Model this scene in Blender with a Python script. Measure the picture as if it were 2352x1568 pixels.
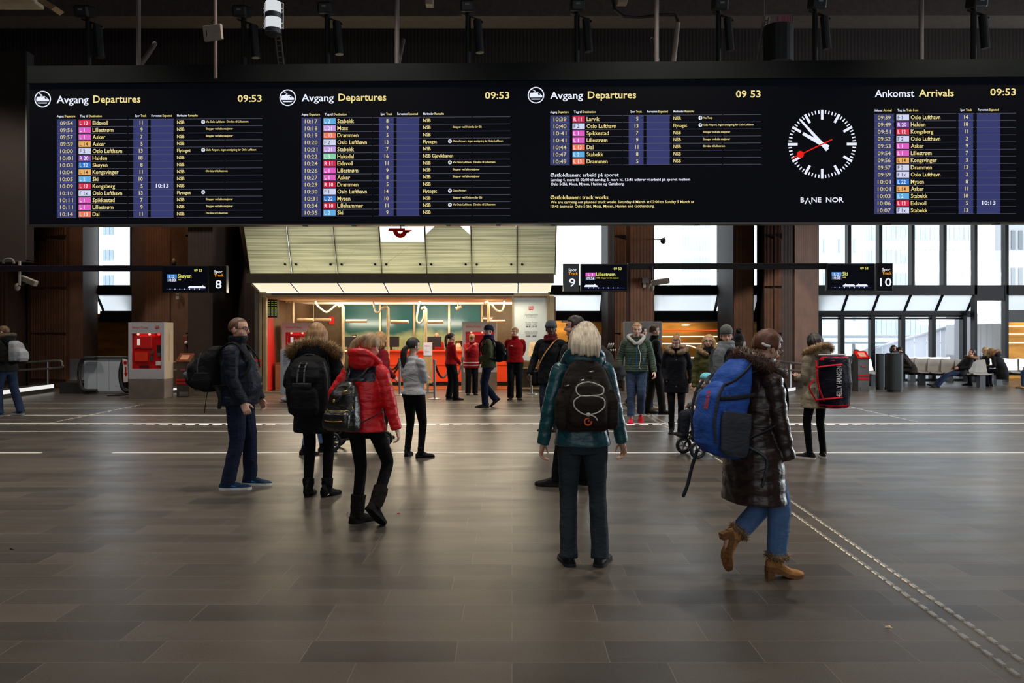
import bpy, bmesh, math, random
import numpy as np
from mathutils import Vector, Matrix, Euler
R = math.radians
SC = bpy.context.scene
COL = SC.collection
for o in list(bpy.data.objects): bpy.data.objects.remove(o)

# ---------------------------------------------------------------- camera
F, CX, HZ, EYE = 1829.0, 1176.0, 765.0, 1.65      # focal length in pixels of the 2352 px frame, centre column, horizon row, eye height
cam_d = bpy.data.cameras.new('camera'); cam = bpy.data.objects.new('camera', cam_d); COL.objects.link(cam)
cam.location = (0, 0, EYE); cam.rotation_euler = (R(90), 0, 0)
cam_d.sensor_width = 36.0; cam_d.lens = 36.0 * F / 2352.0
cam_d.shift_y = -(784.0 - HZ) / 2352.0
cam_d.clip_end = 600
SC.camera = cam
cam_d.dof.use_dof = False

# ---------------------------------------------------------------- sky, lamps, exposure
SC.view_settings.view_transform = 'Standard'; SC.view_settings.look = 'None'
SC.view_settings.exposure = 0.0; SC.view_settings.gamma = 1.0
SC.cycles.use_denoising = True
SC.cycles.max_bounces = 8; SC.cycles.diffuse_bounces = 4; SC.cycles.glossy_bounces = 4; SC.cycles.transparent_max_bounces = 16
SC.cycles.sample_clamp_indirect = 4.0
SC.cycles.caustics_reflective = False; SC.cycles.caustics_refractive = False
wd = bpy.data.worlds.new('overcast'); SC.world = wd; wd.use_nodes = True
bg = wd.node_tree.nodes['Background']; bg.inputs[0].default_value = (0.90, 0.96, 1.0, 1); bg.inputs[1].default_value = 3.6
def lamp(name, kind, loc, power, color=(1, 1, 1), size=1.0, size_y=None, target=None, spot=None, blend=0.6):
    l = bpy.data.lights.new(name, kind); l.energy = power; l.color = color
    if kind == 'AREA':
        l.size = size
        if size_y: l.shape = 'RECTANGLE'; l.size_y = size_y
    elif kind in ('POINT', 'SPOT'):
        l.shadow_soft_size = size
    if kind == 'SPOT': l.spot_size = R(spot or 60); l.spot_blend = blend
    o = bpy.data.objects.new(name, l); COL.objects.link(o); o.location = loc
    if target is not None:
        o.rotation_euler = (Vector(target) - Vector(loc)).to_track_quat('-Z', 'Y').to_euler()
    return o
# hall downlights in the ceiling above the concourse (two rows) and over the board
HALL = 150.0
for lx in (-9.0, -3.0, 3.0, 9.0):
    for ly in (3.6, 8.8, 13.2):
        lamp('hall_downlight', 'SPOT', (lx, ly, 9.8), HALL * (3.6 if ly < 5 else 8.6 if ly < 10 else 7.0), (1.0, 0.93, 0.84), 0.22, spot=98, blend=0.8, target=(lx, ly, 0))
for lx in (-14.5, -8.5, 2.6, 6.0, 9.0, 13.5):
    lamp('hall_downlight', 'SPOT', (lx, 18.2, 9.3), HALL * 6.5, (1.0, 0.90, 0.78), 0.3, spot=100, target=(lx, 21.5, 0))
for lx, ly in ((-12.2, 22.9), (-9.6, 23.0), (3.2, 22.9)):          # warm wall washers over the ribbed pillars
    lamp('wall_washer', 'SPOT', (lx, ly, 7.5), 260, (1.0, 0.66, 0.38), 0.1, spot=70, target=(lx, 24.1, 3.6))
# broad fill lamp added under the closed ceiling behind the photographer
lamp('roof_fill', 'AREA', (2, -7, 9.6), 240, (0.92, 0.96, 1.0), 14, 5, target=(2, 2, 0))
# daylight through the tall glass wall on the east side of the concourse
lamp('daylight', 'AREA', (20.5, 17.0, 4.2), 1600, (0.86, 0.93, 1.0), 9, 4.5, target=(8, 15.5, 0.0))
# low fill lamp added behind the photographer to light people's backs
lamp('back_fill', 'AREA', (0, -11.7, 4.2), 480, (0.90, 0.95, 1.0), 18, 4, target=(0, 8, 2.2))
# ticket office lamps and added fill
for lx in (-5.2, -2.6, 0.0):
    lamp('office_lamp', 'AREA', (lx, 24.2, 2.62), 80, (1.0, 0.86, 0.64), 1.6, 1.0, target=(lx, 24.2, 0))
    lamp('office_fill', 'AREA', (lx, 26.2, 2.0), 60, (1.0, 0.90, 0.70), 1.6, 0.3, target=(lx, 26.6, 3.0))  # upward fill added to brighten the office ceiling and mural, not a fitting
for lx in (-5.4, -2.8, -0.4):
    lamp('front_lamp', 'AREA', (lx, 21.4, 2.70), 60, (1.0, 0.85, 0.62), 2.0, 0.5, target=(lx, 20.6, 0))
for lx in (-5.6, -3.0, -0.5):
    lamp('canopy_lamp', 'AREA', (lx, 22.3, 3.3), 48, (1.0, 0.88, 0.58), 2.2, 0.35, target=(lx, 21.2, 4.2))

# ---------------------------------------------------------------- pixel to place
def wx(px, d): return (px - CX) / F * d
def wz(py, d): return EYE + (HZ - py) / F * d
def W(px, py, d): return Vector((wx(px, d), d, wz(py, d)))

# ---------------------------------------------------------------- materials
def lin(c):
    out = []
    for v in c:
        v = v / 255.0
        out.append(v / 12.92 if v <= 0.04045 else ((v + 0.055) / 1.055) ** 2.4)
    return out
MATS = {}
def mat(name, rgb, rough=0.6, metal=0.0, var=0.12, scale=8.0, bump=0.0, bscale=60.0, stretch=(1, 1, 1), emit=0.0, spec=0.5, sheen=0.0, rib=None, detail=4.0, coat=0.0, fold=0.0):
    if name in MATS: return MATS[name]
    m = bpy.data.materials.new(name); m.use_nodes = True
    nt = m.node_tree; N = nt.nodes; L = nt.links
    b = N['Principled BSDF']
    c = lin(rgb)
    b.inputs['Roughness'].default_value = rough; b.inputs['Metallic'].default_value = metal
    b.inputs['Specular IOR Level'].default_value = spec
    if sheen: b.inputs['Sheen Weight'].default_value = sheen; b.inputs['Sheen Roughness'].default_value = 0.5
    if coat: b.inputs['Coat Weight'].default_value = coat; b.inputs['Coat Roughness'].default_value = 0.25
    tc = N.new('ShaderNodeTexCoord'); mp = N.new('ShaderNodeMapping'); mp.inputs['Scale'].default_value = stretch
    L.new(tc.outputs['Object'], mp.inputs['Vector'])
    nz = N.new('ShaderNodeTexNoise'); nz.inputs['Scale'].default_value = scale; nz.inputs['Detail'].default_value = detail
    L.new(mp.outputs[0], nz.inputs['Vector'])
    rp = N.new('ShaderNodeValToRGB')
    rp.color_ramp.elements[0].position = 0.3; rp.color_ramp.elements[1].position = 0.7
    rp.color_ramp.elements[0].color = [max(0, v * (1 - var)) for v in c] + [1]
    rp.color_ramp.elements[1].color = [min(1, v * (1 + var)) for v in c] + [1]
    L.new(nz.outputs['Fac'], rp.inputs[0]); L.new(rp.outputs[0], b.inputs['Base Color'])
    if emit:
        b.inputs['Emission Color'].default_value = c + [1]; b.inputs['Emission Strength'].default_value = emit
    h = None
    if bump:
        n2 = N.new('ShaderNodeTexNoise'); n2.inputs['Scale'].default_value = bscale; n2.inputs['Detail'].default_value = 3
        L.new(mp.outputs[0], n2.inputs['Vector']); h = n2.outputs['Fac']
    if rib:                                             # vertical ribs cast into the concrete
        wv = N.new('ShaderNodeTexWave'); wv.inputs['Scale'].default_value = rib; wv.inputs['Distortion'].default_value = 0.4
        L.new(tc.outputs['Object'], wv.inputs['Vector'])
        if h is None: h = wv.outputs['Fac']
        else:
            ad = N.new('ShaderNodeMath'); ad.operation = 'ADD'; L.new(h, ad.inputs[0]); L.new(wv.outputs['Fac'], ad.inputs[1]); h = ad.outputs[0]
    if fold:                                            # soft creases of cloth
        n3 = N.new('ShaderNodeTexNoise'); n3.inputs['Scale'].default_value = fold; n3.inputs['Detail'].default_value = 1; n3.inputs['Distortion'].default_value = 1.1
        m3 = N.new('ShaderNodeMapping'); m3.inputs['Scale'].default_value = (1, 1, 2.4); L.new(tc.outputs['Object'], m3.inputs[0]); L.new(m3.outputs[0], n3.inputs['Vector'])
        b3 = N.new('ShaderNodeBump'); b3.inputs['Strength'].default_value = 0.3; b3.inputs['Distance'].default_value = 0.03; L.new(n3.outputs['Fac'], b3.inputs['Height'])
    if h is not None:
        bp = N.new('ShaderNodeBump')
        if fold: L.new(b3.outputs[0], bp.inputs['Normal'])
        bp.inputs['Strength'].default_value = bump or 0.5; bp.inputs['Distance'].default_value = 0.02 if rib else 0.008 if bscale < 100 else 0.003
        L.new(h, bp.inputs['Height']); L.new(bp.outputs[0], b.inputs['Normal'])
    MATS[name] = m
    return m
def glow(name, rgb, strength=1.0):
    if name in MATS: return MATS[name]
    m = bpy.data.materials.new(name); m.use_nodes = True; nt = m.node_tree; b = nt.nodes['Principled BSDF']
    c = lin(rgb)
    b.inputs['Base Color'].default_value = (0.004, 0.004, 0.004, 1); b.inputs['Roughness'].default_value = 0.5; b.inputs['Specular IOR Level'].default_value = 0.03
    b.inputs['Emission Color'].default_value = c + [1]; b.inputs['Emission Strength'].default_value = strength
    MATS[name] = m; return m
def glass(name, tint=(1, 1, 1), gloss=0.06, rough=0.02, dens=0.0):
    if name in MATS: return MATS[name]
    m = bpy.data.materials.new(name); m.use_nodes = True; nt = m.node_tree; N = nt.nodes; L = nt.links
    for n in list(N): N.remove(n)
    out = N.new('ShaderNodeOutputMaterial'); t = N.new('ShaderNodeBsdfTransparent'); t.inputs[0].default_value = (*tint, 1)
    g = N.new('ShaderNodeBsdfGlossy'); g.inputs['Roughness'].default_value = rough
    mx = N.new('ShaderNodeMixShader'); mx.inputs[0].default_value = gloss
    L.new(t.outputs[0], mx.inputs[1]); L.new(g.outputs[0], mx.inputs[2])
    L.new(mx.outputs[0], out.inputs[0]); MATS[name] = m; return m

def milk_glass(name):
    m = bpy.data.materials.new(name); m.use_nodes = True; nt = m.node_tree; N = nt.nodes
    for n in list(N): N.remove(n)
    out = N.new('ShaderNodeOutputMaterial'); t = N.new('ShaderNodeBsdfTranslucent'); t.inputs[0].default_value = (0.86, 0.88, 0.9, 1); p = N.new('ShaderNodeBsdfTransparent'); mx = N.new('ShaderNodeMixShader'); mx.inputs[0].default_value = 0.25
    nt.links.new(t.outputs[0], mx.inputs[1]); nt.links.new(p.outputs[0], mx.inputs[2]); nt.links.new(mx.outputs[0], out.inputs[0]); return m
# ---------------------------------------------------------------- mesh builder
class MB:
    def __init__(s): s.v = []; s.f = []; s.mi = []; s.m = 0
    def add(s, verts, faces):
        b = len(s.v); s.v.extend([tuple(v) for v in verts]); s.f.extend([tuple(i + b for i in f) for f in faces]); s.mi.extend([s.m] * len(faces))
        return s
    def box(s, x0, x1, y0, y1, z0, z1):
        s.add([(x, y, z) for z in (z0, z1) for y in (y0, y1) for x in (x0, x1)],
              [(0, 2, 3, 1), (4, 5, 7, 6), (0, 1, 5, 4), (2, 6, 7, 3), (0, 4, 6, 2), (1, 3, 7, 5)]); return s
    def obox(s, M, sx, sy, sz):                    # box centred on matrix M
        vs = [M @ Vector((x * sx / 2, y * sy / 2, z * sz / 2)) for z in (-1, 1) for y in (-1, 1) for x in (-1, 1)]
        s.add(vs, [(0, 2, 3, 1), (4, 5, 7, 6), (0, 1, 5, 4), (2, 6, 7, 3), (0, 4, 6, 2), (1, 3, 7, 5)]); return s
    def prism(s, poly, z0, z1):                    # plan polygon (x, y) raised from z0 to z1
        n = len(poly); s.add([(x, y, z0) for x, y in poly] + [(x, y, z1) for x, y in poly],
              [tuple(range(n))[::-1], tuple(range(n, 2 * n))] + [(i, (i + 1) % n, n + (i + 1) % n, n + i) for i in range(n)]); return s
    def slab(s, quad, n, t):                       # planar polygon thickened by t along n
        q = [Vector(p) for p in quad]; n = Vector(n).normalized() * t; k = len(q)
        s.add(q + [p + n for p in q], [tuple(range(k)), tuple(range(k, 2 * k))[::-1]] + [(i, k + i, k + (i + 1) % k, (i + 1) % k) for i in range(k)]); return s
    def ring_loft(s, rings, cap=True):
        n = len(rings[0]); b = []
        for r in rings: b.extend(r)
        fs = []
        for i in range(len(rings) - 1):
            for j in range(n):
                k = (j + 1) % n; fs.append((i * n + j, i * n + k, (i + 1) * n + k, (i + 1) * n + j))
        if cap:
            fs.append(tuple(range(n))[::-1]); fs.append(tuple((len(rings) - 1) * n + j for j in range(n)))
        s.add(b, fs); return s
    def tube(s, pts, rad, n=10, ref=None, rnd=False, close=False):
        pts = [Vector(p) for p in pts]; k = len(pts)
        if not isinstance(rad, list): rad = [rad] * k
        rad = [(r, r) if not isinstance(r, (list, tuple)) else r for r in rad]
        tans = []
        for i in range(k):
            if close: t = pts[(i + 1) % k] - pts[i - 1]
            else: t = pts[min(i + 1, k - 1)] - pts[max(i - 1, 0)]
            tans.append(t.normalized() if t.length > 1e-9 else Vector((0, 0, 1)))
        u = Vector(ref) if ref is not None else (Vector((1, 0, 0)) if abs(tans[0].x) < 0.8 else Vector((0, 1, 0)))
        rings = []
        for i in range(k):
            t = tans[i]; u = (u - t * u.dot(t))
            u = u.normalized() if u.length > 1e-6 else t.orthogonal().normalized()
            w = t.cross(u)
            rings.append([pts[i] + u * math.cos(2 * math.pi * j / n) * rad[i][0] + w * math.sin(2 * math.pi * j / n) * rad[i][1] for j in range(n)])
        if rnd and not close:                      # rounded ends
            def capr(c, t, ring):
                return [[c + (p - c) * math.cos(a) + t * math.sin(a) * (ring[0] - c).length for p in ring] for a in (0.45, 0.9, 1.25)]
            rings = capr(pts[0], -tans[0], rings[0])[::-1] + rings + capr(pts[-1], tans[-1], rings[-1])
        if close: rings.append(rings[0])
        s.ring_loft(rings, cap=not close); return s
    def cyl(s, a, b, r, n=16, r2=None): return s.tube([a, b], [r, r if r2 is None else r2], n)
    def ell(s, c, r, M=None, nu=20, nv=12):
        c = Vector(c); vs = []; fs = []
        for i in range(nv + 1):
            th = math.pi * i / nv
            for j in range(nu):
                ph = 2 * math.pi * j / nu
                p = Vector((r[0] * math.sin(th) * math.cos(ph), r[1] * math.sin(th) * math.sin(ph), r[2] * math.cos(th)))
                vs.append(c + (M @ p if M is not None else p))
        for i in range(nv):
            for j in range(nu):
                k = (j + 1) % nu; fs.append((i * nu + j, (i + 1) * nu + j, (i + 1) * nu + k, i * nu + k))
        s.add(vs, fs); return s
    def xf(s, fn): s.v = [tuple(fn(Vector(p))) for p in s.v]; return s
    def mesh(s, name, mats, smooth=False):
        me = bpy.data.meshes.new(name); me.from_pydata(s.v, [], s.f)
        for m in (mats if isinstance(mats, (list, tuple)) else [mats]): me.materials.append(m)
        if any(s.mi): me.polygons.foreach_set('material_index', s.mi)
        if smooth: me.polygons.foreach_set('use_smooth', [True] * len(s.f))
        me.update()
        bm = bmesh.new(); bm.from_mesh(me); bmesh.ops.recalc_face_normals(bm, faces=bm.faces); bm.to_mesh(me); bm.free()
        return me
def link(me, name, parent=None):
    o = bpy.data.objects.new(name, me); COL.objects.link(o)
    if parent is not None: o.parent = parent
    return o
WORLD_M = {}
def wm(root):
    if root is None: return Matrix.Identity(4)
    return WORLD_M.get(root.name, Matrix.Identity(4))
def part(name, mb, mats, parent=None, smooth=False, bevel=0.0, local=False, label=None):
    """links what mb holds (world coordinates) as one mesh object under parent"""
    if parent is not None and not local:
        Mi = wm(parent).inverted(); mb.xf(lambda p: Mi @ p)
    o = link(mb.mesh(name, mats, smooth), name, parent)
    if parent is not None: WORLD_M[o.name] = wm(parent).copy()
    if bevel:
        b = o.modifiers.new('bevel', 'BEVEL'); b.width = bevel; b.segments = 2; b.limit_method = 'ANGLE'
    if label: o['label'] = label
    return o
def tag(o, label=None, cat=None, group=None, kind=None):
    if label: o['label'] = label
    if cat: o['category'] = cat
    if group: o['group'] = group
    if kind: o['kind'] = kind
    return o
def thing(name, label, cat, loc=(0, 0, 0), rz=0.0, group=None):
    o = bpy.data.objects.new(name, None); COL.objects.link(o); o.empty_display_size = 0.1
    o.location = loc; o.rotation_euler = (0, 0, rz)
    WORLD_M[o.name] = Matrix.Translation(Vector(loc)) @ Matrix.Rotation(rz, 4, 'Z')
    return tag(o, label, cat, group)
def struct(name, mb, m, smooth=False, bevel=0.0, parent=None, label=None):
    o = part(name, mb, m, parent, smooth, bevel)
    if parent is None: o['kind'] = 'structure'
    if label: o['label'] = label
    return o
def copy_tree(o, parent=None):
    c = o.copy(); COL.objects.link(c)
    if parent is not None: c.parent = parent
    for ch in [x for x in bpy.data.objects if x.parent == o]: copy_tree(ch, c)
    return c

# ---------------------------------------------------------------- lettering
_TX = {}
def glyphs(s, bold=0.0):
    k = (s, bold)
    if k not in _TX:
        cu = bpy.data.curves.new('t', 'FONT'); cu.body = s; cu.size = 1.0; cu.offset = bold; cu.resolution_u = 2
        o = bpy.data.objects.new('t', cu); COL.objects.link(o)
        me = bpy.data.meshes.new_from_object(o.evaluated_get(bpy.context.evaluated_depsgraph_get()))
        vs = [tuple(v.co) for v in me.vertices]; fs = [tuple(p.vertices) for p in me.polygons]
        bpy.data.objects.remove(o); bpy.data.curves.remove(cu); bpy.data.meshes.remove(me)
        _TX[k] = (vs, fs)
    return _TX[k]
CAPH = 0.70
def text(mb, s, place, x0, x1, base, cap, bold=0.012, align='l'):
    """letters s from x0 (to x1 when given) on a baseline, cap height cap; place(x, y) turns sheet coordinates into a point"""
    vs, fs = glyphs(s, bold)
    if not vs: return
    a = min(v[0] for v in vs); b = max(v[0] for v in vs)
    k = cap / CAPH; kx = k if x1 is None else (x1 - x0) / max(1e-6, b - a)
    if x1 is None:
        kx = k * 0.9
        if align == 'r': x0 = x0 - (b - a) * kx
        elif align == 'c': x0 = x0 - (b - a) * kx / 2
    mb.add([place(x0 + (v[0] - a) * kx, base - v[1] * k) for v in vs], fs)

def spline(p, n):
    out = []; p = [Vector(q) for q in p]
    for i in range(len(p) - 1):
        a, b, c, e = p[max(i - 1, 0)], p[i], p[i + 1], p[min(i + 2, len(p) - 1)]
        for k in range(n):
            t = k / n; out.append(0.5 * ((2 * b) + (c - a) * t + (2 * a - 5 * b + 4 * c - e) * t * t + (3 * b - a - 3 * c + e) * t ** 3))
    return out + [p[-1]]
# ================================================================ THE SETTING
def stone_floor():
    m = bpy.data.materials.new('stone_floor'); m.use_nodes = True; nt = m.node_tree; N = nt.nodes; L = nt.links
    b = N['Principled BSDF']; tc = N.new('ShaderNodeTexCoord')
    br = N.new('ShaderNodeTexBrick'); br.offset = 0.37; br.offset_frequency = 2; br.squash = 1.35; br.squash_frequency = 3
    br.inputs['Scale'].default_value = 1.0; br.inputs['Brick Width'].default_value = 0.78; br.inputs['Row Height'].default_value = 0.285
    br.inputs['Mortar Size'].default_value = 0.0022; br.inputs['Mortar Smooth'].default_value = 0.2; br.inputs['Bias'].default_value = -0.1
    br.inputs['Color1'].default_value = lin((84, 77, 68)) + [1]; br.inputs['Color2'].default_value = lin((62, 57, 53)) + [1]
    br.inputs['Mortar'].default_value = lin((112, 104, 95)) + [1]
    L.new(tc.outputs['Object'], br.inputs['Vector'])
    n1 = N.new('ShaderNodeTexNoise'); n1.inputs['Scale'].default_value = 0.55; n1.inputs['Detail'].default_value = 6
    n2 = N.new('ShaderNodeTexNoise'); n2.inputs['Scale'].default_value = 90; n2.inputs['Detail'].default_value = 3
    L.new(tc.outputs['Object'], n1.inputs['Vector']); L.new(tc.outputs['Object'], n2.inputs['Vector'])
    r1 = N.new('ShaderNodeMapRange'); r1.inputs[1].default_value = 0.3; r1.inputs[2].default_value = 0.7; r1.inputs[3].default_value = 0.90; r1.inputs[4].default_value = 1.10
    r2 = N.new('ShaderNodeMapRange'); r2.inputs[1].default_value = 0.3; r2.inputs[2].default_value = 0.7; r2.inputs[3].default_value = 0.80; r2.inputs[4].default_value = 1.20
    L.new(n1.outputs['Fac'], r1.inputs[0]); L.new(n2.outputs['Fac'], r2.inputs[0])
    mu = N.new('ShaderNodeMath'); mu.operation = 'MULTIPLY'; L.new(r1.outputs[0], mu.inputs[0]); L.new(r2.outputs[0], mu.inputs[1])
    vm = N.new('ShaderNodeVectorMath'); vm.operation = 'SCALE'; L.new(br.outputs['Color'], vm.inputs[0]); L.new(mu.outputs[0], vm.inputs['Scale'])
    L.new(vm.outputs[0], b.inputs['Base Color'])
    n3 = N.new('ShaderNodeTexNoise'); n3.inputs['Scale'].default_value = 2.2; n3.inputs['Detail'].default_value = 6
    mp = N.new('ShaderNodeMapping'); mp.inputs['Scale'].default_value = (0.5, 2.0, 1); L.new(tc.outputs['Object'], mp.inputs[0]); L.new(mp.outputs[0], n3.inputs['Vector'])
    r3 = N.new('ShaderNodeMapRange'); r3.inputs[1].default_value = 0.3; r3.inputs[2].default_value = 0.7; r3.inputs[3].default_value = 0.30; r3.inputs[4].default_value = 0.40
    L.new(n3.outputs['Fac'], r3.inputs[0]); L.new(r3.outputs[0], b.inputs['Roughness'])
    b.inputs['Specular IOR Level'].default_value = 0.5
    bp = N.new('ShaderNodeBump'); bp.inputs['Strength'].default_value = 0.05; bp.inputs['Distance'].default_value = 0.008
    L.new(n2.outputs['Fac'], bp.inputs['Height']); L.new(bp.outputs[0], b.inputs['Normal'])
    return m
M_FLOOR = stone_floor()
struct('floor', MB().box(-34, 34, -12, 36, -0.2, 0), M_FLOOR)
M_CONC = mat('brown_concrete', (84, 56, 40), 0.75, var=0.2, scale=3, bump=0.25, bscale=70)
M_CONC_R = mat('ribbed_brown_concrete', (88, 56, 38), 0.75, var=0.2, scale=3, bump=0.5, bscale=60, rib=3.2)
M_CONC_D = mat('dark_brown_concrete', (52, 36, 30), 0.75, var=0.2, scale=3, bump=0.3, bscale=60, rib=3.2)
M_CONC_B = mat('grey_brown_concrete', (66, 56, 50), 0.8, var=0.2, scale=8, bump=0.5, bscale=50)
M_FRAME = mat('black_window_frame', (12, 13, 15), 0.5, var=0.1, scale=5, spec=0.2)
M_STEEL = mat('brushed_steel', (150, 150, 150), 0.32, 0.9, var=0.06, scale=30)
M_BLACK = mat('black_paint', (14, 14, 16), 0.5, var=0.15, scale=10)
M_MILK = milk_glass('milky_roof_glass'); M_GLASS = glass('window_glass', (0.97, 0.99, 1.0), 0.05)
struct('ceiling', MB().box(-34, 34, -12, 36, 10.55, 10.8), mat('dark_ceiling', (40, 34, 30), 0.9, scale=2, bump=0.3))
struct('wall_west', MB().box(-24.5, -24, -12, 36, 0, 10.6), M_CONC_D)
struct('wall_east', MB().box(24, 24.5, -12, 10.0, 0, 10.6).box(24, 24.5, 10.0, 36, 6.4, 10.6), M_CONC_D)
struct('wall_south', MB().box(-24, 24, -12.5, -12, 0, 10.6), M_CONC_D)
struct('wall_north', MB().box(-24, 24, 22.2, 22.7, 4.95, 10.6), mat('upper_wall_brown', (36, 24, 21), 0.8, var=0.2, scale=3, bump=0.2, bscale=60, rib=3.2))
struct('beam_north', MB().add([], []).box(-24, 24, 19.6, 20.4, 9.45, 9.95), M_CONC_B, bevel=0.02)
# roof beams that show along the top edge of the hall
for i, x in enumerate((-10.6, -7.2, -2.6, 1.9, 6.3)):
    struct('beam_roof' if i == 0 else 'beam_roof.%03d' % i, MB().box(x, x + 0.22, 14.2, 19.6, 9.98, 10.3), mat('pale_beam', (120, 108, 92), 0.7, scale=4))

# floor inlay lines: pale strips set flush in the stone
M_LINE = mat('pale_inlay', (236, 231, 222), 0.5, var=0.08, scale=3)
def yd(py): return F * EYE / (py - HZ)
nline = 0
def inlay(x0, x1, py, w=0.055):
    global nline
    y = yd(py); nline += 1
    struct('floor_line' if nline == 1 else 'floor_line.%03d' % nline, MB().box(x0, x1, y - w / 2, y + w / 2, -0.01, 0.0035), M_LINE)
inlay(-22, wx(95, yd(1040)), 1040); inlay(wx(258, yd(1040)), 22, 1040)
for py in (990.5, 972, 953.5, 937.5, 925.5): inlay(-22, 22, py, 0.06 if py != 972 else 0.075)
# tactile guide strips: a steel channel with raised bars, each strip one piece
M_STUD = mat('steel_guide_bars', (196, 192, 184), 0.28, 0.85, var=0.06, scale=20)
def guide_strip(name, a, b, w=0.030, pitch=0.115, bar=0.085):
    a = Vector((a[0], a[1], 0)); b = Vector((b[0], b[1], 0)); t = (b - a).normalized(); s = Vector((-t.y, t.x, 0)); n = int((b - a).length / pitch)
    mb = MB(); mid = (a + b) / 2; rot = Matrix((t, s, Vector((0, 0, 1)))).transposed().to_4x4()
    mb.obox(Matrix.Translation(mid + Vector((0, 0, 0.0005))) @ rot, (b - a).length, w * 0.15, 0.003)
    for i in range(n):
        c = a + t * (i + 0.5) * pitch; h = bar / 2
        prof = [(-h, 0), (-h * 0.85, 0.007), (h * 0.85, 0.007), (h, 0)]
        mb.ring_loft([[c + t * p[0] + s * (q * w / 2 * (1 if p[1] == 0 else 0.75)) + Vector((0, 0, p[1])) for p in prof] for q in (-1, 1)])
    return struct(name, mb, M_STUD)
g_top = (wx(1600, yd(1003)), yd(1003))
def fl(px, py): d = yd(py); return (wx(px, d), d)
guide_strip('guide_strip', fl(2345, 1556), fl(1640, 1048)); guide_strip('guide_strip.001', fl(2420, 1568), fl(1658, 1040))
guide_strip('guide_strip.002', fl(1640, 1048), fl(1455, 935), pitch=0.23, bar=0.2); guide_strip('guide_strip.003', fl(1658, 1040), fl(1462, 935), pitch=0.23, bar=0.2)
guide_strip('guide_strip.004', (-16, yd(975)), (wx(700, yd(975)), yd(975)), w=0.05, pitch=0.24, bar=0.17)
guide_strip('guide_strip.005', (wx(700, yd(975)), yd(975)), (14, yd(975)), w=0.05, pitch=0.24, bar=0.17)
guide_strip('guide_strip.006', fl(110, 972), fl(330, 928), w=0.05, pitch=0.24, bar=0.17)
guide_strip('guide_strip.007', fl(1935, 930), fl(2120, 972), w=0.05, pitch=0.24, bar=0.17)

# ---------------------------------------------------------------- pillars of the north side (plan traced at eye level, floor to wall)
def pillar(name, plan, z1=10.5, ribs=(), m=None, seams=()):
    """plan: (px, depth) corners; ribs: (px0, px1, d, ztop, zbot) raised ribbed panels on the front"""
    poly = [(wx(px, d), d) for px, d in plan]
    o = struct(name, MB().prism(poly, 0, z1), m or M_CONC, bevel=0.02)
    for (a, b, d0, d1, zs) in ribs:
        for z0, z1_, dz in zs:
            A = Vector((wx(a, d0), d0, 0)); B = Vector((wx(b, d1), d1, 0)); n = Vector((B.y - A.y, A.x - B.x, 0)).normalized()
            if n.y > 0: n = -n
            mb = MB().slab([A + Vector((0, 0, z0)), B + Vector((0, 0, z0 - dz * 0)), B + Vector((0, 0, z1_ - dz)), A + Vector((0, 0, z1_))], n, 0.05)
            part('cladding_panel', mb, M_CONC_R, o, bevel=0.008)
    return o
ZS = [(0.25, 1.62, 0.05), (1.66, 3.0, 0.04), (3.05, 4.55, 0.10), (4.6, 6.2, 0.1)]
pillar('pillar_1', [(64, 24.6), (160, 24.0), (190, 24.0), (225, 26.9), (225, 27.6), (40, 27.6)],
       ribs=[(73, 104, 24.54, 24.35, ZS), (106, 152, 24.34, 24.05, ZS)])
pillar('pillar_2', [(302, 25.6), (334, 24.6), (394, 24.2), (425, 24.0), (480, 24.0), (505, 24.0), (506, 27.6), (302, 27.6)],
       ribs=[(336, 392, 24.58, 24.21, [(0.25, 6.2, 0)]), (427, 478, 24.0, 24.0, ZS)])
pillar('pillar_3', [(537, 25.5), (560, 23.6), (592, 23.4), (600, 27.6), (537, 27.6)], m=M_CONC_D)
pillar('pillar_4', [(1382, 26.6), (1396, 24.4), (1412, 24.1), (1440, 24.0), (1503, 24.0), (1503, 27.6), (1382, 27.6)],
       ribs=[(1413, 1438, 24.1, 24.0, ZS), (1446, 1500, 24.0, 24.0, [(0.25, 6.2, 0)])], m=M_CONC_D)
pillar('pillar_5', [(1648, 26.8), (1684, 24.3), (1731, 24.1), (1731, 27.6), (1648, 27.6)],
       ribs=[(1686, 1729, 24.29, 24.12, [(0.25, 6.2, 0)])], m=M_CONC_D)
pillar('pillar_6', [(1738, 25.6), (1754, 23.8), (1796, 23.6), (1818, 23.6), (1880, 24.6), (1880, 27.6), (1738, 27.6)],
       ribs=[(1756, 1776, 23.78, 23.69, ZS), (1778, 1795, 23.68, 23.6, ZS), (1822, 1876, 23.64, 24.55, [(0.25, 6.2, 0)])], m=M_CONC_D)
pillar('pillar_7', [(-420, 24.4), (-60, 23.4), (20, 23.4), (62, 24.8), (62, 27.6), (-420, 27.6)], m=M_CONC_D,
       ribs=[(-50, 18, 23.4, 23.4, [(0.25, 6.2, 0)])])
# board hung in front of pillar 7: a brown framed panel
bp_ = struct('panel_hanging', MB().box(wx(-160, 22), wx(64, 22), 21.9, 22.15, wz(598, 22), 9.4), mat('panel_dark_brown', (40, 26, 20), 0.75, var=0.15, scale=3))
part('frame', MB().box(wx(64, 22), wx(68, 22), 21.88, 22.2, wz(600, 22), 9.4).box(wx(-160, 22), wx(68, 22), 21.88, 22.2, wz(602, 22), wz(598, 22)), M_STEEL, bp_)

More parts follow.
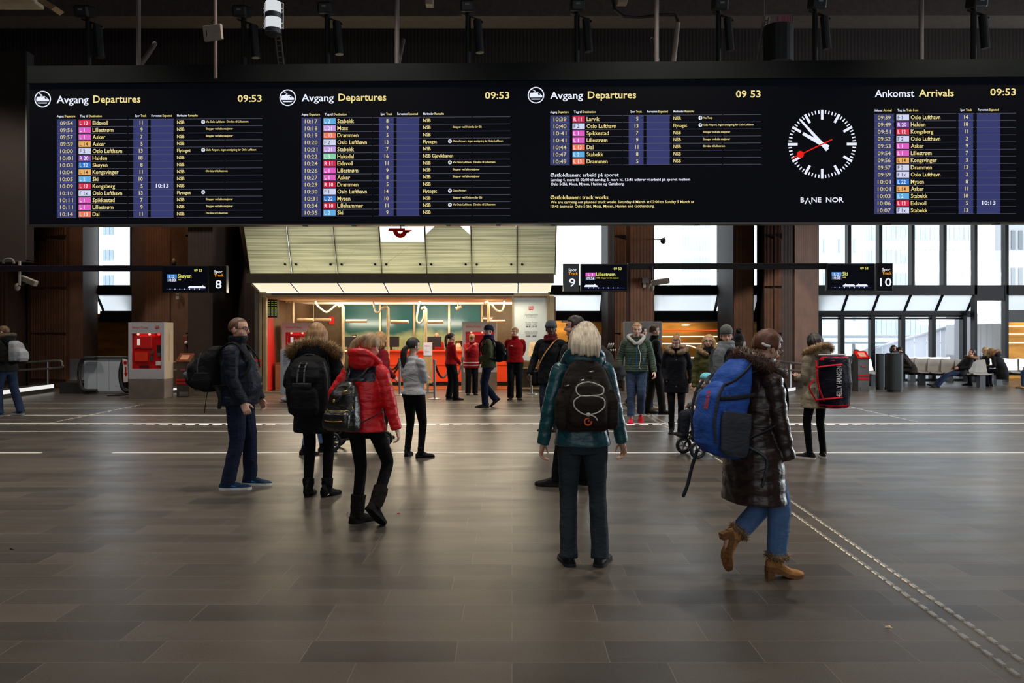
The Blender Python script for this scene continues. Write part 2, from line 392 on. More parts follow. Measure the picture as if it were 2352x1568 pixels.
# ---------------------------------------------------------------- window wall at depth 27
D = 27.0
ZT0, ZT1 = wz(655, D), wz(677, D)                 # transom
def bay(n, a, b, mull=(), low=True, a2=None, slope=0.45):
    """one bay of glazing between pixel columns a and b: tall upper glass, transom, sloped pane and head beam"""
    x0, x1 = wx(a, D), wx(b, D)
    t = 0.07
    fr = MB().box(x0 - 0.05, x1 + 0.05, D - 0.12, D + 0.12, ZT1, ZT0).box(x0 - 0.05, x0 + t / 2, D - 0.1, D + 0.1, ZT0, 6.4).box(x1 - t / 2, x1 + 0.05, D - 0.1, D + 0.1, ZT0, 6.4)
    for m in mull: fr.box(wx(m, D) - 0.055, wx(m, D) + 0.055, D - 0.16, D + 0.1, ZT0, 6.4)
    w = struct('window_%d' % n, fr, M_FRAME)
    part('pane', MB().box(x0, x1, D - 0.01, D + 0.01, ZT0, 6.4), M_GLASS, w)
    zb = wz(714, D + slope)
    q = [(x0, D + 0.02, ZT1), (x1, D + 0.02, ZT1), (x1, D + slope, zb), (x0, D + slope, zb)]
    part('sloped_pane', MB().slab(q, (0, -1, 0.5), 0.015), M_MILK, w)
    sb = MB()
    for m in [a, b] + list(mull):
        A = Vector((wx(m, D), D, ZT1)); B = Vector((wx(m, D), D + slope, zb)); 
        sb.tube([A, B], (0.05, 0.08), 4)
    sb.box(x0 - 0.05, x1 + 0.05, D + slope - 0.15, D + slope + 0.15, wz(736 if low else 724, D + slope), zb)
    part('sloped_frame', sb, M_FRAME, w)
    return w
bay(1, 222, 304); bay(2, 503, 560); bay(3, 1262, 1384); bay(4, 1500, 1650); bay(5, 1728, 1745)
# shadowed head of the north wall over the ticket office
MUL = (1947, 2018, 2092, 2165, 2238)
w6 = bay(6, 1876, 2238, MUL[:4], low=False)
w7 = bay(7, 2310, 2620, (2400, 2500), low=False)
# upper light between the two, over the link to the platforms
w8 = struct('window_8', MB().box(wx(2240, D), wx(2312, D), D - 0.1, D + 0.1, ZT1, ZT0).box(wx(2304, D), wx(2312, D), D - 0.12, D + 0.12, 0, 6.4).box(wx(2234, D), wx(2240, D), D - 0.12, D + 0.12, 0, 6.4).box(wx(2240, D), wx(2306, D), D - 0.1, D + 0.1, wz(690, D), ZT1), M_FRAME)
part('pane', MB().box(wx(2240, D), wx(2304, D), D - 0.01, D + 0.01, ZT0, 6.4), M_GLASS, w8)
part('pane', MB().box(wx(2240, D), wx(2304, D), D - 0.01, D + 0.01, 0.05, wz(690, D)), M_GLASS, w8)
# lower glazing of the east bay
D2 = 27.5
fr = MB()
for m in (1880, 1932, 2002, 2071, 2141, 2212): fr.box(wx(m, D2) - 0.07, wx(m, D2) + 0.07, D2 - 0.12, D2 + 0.12, 0, wz(722, D2))
fr.box(wx(1880, D2), wx(2215, D2), D2 - 0.1, D2 + 0.1, 0, 0.08)
fr.box(wx(1880, D2), wx(2215, D2), D2 - 0.06, D2 + 0.06, wz(733, D2), wz(729, D2))
w9 = struct('window_9', fr, M_FRAME)
for a, b in ((1880, 1932), (1932, 2002), (2002, 2071), (2071, 2141), (2141, 2212)):
    part('pane', MB().box(wx(a, D2) + 0.05, wx(b, D2) - 0.05, D2 - 0.01, D2 + 0.01, 0.08, wz(733, D2)), M_GLASS, w9)
struct('trim_1', MB().box(wx(1880, D2), wx(2236, D2), D2 - 0.09, D2 + 0.05, wz(728, D2), wz(716, D2)), M_FRAME)
# wall below the glazing east of the link
struct('wall_link', MB().box(wx(2312, D), wx(2700, D), D - 0.1, D + 0.3, wz(740, D), wz(712, D)), M_BLACK)
# dark transoms beneath the smaller bays and the gold lined passage behind them
M_GOLD = mat('gold_metal_lining', (168, 118, 52), 0.38, 0.75, var=0.35, scale=1.6, bump=0.15, bscale=3, stretch=(0.6, 1, 3))
GD = 30.5
struct('wall_gold', MB().box(wx(150, GD), wx(1745, GD), GD, GD + 0.2, 0, wz(738, GD) + 0.3), M_GOLD)
struct('wall_gold.001', MB().box(wx(2312, 29.0), wx(2700, 29.0), 29.0, 29.2, 0, 2.2), M_GOLD)
struct('ceiling_passage', MB().box(wx(150, GD), wx(540, GD), 27.6, GD + 0.2, wz(738, 27.6), wz(738, 27.6) + 0.15), M_BLACK)
struct('ceiling_passage.002', MB().box(wx(1290, GD), wx(1745, GD), 27.6, GD + 0.2, wz(738, 27.6), wz(738, 27.6) + 0.15), M_BLACK)
struct('ceiling_passage.001', MB().box(wx(2312, 28), wx(2700, 28), 27.3, 29.2, 2.12, 2.3), M_BLACK)
M_LED = glow('white_light_strip', (255, 246, 225), 1.6); M_LEDR = glow('red_light_strip', (255, 70, 40), 1.2)
k = 0
for a, b, rows in ((506, 545, (805, 826)), (1380, 1384, (800,)), (1500, 1650, (772.5, 789, 821))):
    for py in rows:
        k += 1
        tag(part('light_strip', MB().box(wx(a - 12, GD), wx(b + 12, GD), GD - 0.03, GD, wz(py + 1.2, GD), wz(py - 1.2, GD)), M_LED if py != 758.5 else M_LEDR),
            {805: 'upper white light line on the gold wall behind the pillar by the ticket office', 826: 'lower white light line on the gold wall behind the pillar by the ticket office', 800: 'short light line glimpsed behind the person with earphones',
             772.5: 'uppermost white light line across the gold wall behind the walkers', 789: 'middle white light line across the gold wall behind the walkers', 821: 'lowest white light line across the gold wall behind the walkers'}[py], 'light strip', 'light lines on the gold wall')
tag(part('light_strip', MB().box(wx(1488, GD), wx(1662, GD), GD - 0.03, GD, wz(759.6, GD), wz(757.6, GD)), M_LEDR), 'thin red light line along the top of the gold wall', 'light strip', 'light lines on the gold wall')
arc = [W(1575 + 34 * math.cos(R(a)), 815 - 22 * math.sin(R(a)), GD - 0.03) for a in range(0, 96, 8)]
tag(part('light_strip', MB().tube(arc, 0.02, 6)), 'curved white light line bending down the gold wall', 'light strip', 'light lines on the gold wall') if False else None
arc_o = part('light_strip', MB().tube(arc, 0.02, 6), M_LED); tag(arc_o, 'curved white light line bending down the gold wall', 'light strip', 'light lines on the gold wall')
for i, py in enumerate((749, 767, 787)):
    tag(part('light_strip', MB().box(wx(2312, 29), wx(2600, 29), 28.95, 29.0, wz(py + 1.2, 29), wz(py - 1.2, 29)), M_LED),
        ('top', 'middle', 'bottom')[i] + ' light line of three on the gold wall by the seats', 'light strip', 'light lines by the seats')
pl_ = thing('ceiling_light', 'oval ceiling light over the gold lined passage', 'ceiling light', W(1574, 746, 29))
part('diffuser', MB().ell(W(1574, 746, 29), (0.16, 0.1, 0.03)), glow('lamp_white', (255, 250, 235), 1.6), pl_)
part('rim', MB().ell(W(1574, 745, 29), (0.2, 0.12, 0.03)), M_STEEL, pl_)
for x_ in (-7.0, -10.8, 1.8, 6.4): lamp('passage_lamp', 'AREA', (x_, 28.9, 2.0), 30, (1.0, 0.78, 0.45), 2.2, 0.5, target=(x_, 30.2, 1.1))
lamp('passage_lamp', 'AREA', (19.3, 28.3, 2.05), 14, (1.0, 0.78, 0.45), 1.6, 0.4, target=(19.3, 29, 1.2))
# back wall closing the north side below the windows where the office stands
struct('wall_office_west', MB().box(wx(560, 27.3), wx(600, 27.3) + 0.1, 22.6, 27.6, 0, 5.2), M_CONC_D)

# ---------------------------------------------------------------- outside: platform, parapet, buildings in the white daylight
M_SNOW = mat('pale_ground', (214, 217, 222), 0.9, var=0.06, scale=1)
struct('ground_outside', MB().box(-60, 90, 36, 160, -3.2, -3.0), M_SNOW)
struct('ground_platform', MB().box(-34, 45, 27.7, 36, -0.2, -0.01), M_SNOW)
def building(name, label, x0, x1, y, z1, wallc, glassc, cols, rows, zb=-3, wfrac=0.72, hfrac=0.62, depth=10):
    t = thing(name, label, 'building', ((x0 + x1) / 2, y, zb))
    part('wall', MB().box(x0, x1, y, y + depth, zb, z1), mat(name + '_wall_' + str(len(MATS)), wallc, 0.8, var=0.05), t)
    gm = mat(name + '_glass_' + str(len(MATS)), glassc, 0.3, var=0.15, scale=0.6)
    for r_ in range(rows):
        dz = (z1 - zb) / rows; dx = (x1 - x0) / cols
        mb = MB()
        for c_ in range(cols):
            cx = x0 + (c_ + 0.5) * dx; cz = zb + (r_ + 0.5) * dz
            mb.box(cx - dx * wfrac / 2, cx + dx * wfrac / 2, y - 0.06, y + 0.02, cz - dz * hfrac / 2, cz + dz * hfrac / 2)
        part('window_row', mb, gm, t)
    return t
def bx(px, d): return wx(px, d)
building('office_building', 'pale glass office tower seen through the tall hall windows', bx(1990, 70), bx(2235, 70), 70, 26, (206, 212, 218), (178, 194, 204), 22, 14, wfrac=0.8, hfrac=0.6)
building('apartment_building', 'white apartment block with small windows beyond the platforms', bx(1840, 56), bx(1980, 56), 56, 21, (212, 215, 218), (176, 184, 190), 4, 10, wfrac=0.12, hfrac=0.4)
building('office_building', 'grey balconied building nearest the seating bay', bx(2318, 50), bx(2420, 50), 50, 18, (170, 170, 172), (110, 116, 122), 6, 9, wfrac=0.5, hfrac=0.5, depth=1.5)
building('office_building', 'stepped pale tower behind the window beside the cameras', bx(1565, 80), bx(1632, 80), 80, 13.8, (206, 214, 220), (186, 200, 208), 10, 8, wfrac=0.4, hfrac=0.7)
building('office_building', 'pale ribbed tower seen through the narrow west window', bx(236, 60), bx(262, 60), 60, 20, (190, 198, 206), (140, 156, 168), 3, 12, wfrac=0.7, hfrac=0.4)
can = thing('platform_canopy', 'white platform canopy roof seen through the lower glazing', 'canopy', (bx(2000, 45), 45, -3))
part('roof', MB().box(bx(1840, 45), bx(2140, 45), 43, 50, wz(788, 45), wz(784, 45)).box(bx(1840, 52), bx(2140, 52), 51, 53, wz(776, 52), wz(770, 52)), mat('canopy_roof', (160, 166, 174), 0.6), can)
for px_ in (1890, 1960, 2050): part('post', MB().cyl((bx(px_, 45), 45, -3), (bx(px_, 45), 45, wz(787, 45)), 0.1), M_STEEL, can)
para = thing('parapet', 'long grey panelled parapet of the walkway outside the seating bay', 'parapet', (bx(2100, 34), 34, 0))
P_A, P_B = (bx(1985, 46), 46.0, wz(806, 46)), (bx(2232, 32.6), 32.6, wz(735, 32.6))
M_PAR = mat('grey_lilac_panels', (176, 176, 186), 0.6, var=0.05, scale=2)
for i in range(9):
    a, b = i / 9, (i + 0.94) / 9
    A = Vector(P_A).lerp(Vector(P_B), a); B = Vector(P_A).lerp(Vector(P_B), b)
    part('panel', MB().slab([(A.x, A.y, -1.0), (B.x, B.y, -1.0), B, A], (0.5, 1, 0), 0.12), M_PAR, para)
A = Vector(P_A); B = Vector(P_B); part('coping', MB().tube([A, B], (0.16, 0.06), 8), mat('pale_coping', (205, 206, 212), 0.5), para)
shaft = thing('lift_shaft', 'grey panelled lift shaft with rounded top behind the seats', 'lift shaft', (bx(2265, 29.5), 29.5, 0))
cs = []
for i in range(9):
    a = R(90 * i / 8); cs.append((bx(2300, 29.5) - 0.6 + 0.6 * math.sin(a), wz(718, 29.5) - 0.6 + 0.6 * math.cos(a)))
prof = [(bx(2240, 29.5), 0), (bx(2240, 29.5), wz(724, 29.5))] + cs + [(bx(2300, 29.5), 0)]
part('body', MB().ring_loft([[(x, 29.5, z) for x, z in prof], [(x, 31.5, z) for x, z in prof]]), M_PAR, shaft)
for px_ in (2252, 2267, 2280): part('seam', MB().box(bx(px_, 29.48), bx(px_, 29.48) + 0.025, 29.47, 29.5, 0, wz(726, 29.5)), mat('seam_grey', (120, 120, 128), 0.6), shaft)
# ================================================================ THE DEPARTURE BOARD
KB = -0.0205; DB = 15.0
def bd(px): u = (px - CX) / F; return DB / (1 - KB * u)
def bpt(px, z, off=0.0):
    d = bd(px); x = (px - CX) / F * d
    return Vector((x + off * (-KB) * -1 * 0, d - off, z))
def bz(py, ref): return EYE + (HZ - py) / F * bd(ref)
board = thing('departure_board', 'huge black departure and arrival board with clock spanning the hall', 'display board', (0, DB, bz(515, CX)), math.atan(KB))
M_CASE = mat('board_casing', (22, 26, 25), 0.6, var=0.1, scale=2, spec=0.15); M_SCREEN = glow('led_black', (5, 6, 12), 1.0)
XL, XR = 68, 2420
def slab_z(mb, a, b, z0, z1, off0, off1, dz=0.0):
    mb.add([bpt(a, z0, off0), bpt(b, z0 + dz, off0), bpt(b, z1 + dz, off0), bpt(a, z1, off0), bpt(a, z0, off1), bpt(b, z0 + dz, off1), bpt(b, z1 + dz, off1), bpt(a, z1, off1)],
           [(0, 1, 2, 3), (7, 6, 5, 4), (0, 4, 5, 1), (3, 2, 6, 7), (0, 3, 7, 4), (1, 5, 6, 2)])
ZTOP, ZSC, ZBOT = bz(146, CX), bz(186, CX), bz(512.5, CX)
mb = MB(); slab_z(mb, XL - 2, XR, ZBOT - 0.0, ZTOP, -0.26, -0.02); part('casing', mb, M_CASE, board)
mb = MB(); slab_z(mb, XL, XR, ZSC, ZTOP, -0.02, 0.06); part('top_cover', mb, M_CASE, board)
mb = MB(); slab_z(mb, XL - 2, XR, ZBOT - 0.03, ZBOT - 0.002, -0.2, 0.05); part('bottom_rail', mb, mat('rail_grey', (92, 90, 86), 0.4, 0.5), board)
for i, px in enumerate((700, 812, 923, 1030, 1145, 1270, 1600, 1740, 2040, 2290)):
    mb = MB(); slab_z(mb, px - 5, px + 5, ZBOT - 0.045, ZBOT - 0.031, -0.1, 0.03); part('clip', mb, M_BLACK, board)
LED_Y = glow('led_yellow', (246, 226, 150), 0.95); LED_W = glow('led_white', (236, 240, 255), 1.0); LED_B = glow('led_blue', (54, 59, 108), 1.0)
LED_LINE = glow('led_line', (98, 98, 118), 0.8); LED_RED = glow('led_red', (232, 34, 24), 1.0); LED_DK = glow('led_dark_text', (70, 66, 72), 0.8)
LED_T = glow('led_time', (226, 212, 150), 0.85); LED_O = glow('led_orange', (235, 160, 60), 1.0)
TAGC = {'L12': (222, 50, 82), 'L1': (226, 98, 196), 'L14': (240, 178, 102), 'F': (214, 218, 248), 'R20': (138, 78, 168), 'L22': (52, 122, 208), 'L2': (100, 176, 228),
        'L13': (240, 126, 92), 'L21': (200, 160, 226), 'L3': (140, 214, 172), 'R11': (220, 44, 84), 'R10': (212, 34, 66)}
def panel(name, a, b, ref, label=None):
    mb = MB(); slab_z(mb, a, b, ZBOT, ZSC, -0.02, 0.0); s = part(name, mb, M_SCREEN, board)
    if label: s['label'] = label
    return s
def sheet(ref, off=0.006):
    return lambda px, py: bpt(px, bz(py, ref), off)
def rect(mb, ref, x0, x1, y0, y1, off): 
    pl = sheet(ref, off); mb.add([pl(x0, y1), pl(x1, y1), pl(x1, y0), pl(x0, y0)], [(0, 1, 2, 3)])
def disc(mb, ref, cx, cy, r, off, n=40, r_in=None, a0=0):
    pl = sheet(ref, off)
    p = lambda rr: [pl(cx + rr * math.cos(2 * math.pi * i / n), cy + rr * math.sin(2 * math.pi * i / n)) for i in range(n)]
    if r_in is None: mb.add(p(r), [tuple(range(n))[::-1]])
    else: mb.add(p(r) + p(r_in), [(i, n + i, n + (i + 1) % n, (i + 1) % n) for i in range(n)])
def poly(mb, ref, pts, off): pl = sheet(ref, off); mb.add([pl(*p) for p in pts], [tuple(range(len(pts)))])
def train_icon(ref, cx, cy, parent):
    mb = MB(); disc(mb, ref, cx, cy, 19, 0.006, 48, 16.6)
    def q(x, y): return (cx + x * 19, cy + y * 19)
    poly(mb, ref, [q(-.78, .1), q(-.72, -.28), q(.25, -.34), q(.72, .02), q(.78, .16), q(.72, .28), q(-.74, .28)], 0.007)
    poly(mb, ref, [q(-.6, .42), q(.55, .42), q(.5, .54), q(-.55, .54)], 0.007)
    poly(mb, ref, [q(-.45, -.62), q(-.36, -.7), q(.02, -.44), q(-.2, -.34), q(-.34, -.36), q(-.12, -.46)], 0.007)
    o = part('train_symbol', mb, [LED_W], parent)
    mb = MB(); poly(mb, ref, [q(.22, -.2), q(.4, -.2), q(.55, -.04), q(.3, -.02)], 0.009); part('train_window', mb, [M_SCREEN], parent)
def plane_icon(mb, ref, cx, cy, r=4.4):
    mb.m = 0; disc(mb, ref, cx, cy, r, 0.006, 20)
    mb.m = 1
    poly(mb, ref, [(cx - .5, cy - r * .8), (cx + .5, cy - r * .8), (cx + .5, cy + r * .8), (cx - .5, cy + r * .8)], 0.008)
    poly(mb, ref, [(cx - r * .8, cy - .3), (cx, cy - 1.4), (cx + r * .8, cy - .3), (cx + r * .8, cy + .6), (cx, cy + .2), (cx - r * .8, cy + .6)], 0.008)
    mb.m = 0
def table(scr, X, ref, y0, pitch, rows, head, heads, lines, arrivals=False):
    """X: columns; rows: (time, tag, tagname, destination, track, expected, operator, plane, note)"""
    hf = pitch / 2; n = len(rows); yt, yb = y0 - hf, y0 + (n - 0.5) * pitch
    for c_ in 'tke':
        cols = MB(); rect(cols, ref, X[c_ + '0'], X[c_ + '1'], yt, yb, 0.003); part('blue_column', cols, [LED_B], scr)
    ln = MB()
    for i in range(n + 1):
        for a, b in lines: rect(ln, ref, a, b, yt + i * pitch - 0.45, yt + i * pitch + 0.45, 0.005)
    part('ruled_line', ln, [LED_LINE], scr)
    pl = sheet(ref)
    ty, tt, tw, pi = MB(), MB(), MB(), MB()
    for i, (tm, tg, tn, de, tr, ex, op, ic, no) in enumerate(rows):
        y = y0 + i * pitch; bl = y + 4.4
        text(tt, tm, pl, X['t0'] + 7.5, X['t1'] - 7.5, bl, 9.0, 0.010)
        g = MB(); g.m = 0; rect(g, ref, X['g0'], X['g1'], y - hf + 1.6, y + hf - 1.6, 0.005); g.m = 1
        text(g, tg, sheet(ref, 0.009), X['g0'] + 2.6, None, bl, 8.6, 0.010)
        dark = tn in ('F', 'L14')
        part('line_tag', g, [glow('tag_' + tn, TAGC[tn], 0.95), LED_DK if dark else LED_W], scr)
        text(ty, de, pl, X['d'], None, bl, 9.4, 0.010)
        text(ty, tr, pl, X['k1'] - 12, None, bl - 0.3, 8.8, 0.010, 'r')
        if ex: text(tw, ex, pl, X['e0'] + 12, X['e1'] - 11, bl - 0.4, 9.0, 0.016)
        if op: text(ty, op, pl, X['o'], None, bl - 1.3, 7.6, 0.010)
        if ic: plane_icon(pi, ref, X['i'], y - 1.2)
        if no: text(ty, no, pl, X['n'], None, y - 0.4 + 1, 4.6, 0.014)
    part('times_text', tt, [LED_T], scr); part('rows_text', ty, [LED_Y], scr)
    if tw.v: part('expected_text', tw, [LED_W], scr)
    if pi.v: part('plane_symbol', pi, [LED_W, M_SCREEN], scr)
    hw, hy = MB(), MB()
    for x, a, b in heads:
        text(hw, a, pl, x, x + len(a) * 2.62, head + 2.6, 5.2, 0.014)
        text(hy, b, pl, x + len(a) * 2.62 + 2.2, x + len(a) * 2.62 + 2.2 + len(b) * 2.7, head + 2.6, 5.2, 0.014)
    part('column_heading', hw, [LED_W], scr); part('column_heading_yellow', hy, [LED_Y], scr)
def heading(scr, ref, w1, a0, a1, w2, b0, b1, base, cap, tm, t0, t1, tb):
    pl = sheet(ref)
    m = MB(); text(m, w1, pl, a0, a1, base, cap, 0.014); part('heading', m, [LED_W], scr)
    m = MB(); text(m, w2, pl, b0, b1, base - 0.6, cap, 0.014); part('heading_yellow', m, [LED_Y], scr)
    m = MB(); text(m, tm, pl, t0, t1, tb, 15.6, 0.014); part('clock_text', m, [LED_Y], scr)
H4 = lambda x: [(x['t0'], 'Avgang', 'Departure'), (x['g0'] + 3, 'Tog til', 'Destination'), (x['k0'] + 4, 'Spor', 'Track'), (x['e0'] + 1.5, 'Forventet', 'Expected'), (x['o'], 'Merknader', ' Remarks')]
St, DL, OA, VO = 'Stopper ved alle stasjoner', 'Direkte til Lillestrøm', 'Oslo Airport. Ingen avstigning før Oslo Lufthavn', 'Via Oslo Lufthavn.  Direkte til Lillestrøm'
p1 = panel('screen', XL, 640, 150, 'departures screen from 09:54')
X1 = dict(t0=131, t1=175.3, g0=181, g1=209, d=213, k0=306.6, k1=340, e0=346.5, e1=398.5, o=407, i=467, n=473.3)
ROWS1 = [('09:54', 'L 12', 'L12', 'Eidsvoll', '11', '', 'NSB', 1, VO), ('09:56', 'L 1', 'L1', 'Lillestrøm', '9', '', 'NSB', 0, St), ('09:57', 'L 1', 'L1', 'Asker', '7', '', 'NSB', 0, St),
         ('09:59', 'L 14', 'L14', 'Asker', '5', '', 'NSB', 0, ''), ('10:00', 'F 2', 'F', 'Oslo Lufthavn', '13', '', 'Flytoget', 1, OA), ('10:01', 'R 20', 'R20', 'Halden', '18', '', 'NSB', 0, ''),
         ('10:03', 'L 22', 'L22', 'Skøyen', '8', '', 'NSB', 0, ''), ('10:04', 'L 14', 'L14', 'Kongsvinger', '11', '', 'NSB', 0, DL), ('10:05', 'L 2', 'L2', 'Ski', '10', '', 'NSB', 0, ''),
         ('10:09', 'L 12', 'L12', 'Kongsberg', '5', '10:13', 'NSB', 0, ''), ('10:10', 'F 1x', 'F', 'Oslo Lufthavn', '13', '', 'Flytoget', 1, ''), ('10:11', 'L 1', 'L1', 'Spikkestad', '7', '', 'NSB', 0, St),
         ('10:11', 'L 1', 'L1', 'Lillestrøm', '9', '', 'NSB', 0, St), ('10:14', 'L 13', 'L13', 'Dal', '11', '', 'NSB', 0, DL)]
table(p1, X1, 150, 283, 16.08, ROWS1, 266.8, H4(X1), [(131, 176), (181, 292), (295, 400), (406, 515.6), (518, 602.6)])
heading(p1, 150, 'Avgang', 130.3, 203.8, 'Departures', 214.6, 323, 237.2, 17, '09:53', 545.8, 601.3, 236.4); train_icon(98, 98.5, 227.6, p1)
p2 = panel('screen', 640, 1207, 710, 'departures screen from 10:17')
X2 = dict(t0=692.8, t1=737, g0=743, g1=771, d=775, k0=870.4, k1=904.3, e0=911, e1=963, o=972.3, i=1033.5, n=1040)
ROWS2 = [('10:17', 'L 2', 'L2', 'Stabekk', '8', '', 'NSB', 0, ''), ('10:18', 'L 21', 'L21', 'Moss', '9', '', 'NSB', 0, 'Stopper ved Holmlia før Ski'), ('10:19', 'L 13', 'L13', 'Drammen', '5', '', 'NSB', 0, ''),
         ('10:20', 'F 2', 'F', 'Oslo Lufthavn', '13', '', 'Flytoget', 1, OA), ('10:21', 'L 21', 'L21', 'Stabekk', '7', '', 'NSB', 0, ''), ('10:22', 'L 3', 'L3', 'Hakadal', '16', '', 'NSB Gjøvikbanen', 0, ''),
         ('10:24', 'R 11', 'R11', 'Eidsvoll', '11', '', 'NSB', 1, VO), ('10:26', 'L 1', 'L1', 'Lillestrøm', '9', '', 'NSB', 0, St), ('10:27', 'L 1', 'L1', 'Asker', '8', '', 'NSB', 0, St),
         ('10:29', 'R 10', 'R10', 'Drammen', '5', '', 'NSB', 0, ''), ('10:30', 'F 1', 'F', 'Oslo Lufthavn', '14', '', 'Flytoget', 1, 'Oslo Airport'), ('10:31', 'L 22', 'L22', 'Mysen', '10', '', 'NSB', 0, 'Stopper ved Kolbotn før Ski'),
         ('10:34', 'R 10', 'R10', 'Lillehammer', '11', '', 'NSB', 1, VO), ('10:35', 'L 2', 'L2', 'Ski', '9', '', 'NSB', 0, '')]
table(p2, X2, 710, 278.8, 16.14, ROWS2, 262.8, H4(X2), [(692.8, 737), (743, 854.6), (857, 968.5), (971, 1083), (1085.3, 1172)])
heading(p2, 710, 'Avgang', 692.8, 766.8, 'Departures', 777.6, 887.2, 232.7, 16.5, '09:53', 1113.8, 1170, 229.4); train_icon(661, 661, 224.4, p2)
p3 = panel('screen', 1207, 1770, 1280, 'departures screen with track works notice')
X3 = dict(t0=1263.8, t1=1308.4, g0=1315, g1=1343, d=1347.5, k0=1444, k1=1478, e0=1484.8, e1=1538, o=1546.8, i=1608.5, n=1615)
ROWS3 = [('10:39', 'R 11', 'R11', 'Larvik', '5', '', 'NSB', 1, 'Via Torp'), ('10:40', 'F 2', 'F', 'Oslo Lufthavn', '13', '', 'Flytoget', 1, OA), ('10:41', 'L 1', 'L1', 'Spikkestad', '7', '', 'NSB', 0, St),
         ('10:41', 'L 1', 'L1', 'Lillestrøm', '9', '', 'NSB', 0, St), ('10:44', 'L 13', 'L13', 'Dal', '11', '', 'NSB', 0, DL), ('10:47', 'L 2', 'L2', 'Stabekk', '8', '', 'NSB', 0, ''), ('10:49', 'L 13', 'L13', 'Drammen', '5', '', 'NSB', 0, '')]
table(p3, X3, 1280, 274, 16.17, ROWS3, 257.3, H4(X3), [(1263.8, 1309), (1315, 1428), (1430.5, 1543), (1546, 1658), (1661, 1748)])
heading(p3, 1280, 'Avgang', 1263.5, 1339, 'Departures', 1350, 1461, 227.2, 16.5, '09 53', 1690, 1747, 226.2); train_icon(1231, 1231, 218.6, p3)
nw, ny = MB(), MB(); s3 = sheet(1280)
text(nw, 'Østfoldbanen: arbeid på sporet', s3, 1264, 1421, 406, 8.4, 0.016)
text(nw, 'Lørdag 4. mars kl. 02:00 til søndag 5. mars kl. 13:45 utfører vi arbeid på sporet mellom', s3, 1265, 1585, 416, 6.2, 0.012)
text(nw, 'Oslo S-Ski, Moss, Mysen, Halden og Gøteborg.', s3, 1265, 1434, 425.6, 6.2, 0.012)
text(ny, 'Østfoldbanen: track works', s3, 1264, 1397, 457.4, 8.4, 0.016)
text(ny, 'We are carrying out planned track works Saturday 4 March at 02:00 to Sunday 5 March at', s3, 1265, 1594, 467.2, 6.2, 0.012)
text(ny, '13:45 between Oslo S-Ski, Moss, Mysen, Halden and Gothenburg.', s3, 1265, 1503, 476.8, 6.2, 0.012)
part('notice_text', nw, [LED_W], p3); part('notice_text', ny, [LED_Y], p3)
p4 = panel('screen', 1770, XR, 2030, 'arrivals screen with station clock')
X4 = dict(t0=2008, t1=2053, g0=2058.8, g1=2087.7, d=2091.7, k0=2201.5, k1=2235, e0=2243.5, e1=2297, o=0, i=0, n=0)
ROWS4 = [('09:39', 'F 1', 'F', 'Oslo Lufthavn', '14', ''), ('09:49', 'R 20', 'R20', 'Halden', '18', ''), ('09:51', 'L 12', 'L12', 'Kongsberg', '11', ''), ('09:52', 'F 2', 'F', 'Oslo Lufthavn', '2', ''),
         ('09:53', 'L 1', 'L1', 'Asker', '9', ''), ('09:54', 'L 1', 'L1', 'Lillestrøm', '7', ''), ('09:56', 'L 14', 'L14', 'Kongsvinger', '5', ''), ('09:57', 'F 2', 'F', 'Drammen', '13', ''),
         ('09:59', 'F 1x', 'F', 'Oslo Lufthavn', '2', ''), ('10:01', 'L 22', 'L22', 'Mysen', '8', ''), ('10:01', 'L 14', 'L14', 'Asker', '11', ''), ('10:03', 'L 2', 'L2', 'Stabekk', '10', ''),
         ('10:06', 'L 12', 'L12', 'Eidsvoll', '5', '10:13'), ('10:07', 'F 1x', 'F', 'Stabekk', '13', '')]
table(p4, X4, 2030, 270, 16.4, [r + ('', 0, '') for r in ROWS4], 253.5, [(2008, 'Ankomst', 'Arrival'), (2061, 'Tog fra', 'Train from'), (2205.5, 'Spor', 'Track'), (2246, 'Forventet', 'Expected')],
      [(2008, 2055), (2058, 2121.5), (2124, 2196), (2200, 2238), (2242, 2333)])
heading(p4, 2030, 'Ankomst', 2009, 2099.8, 'Arrivals', 2110, 2190.5, 222.8, 16.5, '09:53', 2274, 2333, 220.6)
# station clock on the screen
CCX, CCY, CR = 1888.2, 331.2, 79.0
mb = MB()
def ray(mb, ang, r0, r1, w0, w1, off=0.006):
    s, c = math.sin(ang), math.cos(ang); P = lambda r, w: (CCX + s * r + c * w, CCY - c * r + s * w)
    poly(mb, 1888, [P(r0, -w0), P(r0, w0), P(r1, w1), P(r1, -w1)], off)
for i in range(60):
    if i % 5 == 0: ray(mb, math.tau * i / 60, CR * 0.715, CR, 2.9, 2.9)
    else: ray(mb, math.tau * i / 60, CR * 0.885, CR * 0.985, 1.35, 1.35)
clock = part('clock_dial', mb, [LED_W], p4)
mb = MB(); ray(mb, R(299), -16, 51, 5.2, 3.4, 0.009); part('hour_hand', mb, [LED_W], p4)
mb = MB(); ray(mb, R(318), -18, 76, 4.4, 2.2, 0.011); part('minute_hand', mb, [LED_W], p4)
mb = MB(); ray(mb, R(245), -25, 76, 1.4, 1.2, 0.014); s_, c_ = math.sin(R(245)), math.cos(R(245)); disc(mb, 1888, CCX + s_ * 56, CCY - c_ * 56, 8.2, 0.015); part('second_hand', mb, [LED_RED], p4)
mb = MB(); sl = sheet(1888)
text(mb, 'B', sl, 1838.5, 1847, 464.4, 11.2, 0.018); text(mb, 'NE', sl, 1863.5, 1886, 464.4, 11.2, 0.018); text(mb, 'NOR', sl, 1897, 1937.5, 464.4, 11.2, 0.018)
